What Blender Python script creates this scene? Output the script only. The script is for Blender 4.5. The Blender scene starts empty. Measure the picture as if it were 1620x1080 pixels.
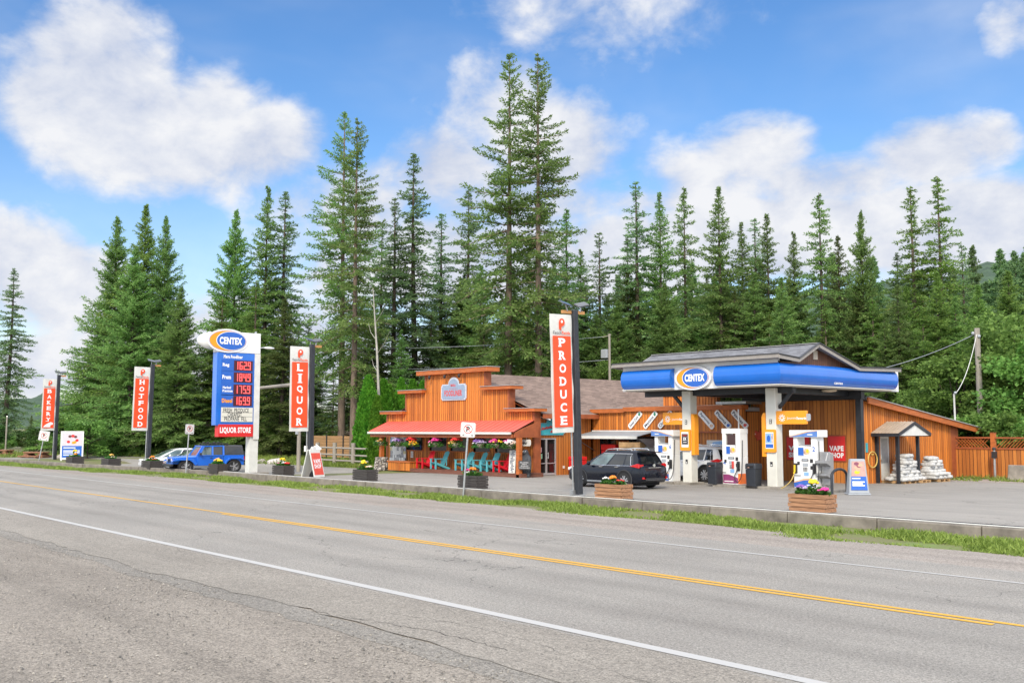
import bpy, bmesh, math, random
import numpy as np
from mathutils import Matrix, Vector, Euler
SC = bpy.context.scene
COL = SC.collection
rad = math.radians
random.seed(11)

# ------------------------------------------------------------------ camera
# World axes: X runs along the road, Y away from the road into the lot, z = 0 is the lot.
CAM_H, FPX, YAW, PITCH = 2.6, 1575.0, rad(41.3), math.atan(139 / 1575.0)
_fh = Vector((-math.cos(YAW), math.sin(YAW), 0)); _r = Vector((math.sin(YAW), math.cos(YAW), 0))
_f = (_fh * math.cos(PITCH) + Vector((0, 0, 1)) * math.sin(PITCH)).normalized(); _u = _r.cross(_f)
cd = bpy.data.cameras.new("camera"); cam = bpy.data.objects.new("camera", cd); COL.objects.link(cam)
cd.sensor_width = 36; cd.lens = FPX / 1620 * 36; cd.clip_start = 0.1; cd.clip_end = 20000
cam.matrix_world = Matrix(((_r.x, _u.x, -_f.x, 0), (_r.y, _u.y, -_f.y, 0), (_r.z, _u.z, -_f.z, CAM_H), (0, 0, 0, 1)))
SC.camera = cam

def at(px, py, Y=None, X=None, z=None):
    """survey helper: the world point on the plane Y=, X= or z= that the photo pixel looks at"""
    d = _f + _r * ((px - 810) / FPX) + _u * ((540 - py) / FPX)
    if Y is not None: t = Y / d.y
    elif X is not None: t = X / d.x
    else: t = (z - CAM_H) / d.z
    return Vector((0, 0, CAM_H)) + d * t

# ------------------------------------------------------------------ light
SUN_AZ, SUN_EL = 143.0, 38.0
sd = bpy.data.lights.new("sun", 'SUN'); sun = bpy.data.objects.new("sun", sd); COL.objects.link(sun)
sd.energy = 2.7; sd.angle = rad(14); sd.color = (1.0, 0.90, 0.74)
_sv = Vector((math.sin(rad(SUN_AZ)) * math.cos(rad(SUN_EL)), math.cos(rad(SUN_AZ)) * math.cos(rad(SUN_EL)), math.sin(rad(SUN_EL))))
sun.rotation_euler = _sv.to_track_quat('Z', 'Y').to_euler()
SC.view_settings.view_transform = 'Standard'; SC.view_settings.look = 'None'
SC.view_settings.exposure = 0.38; SC.view_settings.gamma = 1.0
SC.cycles.max_bounces = 12; SC.cycles.diffuse_bounces = 5
try: SC.view_settings.use_curve_mapping = False
except Exception: pass

# ------------------------------------------------------------------ sky with clouds (directions only)
W_ = bpy.data.worlds.new("World"); SC.world = W_; W_.use_nodes = True
NT = W_.node_tree; NT.nodes.clear()
def N(tp, tree=None, **kw):
    n = (tree or NT).nodes.new(tp)
    for k, v in kw.items(): setattr(n, k, v)
    return n
def mth(op, a, b=None, c=None, tree=None, clamp=False):
    tree = tree or NT
    n = tree.nodes.new('ShaderNodeMath'); n.operation = op; n.use_clamp = clamp
    for i, v in enumerate((a, b, c)):
        if v is None: continue
        if isinstance(v, (int, float)): n.inputs[i].default_value = v
        else: tree.links.new(v, n.inputs[i])
    return n.outputs[0]
out = N('ShaderNodeOutputWorld'); bg = N('ShaderNodeBackground'); NT.links.new(bg.outputs[0], out.inputs[0])
SKY_STRENGTH = 0.09
bg.inputs[1].default_value = SKY_STRENGTH
sky = N('ShaderNodeTexSky', sky_type='NISHITA', sun_disc=False)
sky.sun_elevation = rad(SUN_EL); sky.sun_rotation = rad(SUN_AZ); sky.air_density = 1.0; sky.dust_density = 0.3; sky.ozone_density = 1.6
hsv = N('ShaderNodeHueSaturation'); hsv.inputs['Saturation'].default_value = 1.28; hsv.inputs['Value'].default_value = 1.5; hsv.inputs['Hue'].default_value = 0.506
NT.links.new(sky.outputs[0], hsv.inputs['Color'])
tc = N('ShaderNodeTexCoord')
sep = N('ShaderNodeSeparateXYZ'); NT.links.new(tc.outputs['Generated'], sep.inputs[0])
az = mth('ARCTAN2', mth('MULTIPLY', sep.outputs[0], -1.0), sep.outputs[1])      # from +Y towards -X
el = mth('ARCSINE', sep.outputs[2])
def noise(scale, detail, rough, dist=0.0, off=(0, 0, 0), zs=1.6):
    mp = N('ShaderNodeMapping'); mp.inputs['Location'].default_value = off; mp.inputs['Scale'].default_value = (1, 1, zs)
    NT.links.new(tc.outputs['Generated'], mp.inputs[0])
    n = N('ShaderNodeTexNoise'); n.inputs['Scale'].default_value = scale; n.inputs['Detail'].default_value = detail
    n.inputs['Roughness'].default_value = rough; n.inputs['Distortion'].default_value = dist
    NT.links.new(mp.outputs[0], n.inputs['Vector']); return n.outputs['Fac']
nA = noise(7.0, 9, 0.60, 0.25); nB = noise(20.0, 6, 0.6, 0.3, (3, 1, 2)); nC = noise(3.2, 4, 0.55, 0.2, (7, 2, 5), 2.2)
vo = N('ShaderNodeTexVoronoi', feature='F1'); vo.inputs['Scale'].default_value = 15; vo.inputs['Detail'].default_value = 1.5; vo.inputs['Roughness'].default_value = 0.55; vo.normalize = True
nD = N('ShaderNodeTexNoise'); nD.inputs['Scale'].default_value = 9; nD.inputs['Detail'].default_value = 5
warp = N('ShaderNodeVectorMath', operation='MULTIPLY_ADD'); NT.links.new(tc.outputs['Generated'], nD.inputs['Vector']); NT.links.new(nD.outputs['Color'], warp.inputs[0]); warp.inputs[1].default_value = (0.09, 0.09, 0.09); NT.links.new(tc.outputs['Generated'], warp.inputs[2]); NT.links.new(warp.outputs[0], vo.inputs['Vector'])
bil = mth('SUBTRACT', 0.38, vo.outputs['Distance'])
def dirof(px, py):
    d = (_f + _r * ((px - 810) / FPX) + _u * ((540 - py) / FPX)).normalized()
    return math.atan2(-d.x, d.y), math.asin(d.z)
# cumulus banks: (photo column, row, half width, half height, weight)
BLOBS = [(150, 120, 150, 130, 1.0), (60, 150, 70, 95, .9), (250, 210, 230, 110, 1.0), (390, 225, 130, 75, .9), (170, 60, 75, 75, .9), (345, 160, 60, 45, .8),
         (90, 450, 130, 85, 1.0), (20, 430, 130, 100, .9), (60, 580, 150, 60, .8),
         (700, 270, 110, 75, .9), (880, 235, 120, 90, 1.0), (790, 170, 100, 80, .5), (600, 330, 170, 80, .55), (930, 20, 130, 45, .12), (800, 320, 200, 60, .8),
         (1190, 245, 110, 60, .75), (1120, 280, 150, 55, .6), (1480, 240, 125, 62, 1.0), (1560, 225, 60, 45, .9), (1300, 290, 160, 50, .8),
         (1240, 375, 360, 75, 1.5), (1500, 360, 260, 85, 1.5), (1000, 420, 200, 60, 1.2), (1000, 390, 170, 60, .9), (1605, 35, 60, 45, .6), (1560, 430, 200, 60, 1.0), (720, 410, 300, 90, 1.0), (400, 560, 340, 110, .9), (1060, 320, 120, 30, .6)]
dens = None
for (px, py, sx, sy, w) in BLOBS:
    a0, e0 = dirof(px, py)
    a1, _ = dirof(px + sx, py); _, e1 = dirof(px, py - sy)
    sa, se = abs(a1 - a0), abs(e1 - e0)
    da = mth('MULTIPLY', mth('SUBTRACT', az, a0), 1 / sa); de = mth('MULTIPLY', mth('SUBTRACT', el, e0), 1 / se)
    r2 = mth('ADD', mth('MULTIPLY', da, da), mth('MULTIPLY', de, de))
    v = mth('MULTIPLY', mth('SUBTRACT', 1.0, r2), w)
    dens = v if dens is None else mth('SMOOTH_MAX', dens, v, 0.25)
# unseen sky outside the frame: dense cloud cover added for fill light
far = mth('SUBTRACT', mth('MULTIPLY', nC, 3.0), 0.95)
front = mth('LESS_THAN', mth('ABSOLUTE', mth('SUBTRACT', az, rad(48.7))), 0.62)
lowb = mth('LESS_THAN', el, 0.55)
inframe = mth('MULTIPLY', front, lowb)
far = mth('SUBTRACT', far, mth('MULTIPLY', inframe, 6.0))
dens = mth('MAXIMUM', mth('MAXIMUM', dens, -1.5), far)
dens = mth('ADD', dens, mth('ADD', mth('ADD', mth('MULTIPLY', mth('SUBTRACT', nA, 0.5), 2.2), mth('MULTIPLY', bil, 1.9)), mth('MULTIPLY', mth('SUBTRACT', nB, 0.5), 1.1)))
mr = N('ShaderNodeMapRange', interpolation_type='SMOOTHSTEP'); NT.links.new(dens, mr.inputs[0])
mr.inputs[1].default_value = -0.30; mr.inputs[2].default_value = 0.85
wisp = N('ShaderNodeMapRange', interpolation_type='SMOOTHSTEP'); NT.links.new(nC, wisp.inputs[0])
wisp.inputs[1].default_value = 0.42; wisp.inputs[2].default_value = 0.85; wisp.inputs[4].default_value = 0.35
cov = mth('MAXIMUM', mr.outputs[0], wisp.outputs[0])
# low sky is milky
hz = N('ShaderNodeMapRange', interpolation_type='SMOOTHSTEP'); NT.links.new(el, hz.inputs[0])
hz.inputs[1].default_value = 0.30; hz.inputs[2].default_value = 0.0; hz.inputs[3].default_value = 0.0; hz.inputs[4].default_value = 0.5
cov = mth('MAXIMUM', cov, hz.outputs[0])
ramp = N('ShaderNodeValToRGB'); ramp.color_ramp.elements[0].position = 0.41; ramp.color_ramp.elements[0].color = (4.9, 5.45, 6.8, 1)
ramp.color_ramp.elements[1].position = 0.62; ramp.color_ramp.elements[1].color = (7.7, 7.8, 8.1, 1)
NT.links.new(mth('ADD', mth('ADD', mth('MULTIPLY', nA, 0.7), mth('MULTIPLY', nB, 0.3)), mth('MULTIPLY', bil, 0.30)), ramp.inputs[0])
mix = N('ShaderNodeMix', data_type='RGBA'); NT.links.new(cov, mix.inputs['Factor'])
NT.links.new(hsv.outputs[0], mix.inputs['A']); NT.links.new(ramp.outputs[0], mix.inputs['B'])
gain = mth('ADD', 1.0, mth('MULTIPLY', mth('SUBTRACT', 1.0, inframe), 0.9))  # sky outside the frame brightened further to add fill light
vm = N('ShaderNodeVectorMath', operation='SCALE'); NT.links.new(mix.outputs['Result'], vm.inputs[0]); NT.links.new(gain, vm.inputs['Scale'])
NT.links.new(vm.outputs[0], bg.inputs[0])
W_.cycles.sampling_method = 'MANUAL'; W_.cycles.sample_map_resolution = 512

# ------------------------------------------------------------------ helpers
WM = {}
def tag(o, label, cat, group=None):
    o['label'] = label; o['category'] = cat
    if group: o['group'] = group
    return o
def kind(o, k): o['kind'] = k; return o
def thing(name, label, cat, loc=(0, 0, 0), rz=0.0, group=None):
    o = bpy.data.objects.new(name, None); COL.objects.link(o); o.empty_display_size = 0.3
    o.location = loc; o.rotation_euler = (0, 0, rz); tag(o, label, cat, group)
    WM[o] = Matrix.Translation(Vector(loc)) @ Matrix.Rotation(rz, 4, 'Z')
    return o
def kids(o): return [c for c in bpy.data.objects if c.parent == o]
CH = {}
def dup(root, loc, rz, label, group=None, scale=None, skip=()):
    r = root.copy(); COL.objects.link(r); r.location = loc; r.rotation_euler = (0, 0, rz); r['label'] = label
    if group: r['group'] = group
    if scale is not None: r.scale = scale if hasattr(scale, '__len__') else (scale,) * 3
    for ch in CH.get(root, []):
        if ch.name.split('.')[0] in skip: continue
        c = ch.copy(); COL.objects.link(c); c.parent = r; CH.setdefault(r, []).append(c)
        for g in CH.get(ch, []):
            d = g.copy(); COL.objects.link(d); d.parent = c; CH.setdefault(c, []).append(d)
    return r

class MB:
    def __init__(s): s.v = []; s.f = []; s.m = []
    def add(s, vs, fs, m=0, M=None):
        n = len(s.v)
        s.v += [tuple(M @ Vector(p)) for p in vs] if M is not None else [tuple(p) for p in vs]
        s.f += [tuple(i + n for i in f) for f in fs]; s.m += [m] * len(fs); return s
    def box(s, a, b, m=0, M=None):
        x0, y0, z0 = a; x1, y1, z1 = b
        if x0 > x1: x0, x1 = x1, x0
        if y0 > y1: y0, y1 = y1, y0
        if z0 > z1: z0, z1 = z1, z0
        vs = [(x0, y0, z0), (x1, y0, z0), (x1, y1, z0), (x0, y1, z0), (x0, y0, z1), (x1, y0, z1), (x1, y1, z1), (x0, y1, z1)]
        return s.add(vs, [(0, 3, 2, 1), (4, 5, 6, 7), (0, 1, 5, 4), (1, 2, 6, 5), (2, 3, 7, 6), (3, 0, 4, 7)], m, M)
    def bar(s, p, q, w, h, m=0, up=(0, 0, 1)):
        p, q = Vector(p), Vector(q); d = (q - p); L = d.length; d = d / L
        u = Vector(up)
        if abs(d.dot(u)) > 0.98: u = Vector((1, 0, 0))
        sx = d.cross(u).normalized(); sz = sx.cross(d)
        M = Matrix(((d.x, sx.x, sz.x, p.x), (d.y, sx.y, sz.y, p.y), (d.z, sx.z, sz.z, p.z), (0, 0, 0, 1)))
        return s.box((0, -w / 2, -h / 2), (L, w / 2, h / 2), m, M)
    def tube(s, pts, r, n=8, m=0, cap=True):
        pts = [Vector(p) for p in pts]; k = len(pts)
        rs = r if hasattr(r, '__len__') else [r] * k
        vs = []; fs = []; prev = None
        for i, p in enumerate(pts):
            d = (pts[min(i + 1, k - 1)] - pts[max(i - 1, 0)]).normalized()
            if prev is None:
                a = Vector((0, 0, 1)) if abs(d.z) < 0.9 else Vector((1, 0, 0)); prev = a
            sx = (prev - d * prev.dot(d))
            if sx.length < 1e-6: sx = d.orthogonal()
            sx.normalize(); prev = sx; sy = d.cross(sx)
            for j in range(n):
                t = 2 * math.pi * j / n
                vs.append(p + (sx * math.cos(t) + sy * math.sin(t)) * rs[i])
        for i in range(k - 1):
            for j in range(n):
                a = i * n + j; b = i * n + (j + 1) % n
                fs.append((a, b, b + n, a + n))
        if cap: fs.append(tuple(range(n))[::-1]); fs.append(tuple(range((k - 1) * n, k * n)))
        return s.add(vs, fs, m)
    def lathe(s, prof, c=(0, 0, 0), n=16, m=0, M=None):
        vs = []; fs = []
        for (r, z) in prof:
            for j in range(n):
                t = 2 * math.pi * j / n; vs.append((c[0] + r * math.cos(t), c[1] + r * math.sin(t), c[2] + z))
        k = len(prof)
        for i in range(k - 1):
            for j in range(n):
                a = i * n + j; b = i * n + (j + 1) % n; fs.append((a, b, b + n, a + n))
        fs.append(tuple(range(n))[::-1]); fs.append(tuple(range((k - 1) * n, k * n)))
        return s.add(vs, fs, m, M)
    def prism(s, poly, o, ux, uy, depth, m=0):
        """polygon in the plane (o, ux, uy), pushed out by depth along ux x uy"""
        o, ux, uy = Vector(o), Vector(ux), Vector(uy); nn = ux.cross(uy).normalized() * depth
        k = len(poly); a = [o + ux * p[0] + uy * p[1] for p in poly]
        vs = a + [p + nn for p in a]
        fs = [tuple(range(k))[::-1], tuple(range(k, 2 * k))] + [(i, (i + 1) % k, (i + 1) % k + k, i + k) for i in range(k)]
        return s.add(vs, fs, m)
    def loft(s, rings, m=0, closed=True, cap=True):
        k = len(rings); n = len(rings[0]); vs = [p for r in rings for p in r]; fs = []
        for i in range(k - 1):
            for j in range(n if closed else n - 1):
                a = i * n + j; b = i * n + (j + 1) % n; fs.append((a, b, b + n, a + n))
        if cap and closed: fs.append(tuple(range(n))[::-1]); fs.append(tuple(range((k - 1) * n, k * n)))
        return s.add(vs, fs, m)
    def ball(s, c, r, m=0, sub=0, sq=(1, 1, 1)):
        rings = 4 + 2 * sub; n = 6 + 3 * sub; prof = []
        for i in range(rings + 1):
            t = -math.pi / 2 + math.pi * i / rings; prof.append((max(0.02 * r, r * math.cos(t)), r * math.sin(t)))
        M = Matrix.Translation(Vector(c)) @ Matrix.Diagonal((sq[0], sq[1], sq[2], 1))
        return s.lathe(prof, n=n, m=m, M=M)
    def build(s, name, mats, parent=None, world=False, smooth=None, bevel=0.0, label=None, recalc=True):
        me = bpy.data.meshes.new(name); vs = s.v
        if parent is not None and world:
            Mi = WM[parent].inverted(); vs = [tuple(Mi @ Vector(p)) for p in vs]
        me.from_pydata(vs, [], s.f)
        if not isinstance(mats, (list, tuple)): mats = [mats]
        for mm in mats: me.materials.append(mm)
        me.polygons.foreach_set('material_index', s.m)
        if recalc or smooth is not None or bevel:
            bm = bmesh.new(); bm.from_mesh(me)
            if recalc: bmesh.ops.recalc_face_normals(bm, faces=bm.faces)
            if bevel:
                es = [e for e in bm.edges if len(e.link_faces) == 2 and e.calc_face_angle(0) > 0.6]
                bmesh.ops.bevel(bm, geom=es, offset=bevel, segments=1, profile=0.5, affect='EDGES', clamp_overlap=True)
            if smooth is not None:
                for f in bm.faces: f.smooth = True
                for e in bm.edges:
                    if len(e.link_faces) == 2 and e.calc_face_angle(0) > smooth: e.smooth = False
            bm.to_mesh(me); bm.free()
        o = bpy.data.objects.new(name, me); COL.objects.link(o)
        if parent is not None:
            o.parent = parent; CH.setdefault(parent, []).append(o)
            if parent in WM: WM[o] = WM[parent]
        if label: o['label'] = label
        return o

_TX = {}
def text_geo(t, bold=0.0):
    key = (t, bold)
    if key not in _TX:
        c = bpy.data.curves.new('letters', 'FONT'); c.body = t; c.size = 1; c.offset = bold; c.resolution_u = 3; c.space_character = 1.0 + bold * 2.2
        o = bpy.data.objects.new('letters', c); COL.objects.link(o)
        dg = bpy.context.evaluated_depsgraph_get(); me = o.evaluated_get(dg).to_mesh()
        v = np.array([p.co[:2] for p in me.vertices]) if len(me.vertices) else np.zeros((0, 2))
        f = [tuple(p.vertices) for p in me.polygons]
        o.evaluated_get(dg).to_mesh_clear(); bpy.data.objects.remove(o); bpy.data.curves.remove(c)
        _TX[key] = (v, f)
    return _TX[key]
def text(mb, t, c, ux, uy, w=None, h=None, m=0, bold=0.02, off=0.004, shear=0.0, rot=0.0):
    """lettering centred at c in the plane ux, uy, fitted to width w and / or height h"""
    v, f = text_geo(t, bold)
    if not len(v): return mb
    lo, hi = v.min(0), v.max(0); sz = hi - lo
    if w and h: sx, sy = w / sz[0], h / sz[1]
    elif h: sx = sy = h / sz[1]
    else: sx = sy = w / sz[0]
    p = (v - (lo + hi) / 2) * np.array([sx, sy])
    p[:, 0] += shear * p[:, 1]
    if rot: p = p @ np.array([[math.cos(rot), math.sin(rot)], [-math.sin(rot), math.cos(rot)]])
    ux, uy = Vector(ux), Vector(uy); nn = ux.cross(uy).normalized(); o = Vector(c) + nn * off
    return mb.add([o + ux * a + uy * b for a, b in p], f, m)
def ellipse(a, b, n=36, cx=0, cy=0, p=2.0):
    r = []
    for i in range(n):
        t = 2 * math.pi * i / n; c_, s_ = math.cos(t), math.sin(t)
        r.append((cx + a * math.copysign(abs(c_) ** (2 / p), c_), cy + b * math.copysign(abs(s_) ** (2 / p), s_)))
    return r
def rrect(w, h, r, n=4):
    out_ = []
    for (cx, cy, a0) in ((w / 2 - r, h / 2 - r, 0), (-w / 2 + r, h / 2 - r, 90), (-w / 2 + r, -h / 2 + r, 180), (w / 2 - r, -h / 2 + r, 270)):
        for i in range(n + 1):
            t = rad(a0 + 90 * i / n); out_.append((cx + r * math.cos(t), cy + r * math.sin(t)))
    return out_

# ------------------------------------------------------------------ materials
def new_mat(name):
    m = bpy.data.materials.new(name); m.use_nodes = True; t = m.node_tree
    return m, t, t.nodes['Principled BSDF']
def coords(t, scale=(1, 1, 1), kindc='Object'):
    c = t.nodes.new('ShaderNodeTexCoord'); mp = t.nodes.new('ShaderNodeMapping'); mp.inputs['Scale'].default_value = scale
    t.links.new(c.outputs[kindc], mp.inputs[0]); return mp.outputs[0]
def tnoise(t, vec, scale, detail=4, rough=0.6):
    n = t.nodes.new('ShaderNodeTexNoise'); n.inputs['Scale'].default_value = scale; n.inputs['Detail'].default_value = detail; n.inputs['Roughness'].default_value = rough
    t.links.new(vec, n.inputs['Vector']); return n.outputs['Fac']
def cramp(t, fac, stops):
    r = t.nodes.new('ShaderNodeValToRGB'); e = r.color_ramp.elements
    while len(e) < len(stops): e.new(0.5)
    for i, (p, c) in enumerate(stops): e[i].position = p; e[i].color = (*c, 1)
    t.links.new(fac, r.inputs[0]); return r.outputs[0]
def sc_(c, k): return tuple(min(1, x * k) for x in c)
def mk(name, c, rough=0.55, metal=0.0, var=0.12, scale=6.0, bump=0.0, spec=0.5, coat=0.0, stretch=(1, 1, 1)):
    m, t, b = new_mat(name)
    v = coords(t, stretch); n = tnoise(t, v, scale, 5, 0.62)
    t.links.new(cramp(t, n, [(0.3, sc_(c, 1 - var)), (0.7, sc_(c, 1 + var))]), b.inputs['Base Color'])
    b.inputs['Roughness'].default_value = rough; b.inputs['Metallic'].default_value = metal; b.inputs['Specular IOR Level'].default_value = spec
    b.inputs['Coat Weight'].default_value = coat
    if bump:
        bn = t.nodes.new('ShaderNodeBump'); bn.inputs['Strength'].default_value = bump; bn.inputs['Distance'].default_value = 0.02
        t.links.new(tnoise(t, v, scale * 4, 4, 0.7), bn.inputs['Height']); t.links.new(bn.outputs[0], b.inputs['Normal'])
    return m
def boards(name, ca, cb, dark, pitch=0.2, rough=0.6, seam=0.1, flip=False):
    """vertical stained boards: every board its own tone, streaks along the grain, a seam between"""
    m, t, b = new_mat(name)
    c = t.nodes.new('ShaderNodeTexCoord'); s = t.nodes.new('ShaderNodeSeparateXYZ'); t.links.new(c.outputs['Object'], s.inputs[0])
    run = mth('ADD', s.outputs[0], s.outputs[1], tree=t)
    if flip: run = s.outputs[2]
    q = mth('MULTIPLY', run, 1 / pitch, tree=t)
    wn = t.nodes.new('ShaderNodeTexWhiteNoise'); wn.noise_dimensions = '1D'; t.links.new(mth('FLOOR', q, tree=t), wn.inputs['W'])
    st = tnoise(t, coords(t, (9, 9, 0.5) if not flip else (.5, .5, 9)), 3.0, 5, 0.65)
    big = tnoise(t, coords(t), 0.55, 3, 0.6)
    fac = mth('ADD', mth('ADD', mth('MULTIPLY', wn.outputs['Value'], 0.48, tree=t), mth('MULTIPLY', st, 0.5, tree=t), tree=t), mth('MULTIPLY', big, 0.35, tree=t), tree=t)
    col = cramp(t, fac, [(0.3, cb), (0.8, ca)])
    fr = mth('FRACT', q, tree=t); sm = mth('LESS_THAN', fr, seam, tree=t)
    mx = t.nodes.new('ShaderNodeMix'); mx.data_type = 'RGBA'; t.links.new(sm, mx.inputs['Factor']); t.links.new(col, mx.inputs['A']); mx.inputs['B'].default_value = (*dark, 1)
    t.links.new(mx.outputs['Result'], b.inputs['Base Color']); b.inputs['Roughness'].default_value = rough
    return m
def glass(name, c=(0.012, 0.016, 0.018), rough=0.04):
    m, t, b = new_mat(name); b.inputs['Base Color'].default_value = (*c, 1); b.inputs['Roughness'].default_value = rough
    b.inputs['IOR'].default_value = 1.5; b.inputs['Specular IOR Level'].default_value = 0.8
    n = tnoise(t, coords(t), 1.5, 3); t.links.new(cramp(t, n, [(0.35, sc_(c, 0.6)), (0.65, sc_(c, 1.6))]), b.inputs['Base Color']); return m
def leafmat(name, ca, cb, trans=0.25, scale=0.25, hue=0.03):
    m, t, b = new_mat(name)
    oi = t.nodes.new('ShaderNodeObjectInfo'); g = t.nodes.new('ShaderNodeNewGeometry')
    n = tnoise(t, coords(t), scale, 4, 0.7)
    fac = mth('ADD', mth('MULTIPLY', n, 0.9, tree=t), mth('MULTIPLY', mth('SUBTRACT', g.outputs['Random Per Island'], 0.5, tree=t), 0.5, tree=t), tree=t)
    col = cramp(t, fac, [(0.25, ca), (0.75, cb)])
    h = t.nodes.new('ShaderNodeHueSaturation'); t.links.new(col, h.inputs['Color'])
    t.links.new(mth('ADD', 0.5 - hue / 2, mth('MULTIPLY', oi.outputs['Random'], hue, tree=t), tree=t), h.inputs['Hue'])
    t.links.new(mth('ADD', 0.8, mth('MULTIPLY', oi.outputs['Random'], 0.45, tree=t), tree=t), h.inputs['Value'])
    t.links.new(h.outputs[0], b.inputs['Base Color']); b.inputs['Roughness'].default_value = 0.6; b.inputs['Specular IOR Level'].default_value = 0.25
    tr = t.nodes.new('ShaderNodeBsdfTranslucent'); t.links.new(h.outputs[0], tr.inputs['Color'])
    ms = t.nodes.new('ShaderNodeMixShader'); ms.inputs[0].default_value = trans
    o = t.nodes['Material Output']; t.links.new(b.outputs[0], ms.inputs[1]); t.links.new(tr.outputs[0], ms.inputs[2]); t.links.new(ms.outputs[0], o.inputs[0])
    return m
def emis(name, c, s):
    m, t, b = new_mat(name); b.inputs['Base Color'].default_value = (*c, 1); b.inputs['Emission Color'].default_value = (*c, 1); b.inputs['Emission Strength'].default_value = s
    return m

SID = boards('stained board siding', (0.68, 0.235, 0.038), (0.34, 0.10, 0.017), (0.13, 0.032, 0.008), 0.2, seam=0.14)
SIDD = boards('dark stained board siding', (0.58, 0.21, 0.04), (0.32, 0.10, 0.02), (0.07, 0.02, 0.008), 0.2, seam=0.14)
SIDB = boards('brown gable boards', (0.17, 0.07, 0.035), (0.09, 0.035, 0.018), (0.03, 0.014, 0.008), 0.16, seam=0.14)
TRIM = mk('stained trim timber', (0.44, 0.12, 0.025), 0.6, var=0.25, scale=3, stretch=(.6, .6, 3))
TRIMR = mk('red brown trim timber', (0.32, 0.085, 0.028), 0.6, var=0.25, scale=3)
DECK = mk('deck boards', (0.17, 0.065, 0.04), 0.7, var=0.3, scale=4, stretch=(.4, 4, 4))
BLACKP = mk('black painted timber', (0.022, 0.025, 0.032), 0.5, var=0.3, scale=5)
GREYM = mk('galvanised metal', (0.45, 0.46, 0.46), 0.4, metal=0.7, var=0.12)
CAPM = mk('grey cap flashing', (0.33, 0.33, 0.33), 0.5, var=0.15)
WHITE = mk('white paint', (0.80, 0.80, 0.78), 0.45, var=0.05, scale=2)
OFFW = mk('weathered white paint', (0.66, 0.66, 0.62), 0.55, var=0.1, scale=2.5)
CREAM = mk('column paint', (0.68, 0.67, 0.60), 0.5, var=0.08, scale=1.5)
BLUE = mk('blue sign vinyl', (0.008, 0.14, 0.58), 0.22, var=0.07, scale=1.2, coat=0.3)
BLUE2 = mk('blue print', (0.02, 0.12, 0.50), 0.4, var=0.04)
SKYB = mk('light blue print', (0.25, 0.45, 0.75), 0.4, var=0.08)
ORNG = mk('orange plastic', (0.90, 0.33, 0.01), 0.35, var=0.05, scale=2)
BANR = mk('orange red banner vinyl', (0.86, 0.075, 0.012), 0.5, var=0.06, scale=1.5)
REDP = mk('red sign vinyl', (0.66, 0.02, 0.02), 0.45, var=0.1, scale=2)
AWNR = mk('coral red metal roofing', (0.74, 0.135, 0.10), 0.5, var=0.12, scale=1.2)
SHB = None
TEAL = mk('teal paint', (0.04, 0.36, 0.42), 0.5, var=0.12, scale=5)
TEALC = mk('turquoise chair plastic', (0.10, 0.42, 0.47), 0.45, var=0.08)
REDC = mk('red chair plastic', (0.66, 0.008, 0.02), 0.4, var=0.08)
SGNB = mk('blue grey sign paint', (0.26, 0.35, 0.47), 0.55, var=0.1)
INK = mk('black lettering', (0.02, 0.02, 0.025), 0.6, var=0.05)
INKB = mk('navy lettering', (0.02, 0.04, 0.10), 0.6, var=0.05)
INKR = mk('red lettering', (0.62, 0.06, 0.05), 0.55, var=0.05)
INKG = mk('green print', (0.03, 0.22, 0.14), 0.55, var=0.1)
LETW = mk('white lettering', (0.86, 0.86, 0.86), 0.5, var=0.02)
ALU = mk('aluminium frame', (0.52, 0.53, 0.54), 0.35, metal=0.5, var=0.06)
GLS = glass('window glass'); CARG = glass('car glass', (0.010, 0.013, 0.015), 0.03)
CARGL = glass('clear car glass', (0.09, 0.13, 0.13), 0.04)
RUB = mk('tyre rubber', (0.018, 0.018, 0.019), 0.8, var=0.2)
RIM = mk('alloy rim', (0.55, 0.55, 0.56), 0.3, metal=0.8, var=0.05)
RIMD = mk('dark wheel well', (0.008, 0.008, 0.009), 0.8, var=0.2)
CHROME = mk('chrome', (0.75, 0.76, 0.78), 0.15, metal=0.9, var=0.03)
NAVYP = mk('black blue car paint', (0.004, 0.006, 0.013), 0.18, var=0.1, coat=0.25, scale=1, spec=0.3)
WHTP = mk('white car paint', (0.84, 0.85, 0.85), 0.2, var=0.03, coat=0.8, scale=1)
SILP = mk('silver car paint', (0.40, 0.43, 0.46), 0.25, metal=0.4, var=0.04, coat=0.8, scale=1)
JBLU = mk('bright blue car paint', (0.005, 0.13, 0.62), 0.2, var=0.05, coat=0.8, scale=1)
PLST = mk('dark plastic', (0.028, 0.028, 0.03), 0.6, var=0.2)
BINM = mk('bin plastic', (0.022, 0.026, 0.034), 0.5, var=0.2)
TAIL = mk('tail lamp red', (0.55, 0.006, 0.01), 0.15, var=0.1, coat=0.8)
LAMPW = mk('lamp lens', (0.75, 0.77, 0.78), 0.15, var=0.05, coat=0.6)
KERBM = mk('weathered kerb concrete', (0.195, 0.172, 0.142), 0.9, var=0.4, scale=1.6, bump=0.5)
CONC = mk('concrete', (0.25, 0.225, 0.19), 0.85, var=0.35, scale=2.2, bump=0.4)
STONE = mk('river stone', (0.36, 0.32, 0.28), 0.8, var=0.4, scale=7)
STONE2 = mk('pale stone', (0.5, 0.46, 0.42), 0.8, var=0.3, scale=7)
STONE3 = mk('dark stone', (0.18, 0.16, 0.15), 0.8, var=0.3, scale=7)
SOIL = mk('soil', (0.05, 0.032, 0.02), 0.95, var=0.4, scale=20)
PLD = mk('dark planter timber', (0.055, 0.048, 0.044), 0.75, var=0.4, scale=3, stretch=(.5, 4, 6))
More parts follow.
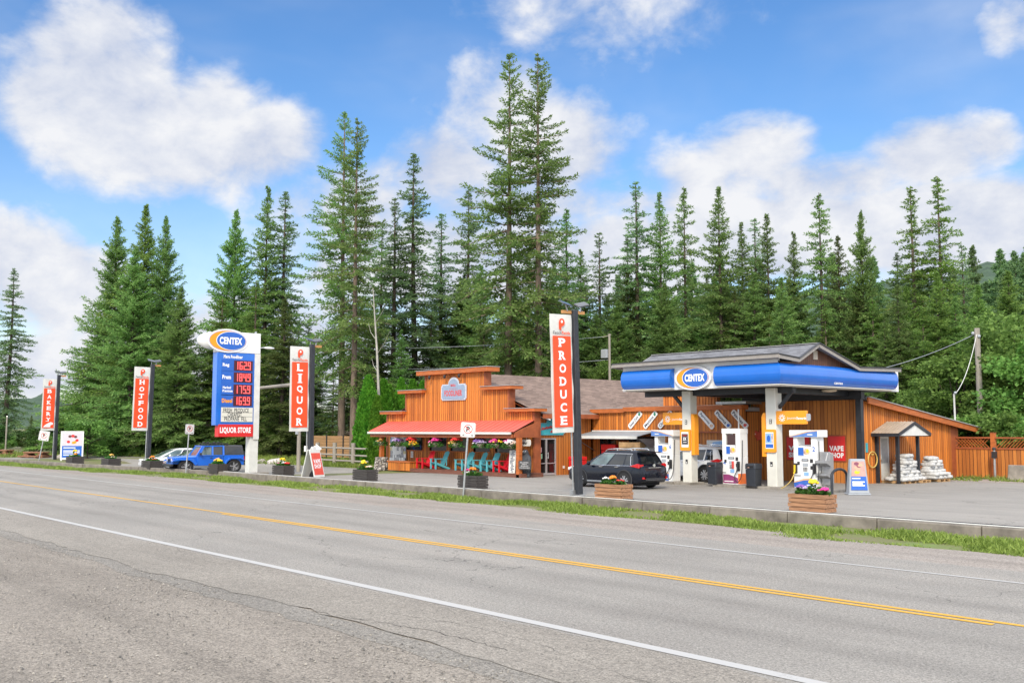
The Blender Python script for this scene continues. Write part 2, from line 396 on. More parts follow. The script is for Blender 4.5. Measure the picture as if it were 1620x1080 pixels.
PLT = mk('bare planter timber', (0.34, 0.175, 0.09), 0.75, var=0.45, scale=3, stretch=(.5, 4, 6))
PALL = mk('pallet timber', (0.42, 0.26, 0.12), 0.8, var=0.3, scale=3)
LOGW = mk('log timber', (0.24, 0.11, 0.06), 0.8, var=0.4, scale=4)
GREYW = mk('weathered grey timber', (0.30, 0.27, 0.23), 0.85, var=0.25, scale=3, stretch=(5, 5, .6))
BAGM = mk('white woven bag', (0.50, 0.50, 0.485), 0.6, var=0.25, scale=9, bump=0.4)
BEARM = mk('dark carved timber', (0.045, 0.05, 0.058), 0.7, var=0.4, scale=8, bump=0.5)
TANR = mk('tan metal roofing', (0.42, 0.34, 0.26), 0.5, var=0.15, scale=2)
YEL = mk('yellow plastic', (0.80, 0.55, 0.02), 0.45, var=0.08)
PEACH = mk('peach print', (0.75, 0.45, 0.30), 0.5, var=0.5, scale=9)
PLUM = mk('plum print', (0.28, 0.05, 0.16), 0.5, var=0.15)
GRYP = mk('light grey plastic', (0.36, 0.39, 0.42), 0.5, var=0.06)
GRYS = mk('brushed grey steel', (0.38, 0.38, 0.38), 0.35, metal=0.6, var=0.1)
ROPE = mk('yellow hose', (0.62, 0.44, 0.12), 0.6, var=0.1)
PAPER = mk('paper', (0.82, 0.81, 0.78), 0.7, var=0.08)
PAPER2 = mk('printed paper', (0.42, 0.42, 0.42), 0.7, var=0.8, scale=16)
LED = emis('red led segments', (1.0, 0.10, 0.10), 1.0)
LEDB = mk('led panel', (0.075, 0.008, 0.01), 0.4, var=0.1)
BARK = mk('conifer bark', (0.17, 0.125, 0.095), 0.9, var=0.4, scale=4, stretch=(3, 3, .5))
BARKD = mk('dark conifer bark', (0.085, 0.062, 0.05), 0.9, var=0.4, scale=4, stretch=(3, 3, .5))
BARKW = mk('pale birch bark', (0.36, 0.34, 0.30), 0.8, var=0.3, scale=3, stretch=(2, 2, 1))
NEED = leafmat('fir needles', (0.14, 0.25, 0.075), (0.34, 0.50, 0.15), 0.5)
NEEDB = leafmat('bluish fir needles', (0.13, 0.225, 0.10), (0.31, 0.45, 0.185), 0.5)
NEEDG = leafmat('bright green needles', (0.14, 0.25, 0.065), (0.34, 0.48, 0.12), 0.5)
NEEDO = leafmat('olive needles', (0.11, 0.17, 0.055), (0.26, 0.33, 0.11), 0.48)
CEDM = leafmat('cedar foliage', (0.06, 0.18, 0.014), (0.17, 0.37, 0.035), 0.4, 0.8)
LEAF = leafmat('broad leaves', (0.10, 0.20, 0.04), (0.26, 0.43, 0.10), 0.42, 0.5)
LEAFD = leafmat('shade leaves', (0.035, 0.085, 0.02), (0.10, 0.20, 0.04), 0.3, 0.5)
GRS = leafmat('grass blades', (0.13, 0.19, 0.03), (0.31, 0.39, 0.09), 0.35, 0.7, 0.02)
PLNT = leafmat('flower foliage', (0.03, 0.11, 0.02), (0.10, 0.24, 0.04), 0.3, 3.0)
FL = {k: mk(k + ' petals', c, 0.6, var=0.2, scale=20) for k, c in dict(yellow=(0.85, 0.62, 0.02), red=(0.70, 0.03, 0.03), pink=(0.75, 0.12, 0.35), magenta=(0.65, 0.03, 0.25), purple=(0.22, 0.10, 0.40), white=(0.80, 0.78, 0.76), orange=(0.85, 0.25, 0.02), pale=(0.72, 0.55, 0.45), lilac=(0.45, 0.36, 0.55), amber=(0.75, 0.45, 0.10)).items()}

# ================================================================== THE SETTING
def asphalt(name, c0, c1, tint, speck=60.0, wheel=None, cracks=0.0, rough=0.85, grain=2.0):
    m, t, b = new_mat(name)
    c = t.nodes.new('ShaderNodeTexCoord'); v = c.outputs['Object']
    big = tnoise(t, v, 0.12, 5, 0.6); mid = tnoise(t, coords(t, (0.35, 1.6, 1)), 0.8, 5, 0.65); fine = tnoise(t, v, speck, 3, 0.8); fine2 = tnoise(t, v, speck * 0.5, 4, 0.75)
    f = mth('ADD', mth('MULTIPLY', big, 0.55, tree=t), mth('MULTIPLY', mid, 0.45, tree=t), tree=t)
    col = cramp(t, f, [(0.32, c0), (0.5, tint), (0.68, c1)])
    k = mth('ADD', mth('MULTIPLY', mth('ADD', fine, mth('MULTIPLY', fine2, 0.9, tree=t), tree=t), grain, tree=t), 1.0 - grain * .95, tree=t)
    if wheel:
        s = t.nodes.new('ShaderNodeSeparateXYZ'); t.links.new(v, s.inputs[0])
        wob = mth('ADD', s.outputs[1], mth('MULTIPLY', tnoise(t, v, 0.25, 3), 0.5, tree=t), tree=t)
        for (yc, wd, amt) in wheel:
            d = mth('MULTIPLY', mth('ABSOLUTE', mth('SUBTRACT', wob, yc + 0.25, tree=t), tree=t), 1 / wd, tree=t)
            k = mth('MULTIPLY', k, mth('ADD', 1.0, mth('MULTIPLY', mth('MAXIMUM', mth('SUBTRACT', 1.0, d, tree=t), 0.0, tree=t), amt, tree=t), tree=t), tree=t)
    if cracks:
        vo = t.nodes.new('ShaderNodeTexVoronoi'); vo.feature = 'DISTANCE_TO_EDGE'; vo.inputs['Scale'].default_value = 0.22
        wv = t.nodes.new('ShaderNodeVectorMath'); wv.operation = 'MULTIPLY_ADD'; nz = t.nodes.new('ShaderNodeTexNoise'); nz.inputs['Scale'].default_value = 0.9; nz.inputs['Detail'].default_value = 6
        t.links.new(v, nz.inputs['Vector']); t.links.new(nz.outputs['Color'], wv.inputs[0]); wv.inputs[1].default_value = (2.2, 2.2, 2.2); t.links.new(v, wv.inputs[2]); t.links.new(wv.outputs[0], vo.inputs['Vector'])
        ln = mth('LESS_THAN', vo.outputs['Distance'], 0.004, tree=t); pat = mth('GREATER_THAN', tnoise(t, v, 0.13, 2), 0.53, tree=t)
        k = mth('MULTIPLY', k, mth('SUBTRACT', 1.0, mth('MULTIPLY', mth('MULTIPLY', ln, pat, tree=t), cracks, tree=t), tree=t), tree=t)
    mx = t.nodes.new('ShaderNodeMix'); mx.data_type = 'RGBA'; mx.blend_type = 'MULTIPLY'; mx.inputs['Factor'].default_value = 1
    t.links.new(col, mx.inputs['A']); t.links.new(k, mx.inputs['B']); t.links.new(mx.outputs['Result'], b.inputs['Base Color'])
    b.inputs['Roughness'].default_value = rough; b.inputs['Specular IOR Level'].default_value = 0.3
    bn = t.nodes.new('ShaderNodeBump'); bn.inputs['Strength'].default_value = 0.45; bn.inputs['Distance'].default_value = 0.012
    t.links.new(mth('ADD', fine, fine2, tree=t), bn.inputs['Height']); t.links.new(bn.outputs[0], b.inputs['Normal'])
    return m
ROADM = asphalt('road asphalt', (0.235, 0.217, 0.192), (0.335, 0.308, 0.27), (0.28, 0.262, 0.232), 40, grain=1.7, wheel=[(13.3, .55, -0.13), (11.5, .55, -0.13), (16.0, .5, -0.12), (17.7, .5, -.12), (8.6, .5, .06)], cracks=0.4)
SHM = asphalt('gravel shoulder', (0.190, 0.166, 0.136), (0.30, 0.265, 0.22), (0.243, 0.214, 0.177), 32, grain=2.2, wheel=[(3.2, .5, -.12), (5.4, .5, -.12)])
SHF = asphalt('dusty far shoulder', (0.25, 0.215, 0.18), (0.35, 0.31, 0.27), (0.31, 0.27, 0.23), 30, wheel=[(21.9, .7, -0.16), (23.3, .6, -0.10)])
EDGEM = asphalt('old edge asphalt', (0.175, 0.16, 0.138), (0.27, 0.248, 0.214), (0.222, 0.204, 0.175), 32, grain=2.1)
PSH = asphalt('worn paved shoulder', (0.215, 0.194, 0.163), (0.31, 0.281, 0.238), (0.262, 0.237, 0.20), 34, grain=2.0, cracks=.4)
LOTM = asphalt('lot asphalt', (0.225, 0.208, 0.183), (0.345, 0.318, 0.28), (0.285, 0.266, 0.236), 40, cracks=0.5, grain=0.9)
m_, t_, b_ = new_mat('meadow ground'); v_ = coords(t_)
GRND = m_; t_.links.new(cramp(t_, mth('ADD', mth('MULTIPLY', tnoise(t_, v_, 0.35, 6, 0.65), 0.7, tree=t_), mth('MULTIPLY', tnoise(t_, v_, 9, 4, 0.7), 0.3, tree=t_), tree=t_), [(0.40, (0.19, 0.155, 0.095)), (0.52, (0.15, 0.16, 0.05)), (0.66, (0.15, 0.22, 0.045))]), b_.inputs['Base Color']); b_.inputs['Roughness'].default_value = 0.9

def kerbY(X):
    P_ = [(-400, 18), (-100, 24.4), (-80, 25.3), (-70, 26.2), (-60, 27.2), (40, 27.4), (600, 27.4)]
    for (a, ya), (b, yb) in zip(P_, P_[1:]):
        if a <= X <= b: return ya + (yb - ya) * (X - a) / (b - a)
    return 27.3
def sheet(name, mat, x_list, ya, yb, z, zb=None, n=1):
    mb = MB(); 
    for i in range(len(x_list) - 1):
        x0, x1 = x_list[i], x_list[i + 1]
        fa = ya if callable(ya) else (lambda x: ya); fb = yb if callable(yb) else (lambda x: yb)
        z0 = z; z1 = z if zb is None else zb
        mb.add([(x0, fa(x0), z0), (x1, fa(x1), z0), (x1, fb(x1), z1), (x0, fb(x0), z1)], [(0, 1, 2, 3)])
    o = mb.build(name, mat, recalc=False); kind(o, 'structure'); return o
XN = [-400, -100, -80, -70, -60, -52, -40, -20, 0, 40, 200]
# one ground sheet to the horizon: low on the road side, stepping up behind the kerb, hills beyond
mb = MB(); xs = [-6000, -2500, -900] + XN + [900, 2500, 6000]
def grow(X): 
    k = kerbY(max(-400, min(200, X)))
    b = -.40 if -96 < X < -53 else -.03
    return [(-4000, -.42), (0, -.42), (k - 4.2, -.42), (k - 3.2, -.30), (k + .12, -.30), (k + .2, b), (34.0, b), (36.0, -.03), (70, -.03), (400, 1.5), (1500, 6), (6000, 10)]
for i, X in enumerate(xs):
    for (y, z) in grow(X): mb.v.append((X, y, z))
n_ = len(grow(0))
for i in range(len(xs) - 1):
    for j in range(n_ - 1):
        a = i * n_ + j; mb.f.append((a, a + n_, a + n_ + 1, a + 1)); mb.m.append(0)
o = mb.build('ground', GRND); kind(o, 'structure')
o = sheet('near_shoulder', SHM, [-900, -300, -100, 0, 60, 300], -60, 9.0, -0.158)
# worn edge of the old paving, ragged on the gravel side
mb = MB(); rnd = random.Random(5); xs = [-120 + 0.45 * i for i in range(330)]; w1 = w2 = 0.0; A_ = []; 
for x in xs:
    w1 += rnd.uniform(-.11, .11); w1 *= .93; w2 = .9 * w2 + rnd.uniform(-.05, .05)
    A_.append((7.3 + w1 * .6 + rnd.uniform(-.07, .07), 7.9 + w2))
for i, x in enumerate(xs):
    mb.v += [(x, A_[i][0] - .02, -.154), (x, A_[i][1], -.150)]
for i in range(len(xs) - 1): mb.f.append((2 * i, 2 * i + 2, 2 * i + 3, 2 * i + 1)); mb.m.append(0)
kind(mb.build('paving_edge', EDGEM), 'structure')
mb = MB()
for i, x in enumerate(xs): mb.v += [(x, A_[i][0] + .42 + .1 * math.sin(x * .35) , -.1460), (x, 20.4, -.146)]
for i in range(len(xs) - 1): mb.f.append((2 * i, 2 * i + 2, 2 * i + 3, 2 * i + 1)); mb.m.append(0)
mb.add([(-900, 7.6, -.146), (-120, 7.6, -.146), (-120, 20.4, -.146), (-900, 20.4, -.146)], [(0, 1, 2, 3)])
mb.add([(xs[-1], 7.6, -.146), (300, 7.6, -.146), (300, 20.4, -.146), (xs[-1], 20.4, -.146)], [(0, 1, 2, 3)])
kind(mb.build('road', ROADM), 'structure')
mb = MB()
for i, x in enumerate(xs): mb.v += [(x, A_[i][0] + .425 + .1 * math.sin(x * .35), -.1435), (x, 9.66 + .06 * math.sin(x * 1.3) + .05 * math.sin(x * 4.1), -.1435)]
for i in range(len(xs) - 1): mb.f.append((2 * i, 2 * i + 2, 2 * i + 3, 2 * i + 1)); mb.m.append(0)
kind(mb.build('paved_shoulder', PSH), 'structure')
mb = MB()
xs2 = [-900, -400] + [-120 + .8 * i for i in range(180)] + [60, 300]; w = 0; rnd = random.Random(8)
for x in xs2:
    w = .8 * w + rnd.uniform(-.12, .12); far_ = kerbY(x) - 2.4 + w - (0.7 if x > -16 else 0)
    mb.v += [(x, 20.1, -.150), (x, 20.4, -.152), (x, far_, -.292)]
for i in range(len(xs2) - 1):
    for j in range(2): mb.f.append((3 * i + j, 3 * i + 3 + j, 3 * i + 4 + j, 3 * i + 1 + j)); mb.m.append(0)
kind(mb.build('far_shoulder', SHF), 'structure')
# loose stones on the near shoulder and at its edge
rg = np.random.default_rng(4); V = []; F = []; oc = np.array([(1, 0, 0), (-1, 0, 0), (0, 1, 0), (0, -1, 0), (0, 0, 1), (0, 0, -1)], float); of = [(0, 2, 4), (2, 1, 4), (1, 3, 4), (3, 0, 4)]
for i in range(26000):
    x = -4.5 - 34 * rg.random() ** 1.6; y = 7.6 - 7 * rg.random() ** 1.3 + rg.normal(0, .15)
    if math.sin(x * .8 + y * 1.3) + .6 * math.sin(x * 2.1 - y) + rg.normal(0, .6) < -.5: continue
    s = .006 + .016 * rg.random() ** 3; m = oc * s * rg.uniform(.6, 1.3, 3); a = rg.uniform(0, 6.28); c_, s_ = math.cos(a), math.sin(a); m = m @ np.array([[c_, -s_, 0], [s_, c_, 0], [0, 0, 1]]); n0 = len(V)
    V += [tuple(q) for q in m + np.array([x, y, -.152 + s * .15])]; F += [tuple(k + n0 for k in f) for f in of]
me = bpy.data.meshes.new('loose_gravel'); me.from_pydata(V, [], F)
m_, t_, b_ = new_mat('loose stone'); g_ = t_.nodes.new('ShaderNodeNewGeometry'); t_.links.new(cramp(t_, g_.outputs['Random Per Island'], [(0, (.10, .095, .085)), (.5, (.24, .22, .19)), (1, (.38, .35, .30))]), b_.inputs['Base Color']); b_.inputs['Roughness'].default_value = .9
me.materials.append(m_); o = bpy.data.objects.new('loose_gravel', me); COL.objects.link(o); kind(o, 'stuff'); tag(o, 'loose grey stones scattered over the near gravel shoulder', 'gravel')
crk = mk('crack filled with dirt', (.055, .05, .045), .95, var=.3)
def crack(y0, xa, xb, seed, w=.012, z=-.1405):
    rnd = random.Random(seed); mb = MB(); x = xa; y = y0; pts = []
    while x < xb: pts.append((x, y + rnd.uniform(-.03, .03), w * rnd.uniform(.15, 1.3))); x += rnd.uniform(.06, .16); y += rnd.uniform(-.035, .035) + .02 * math.sin(x * .9)
    for (a, b, c) in pts: mb.v += [(a, b - c, z), (a, b + c, z)]
    for i in range(len(pts) - 1): mb.f.append((2 * i, 2 * i + 2, 2 * i + 3, 2 * i + 1)); mb.m.append(0)
    kind(mb.build('crack', crk), 'structure')
crack(8.6, -13, -5, 3, .004); crack(7.9, -13.5, -9.5, 5, .008)
# painted lines, worn thin in places
def paintm(name, c):
    m, t, b = new_mat(name); v = coords(t)
    wear = mth('ADD', mth('MULTIPLY', tnoise(t, v, 28, 4, .8), .6, tree=t), mth('MULTIPLY', tnoise(t, v, 1.1, 4, .7), .5, tree=t), tree=t)
    t.links.new(cramp(t, wear, [(.36, (.30, .28, .25)), (.46, c)]), b.inputs['Base Color']); b.inputs['Roughness'].default_value = .7; return m
LWH = paintm('worn white road paint', (0.46, 0.45, 0.425)); LYE = paintm('worn yellow road paint', (0.66, 0.36, 0.03))
def stripe(name, mat, y0, y1, xa, xb, z=-.139):
    mb = MB(); xs = np.linspace(xa, xb, 80); rnd = random.Random(3)
    for x in xs: mb.v += [(x, y0 + rnd.uniform(-.008, .008), z), (x, y1 + rnd.uniform(-.008, .008), z)]
    for i in range(len(xs) - 1): mb.f.append((2 * i, 2 * i + 2, 2 * i + 3, 2 * i + 1)); mb.m.append(0)
    return kind(mb.build(name, mat), 'structure')
stripe('edge_line', LWH, 9.72, 9.92, -160, 40)
stripe('edge_line', LWH, 18.78, 18.9, -160, 40)
stripe('centre_line', LYE, 14.74, 14.87, -160, 40)
stripe('centre_line', LYE, 14.52, 14.65, -31, -6.3)
# lot
mb = MB(); xs3 = [-100, -90, -80, -70, -62, -57, -54, -51, -48, -40, -24.01, -24, -10, 0, 40, 120]; dy = [0, .25, .5, .75, 1]
for i, x in enumerate(xs3):
    y0 = kerbY(x) + .3; y1 = 36.5 if x < -53 else 52.6 if x >= -24 else 46; low = -.30 * max(0, min(1, (-50 - x) / 7)) * (1 if x > -95 else 0)
    for f, g in ((0, .2), (.03, .35), (.09, .95), (.3, 1), (.6, 1), (.82, .35), (1, 0)): mb.v.append((x, y0 + (y1 - y0) * f, low * g))
for i in range(len(xs3) - 1):
    for k in range(6): a = i * 7 + k; mb.f.append((a, a + 7, a + 8, a + 1)); mb.m.append(0)
kind(mb.build('lot_paving', LOTM), 'structure')
# low concrete kerb in long blocks
mb = MB(); x = -99.0; rnd = random.Random(4)
while x < 36:
    L = 3.0; y0, y1 = kerbY(x), kerbY(x + L); g = .02; dz = rnd.uniform(-.012, .012); dy = rnd.uniform(-.03, .03)
    a, b = Vector((x + g, y0 + dy, 0)), Vector((x + L - g, y1 + dy, 0))
    prof = [(0, -.36), (0.02, -.02 + dz), (.045, .014 + dz), (.30, .016 + dz), (.30, -.36)]
    mb.loft([[(p.x, p.y + q[0], q[1]) for q in prof] for p in (a, b)])
    x += L
kind(mb.build('kerb', KERBM), 'structure')
# grass verge between shoulder and kerb, and the tufts along the fence
def blades(name, pts, h0, h1, seed, mat=GRS):
    rnd = random.Random(seed); V = []; F = []
    for (x, y, z, k) in pts:
        h = rnd.uniform(h0, h1) * k; a = rnd.uniform(0, 6.28); w = .012 + .01 * rnd.random() + h * .05; lx, ly = rnd.gauss(0, .35) * h, rnd.gauss(0, .35) * h
        i = len(V); ca, sa = math.cos(a) * w, math.sin(a) * w
        V += [(x - ca, y - sa, z), (x + ca, y + sa, z), (x + lx + ca * .7, y + ly + sa * .7, z + h * .6), (x + lx * 1.8, y + ly * 1.8, z + h)]
        F += [(i, i + 1, i + 2), (i, i + 2, i + 3)]
    me = bpy.data.meshes.new(name); me.from_pydata(V, [], F); me.materials.append(mat)
    o = bpy.data.objects.new(name, me); COL.objects.link(o); kind(o, 'stuff'); return o
rnd = random.Random(21); pts = []
def patch(x, y): return .5 + .35 * math.sin(x * .9 + y * 1.7) + .3 * math.sin(x * .37 - y * 2.2 + 1) + .2 * math.sin(x * 2.3 + y)
while len(pts) < 42000:
    x = -6 - 94 * rnd.random() ** 1.7; u_ = rnd.random(); k = kerbY(x); wdt = 2.7 + .4 * math.sin(x * .7) + (.9 if x > -16 else 0)
    y = k - .03 - u_ * wdt; p = patch(x, y)
    near = x > -34
    lim = .42 if near and u_ < .3 else .24
    if p < lim + rnd.uniform(-.1, .25): continue
    pts.append((x, y, -.30, (.55 + .6 * min(1, p)) * (1.0 if .1 < u_ < .85 else .6)))
o = blades('verge_grass', pts, .06, .20, 2); tag(o, 'mown green grass growing in the verge below the kerb', 'grass')
pts = []
for i in range(9000):
    x = -24.6 + 26 * rnd.random(); y = 50.6 + 3.4 * rnd.random() ** .7
    if patch(x * 1.7, y * 1.3) < .3: continue
    pts.append((x, y, .0, .6 + rnd.random()))
o = blades('fence_grass', pts, .05, .2, 3); tag(o, 'rough green grass tufts along the foot of the stained fence', 'grass')
sheet('bare_strip', SHF, [-24.6, -10, 40], 50.4, 54.5, 0.004)
pts = []
for i in range(9000):
    x = -66 - 36 * rnd.random(); y = 36 + 10 * rnd.random(); pts.append((x, y, -.02, .7 + rnd.random()))
for i in range(3500):
    x = -67 + 11 * rnd.random(); y = 37.0 + 3 * rnd.random(); pts.append((x, y, -.02, .7 + rnd.random() * .5))
for i in range(4500):
    x = -128 + 26 * rnd.random(); y = 23.5 + 9 * rnd.random(); pts.append((x, y, -.05, .8 + rnd.random()))
o = blades('meadow_grass', pts, .08, .3, 4); tag(o, 'longer green grass in the shade of the roadside firs', 'grass')
# wooded hills far behind
m_, t_, b_ = new_mat('wooded hill'); v_ = coords(t_)
t_.links.new(cramp(t_, mth('ADD', mth('MULTIPLY', tnoise(t_, coords(t_, (1, 1, .5)), .09, 6, .75), .7, tree=t_), mth('MULTIPLY', tnoise(t_, v_, .012, 4), .3, tree=t_), tree=t_), [(.38, (.018, .04, .022)), (.62, (.06, .11, .05))]), b_.inputs['Base Color']); b_.inputs['Roughness'].default_value = .95
HILL = m_
def ridge(name, pts, depth, seed):
    """pts: crest points (x, y, h) along the ridge; the flank falls towards the viewer"""
    rnd = random.Random(seed); mb = MB(); K = 10; rows = []
    n = 60
    for i in range(n):
        t = i / (n - 1) * (len(pts) - 1); a = min(int(t), len(pts) - 2); f = t - a
        P_ = Vector(pts[a]).lerp(Vector(pts[a + 1]), f)
        d = Vector((-P_.x, -P_.y, 0)).normalized()
        row = []
        for j in range(K + 3):
            s = (j - 2) / K; hh = P_.z * (1 - abs(s) ** 1.3) * (1 + .04 * math.sin(i * .5 + j) + rnd.uniform(-.015, .015)); row.append((P_.x + d.x * depth * s, P_.y + d.y * depth * s, max(-1, hh) - 1))
        rows.append(row)
    mb.loft(rows, closed=False, cap=False); o = mb.build(name, HILL, smooth=3.0); return kind(o, 'structure')
def polar(px, dist):
    d = _f + _r * ((px - 810) / FPX); d = Vector((d.x, d.y, 0)).normalized(); return d.x * dist, d.y * dist
def hpt(px, py, dist): 
    x, y = polar(px, dist); d = _f + _r * ((px - 810) / FPX) + _u * ((540 - py) / FPX); e = d.z / math.hypot(d.x, d.y); return (x, y, CAM_H + e * dist + 1)
ridge('hill', [hpt(560, 640, 650), hpt(800, 580, 640), hpt(950, 520, 620), hpt(1150, 470, 600), hpt(1350, 465, 560), hpt(1500, 440, 520), hpt(1620, 422, 500), hpt(1900, 370, 480)], 330, 1)
ridge('mountain', [hpt(-300, 640, 5200), hpt(40, 632, 5200), hpt(75, 622, 5200), hpt(115, 640, 5200), hpt(300, 650, 5200), hpt(700, 655, 5200)], 1800, 2)

# ================================================================== BUILDINGS
XD, YD, ZD = Vector((1, 0, 0)), Vector((0, 1, 0)), Vector((0, 0, 1))
def shingle(name, ca, cb, row=0.16, along='z'):
    m, t, b = new_mat(name); c = t.nodes.new('ShaderNodeTexCoord'); s = t.nodes.new('ShaderNodeSeparateXYZ'); t.links.new(c.outputs['Object'], s.inputs[0])
    zr = mth('MULTIPLY', s.outputs[2], 1 / (row * .45), tree=t); r = mth('FLOOR', zr, tree=t)
    cell = mth('FLOOR', mth('ADD', mth('MULTIPLY', mth('ADD', s.outputs[0], s.outputs[1], tree=t), 2.6, tree=t), mth('MULTIPLY', r, 0.37, tree=t), tree=t), tree=t)
    cb_ = t.nodes.new('ShaderNodeCombineXYZ'); t.links.new(cell, cb_.inputs[0]); t.links.new(r, cb_.inputs[1])
    wn = t.nodes.new('ShaderNodeTexWhiteNoise'); wn.noise_dimensions = '2D'; t.links.new(cb_.outputs[0], wn.inputs['Vector'])
    f = mth('ADD', mth('ADD', mth('MULTIPLY', wn.outputs['Value'], .45, tree=t), mth('MULTIPLY', tnoise(t, c.outputs['Object'], .5, 5, .65), .6, tree=t), tree=t), mth('MULTIPLY', tnoise(t, c.outputs['Object'], 22, 3, .7), .25, tree=t), tree=t)
    ln = mth('LESS_THAN', mth('FRACT', zr, tree=t), .16, tree=t)
    f = mth('SUBTRACT', f, mth('MULTIPLY', ln, .22, tree=t), tree=t)
    t.links.new(cramp(t, f, [(.25, cb), (.95, ca)]), b.inputs['Base Color']); b.inputs['Roughness'].default_value = .9; return m
SHB = shingle('brown shingles', (0.27, 0.19, 0.15), (0.115, 0.078, 0.06)); SHG = shingle('grey shingles', (0.22, 0.225, 0.24), (0.10, 0.10, 0.11), .13)

def wall_x(mb, x0, x1, y, zb, zt, m=0, thick=.2, pitch=.2, bat=.085, bd=.022, holes=()):
    """board and batten wall facing -Y; zt may be a function of x"""
    top = zt if callable(zt) else (lambda x: zt)
    def solid(a, b, lo, hi0, hi1): mb.add([(a, y, lo), (b, y, lo), (b, y, hi1), (a, y, hi0), (a, y + thick, lo), (b, y + thick, lo), (b, y + thick, hi1), (a, y + thick, hi0)], [(0, 1, 2, 3), (5, 4, 7, 6), (0, 4, 5, 1), (3, 2, 6, 7), (0, 3, 7, 4), (1, 5, 6, 2)], m)
    cuts = sorted({x0, x1, *[v for h in holes for v in h[:2]]})
    for a, b in zip(cuts, cuts[1:]):
        hs = sorted([(h[2], h[3]) for h in holes if h[0] <= a + 1e-6 and h[1] >= b - 1e-6]); lo = zb
        for (h0, h1) in hs:
            if h0 > lo: solid(a, b, lo, h0, h0)
            lo = h1
        solid(a, b, lo, top(a + 1e-4), top(b - 1e-4))
    n = int((x1 - x0) / pitch)
    for i in range(n + 1):
        c = x0 + .04 + i * pitch
        if c + bat > x1: break
        segs = [(zb, min(top(c), top(c + bat)))]
        for h in holes:
            if h[0] - .06 < c + bat and h[1] + .06 > c:
                ns = []
                for (a, b) in segs:
                    if h[2] - .06 > a: ns.append((a, min(b, h[2] - .06)))
                    if h[3] + .06 < b: ns.append((max(a, h[3] + .06), b))
                segs = ns
        for (a, b) in segs:
            if b - a > .05: mb.box((c, y - bd, a), (c + bat, y + .01, b - .003), m)
def wall_y(mb, y0, y1, x, zb, zt, m=0, thick=.2, pitch=.2, bat=.085, bd=.022, holes=()):
    """the same, facing +X"""
    top = zt if callable(zt) else (lambda y: zt)
    def solid(a, b, lo, hi0, hi1): mb.add([(x, a, lo), (x, b, lo), (x, b, hi1), (x, a, hi0), (x - thick, a, lo), (x - thick, b, lo), (x - thick, b, hi1), (x - thick, a, hi0)], [(0, 1, 2, 3), (5, 4, 7, 6), (0, 4, 5, 1), (3, 2, 6, 7), (0, 3, 7, 4), (1, 5, 6, 2)], m)
    cuts = sorted({y0, y1, *[v for h in holes for v in h[:2]]})
    for a, b in zip(cuts, cuts[1:]):
        hs = [h for h in holes if h[0] <= a + 1e-6 and h[1] >= b - 1e-6]; lo = zb
        for h in hs:
            if h[2] > lo: solid(a, b, lo, h[2], h[2])
            lo = h[3]
        solid(a, b, lo, top(a), top(b))
    n = int((y1 - y0) / pitch)
    for i in range(n + 1):
        c = y0 + .04 + i * pitch
        if c + bat > y1: break
        segs = [(zb, min(top(c), top(c + bat)))]
        for h in holes:
            if h[0] - .05 < c + bat and h[1] + .05 > c:
                segs = [s for (a, b) in segs for s in ((a, min(b, h[2] - .05)), (max(a, h[3] + .05), b)) if s[1] - s[0] > .05]
        for (a, b) in segs:
            if b - a > .05: mb.box((x - .01, c, a), (x + bd, c + bat, b - .003), m)

# ---------------------------------------------------------------- the store
store = thing('store_building', 'orange stained timber store with stepped false front and long coral red porch roof', 'store', (-48.3, 37.8, 0))
YF = 37.8
def step(x):
    x = abs(x + 48.4)
    return 6.02 if x <= 2.9 else 4.92 if x <= 5.05 else 3.6
WIN = [(-53.5, -51.6, 1.28, 2.1), (-50.9, -49.12, 1.28, 2.1), (-48.75, -47.1, 1.28, 2.1), (-46.5, -44.95, 1.28, 2.1), (-44.5, -42.7, 1.28, 2.1)]
mb = MB(); wall_x(mb, -55.6, -41.15, YF, 0, lambda x: step(x), thick=.45, holes=WIN)
# true steps: rebuild the upper outline as its own solid pieces
mb = MB(); wall_x(mb, -55.6, -41.15, YF, 0, 3.6, thick=.4, holes=WIN)
wall_x(mb, -53.45, -43.35, YF, 3.6, 4.92, thick=.4); wall_x(mb, -51.3, -45.5, YF, 4.92, 6.02, thick=.4)
mb.build('front_wall', SID, store, world=True)
mb = MB()
for (a, b, z, h) in ((-51.95, -44.85, 6.02, .27), (-54.0, -51.32, 4.92, .19), (-45.48, -42.75, 4.92, .19), (-56.05, -53.47, 3.6, .18), (-43.33, -40.75, 3.6, .18)):
    mb.box((a, YF - .34, z), (b, YF + .62, z + h), 0); mb.box((a - .03, YF - .38, z + h), (b + .03, YF + .66, z + h + .035), 1)
for (x, z0, z1) in ((-51.36, 4.95, 6.0), (-45.46, 4.95, 6.0), (-53.5, 3.6, 4.9), (-43.31, 3.6, 4.9), (-41.15, .0, 3.58), (-55.64, 0, 3.58)):
    mb.box((x - .07, YF - .04, z0 + (.25 if z0 > 3 else 0)), (x + .07, YF + .44, z1), 2)
mb.build('stepped_cornice', [TRIM, CAPM, TRIMR], store, world=True)
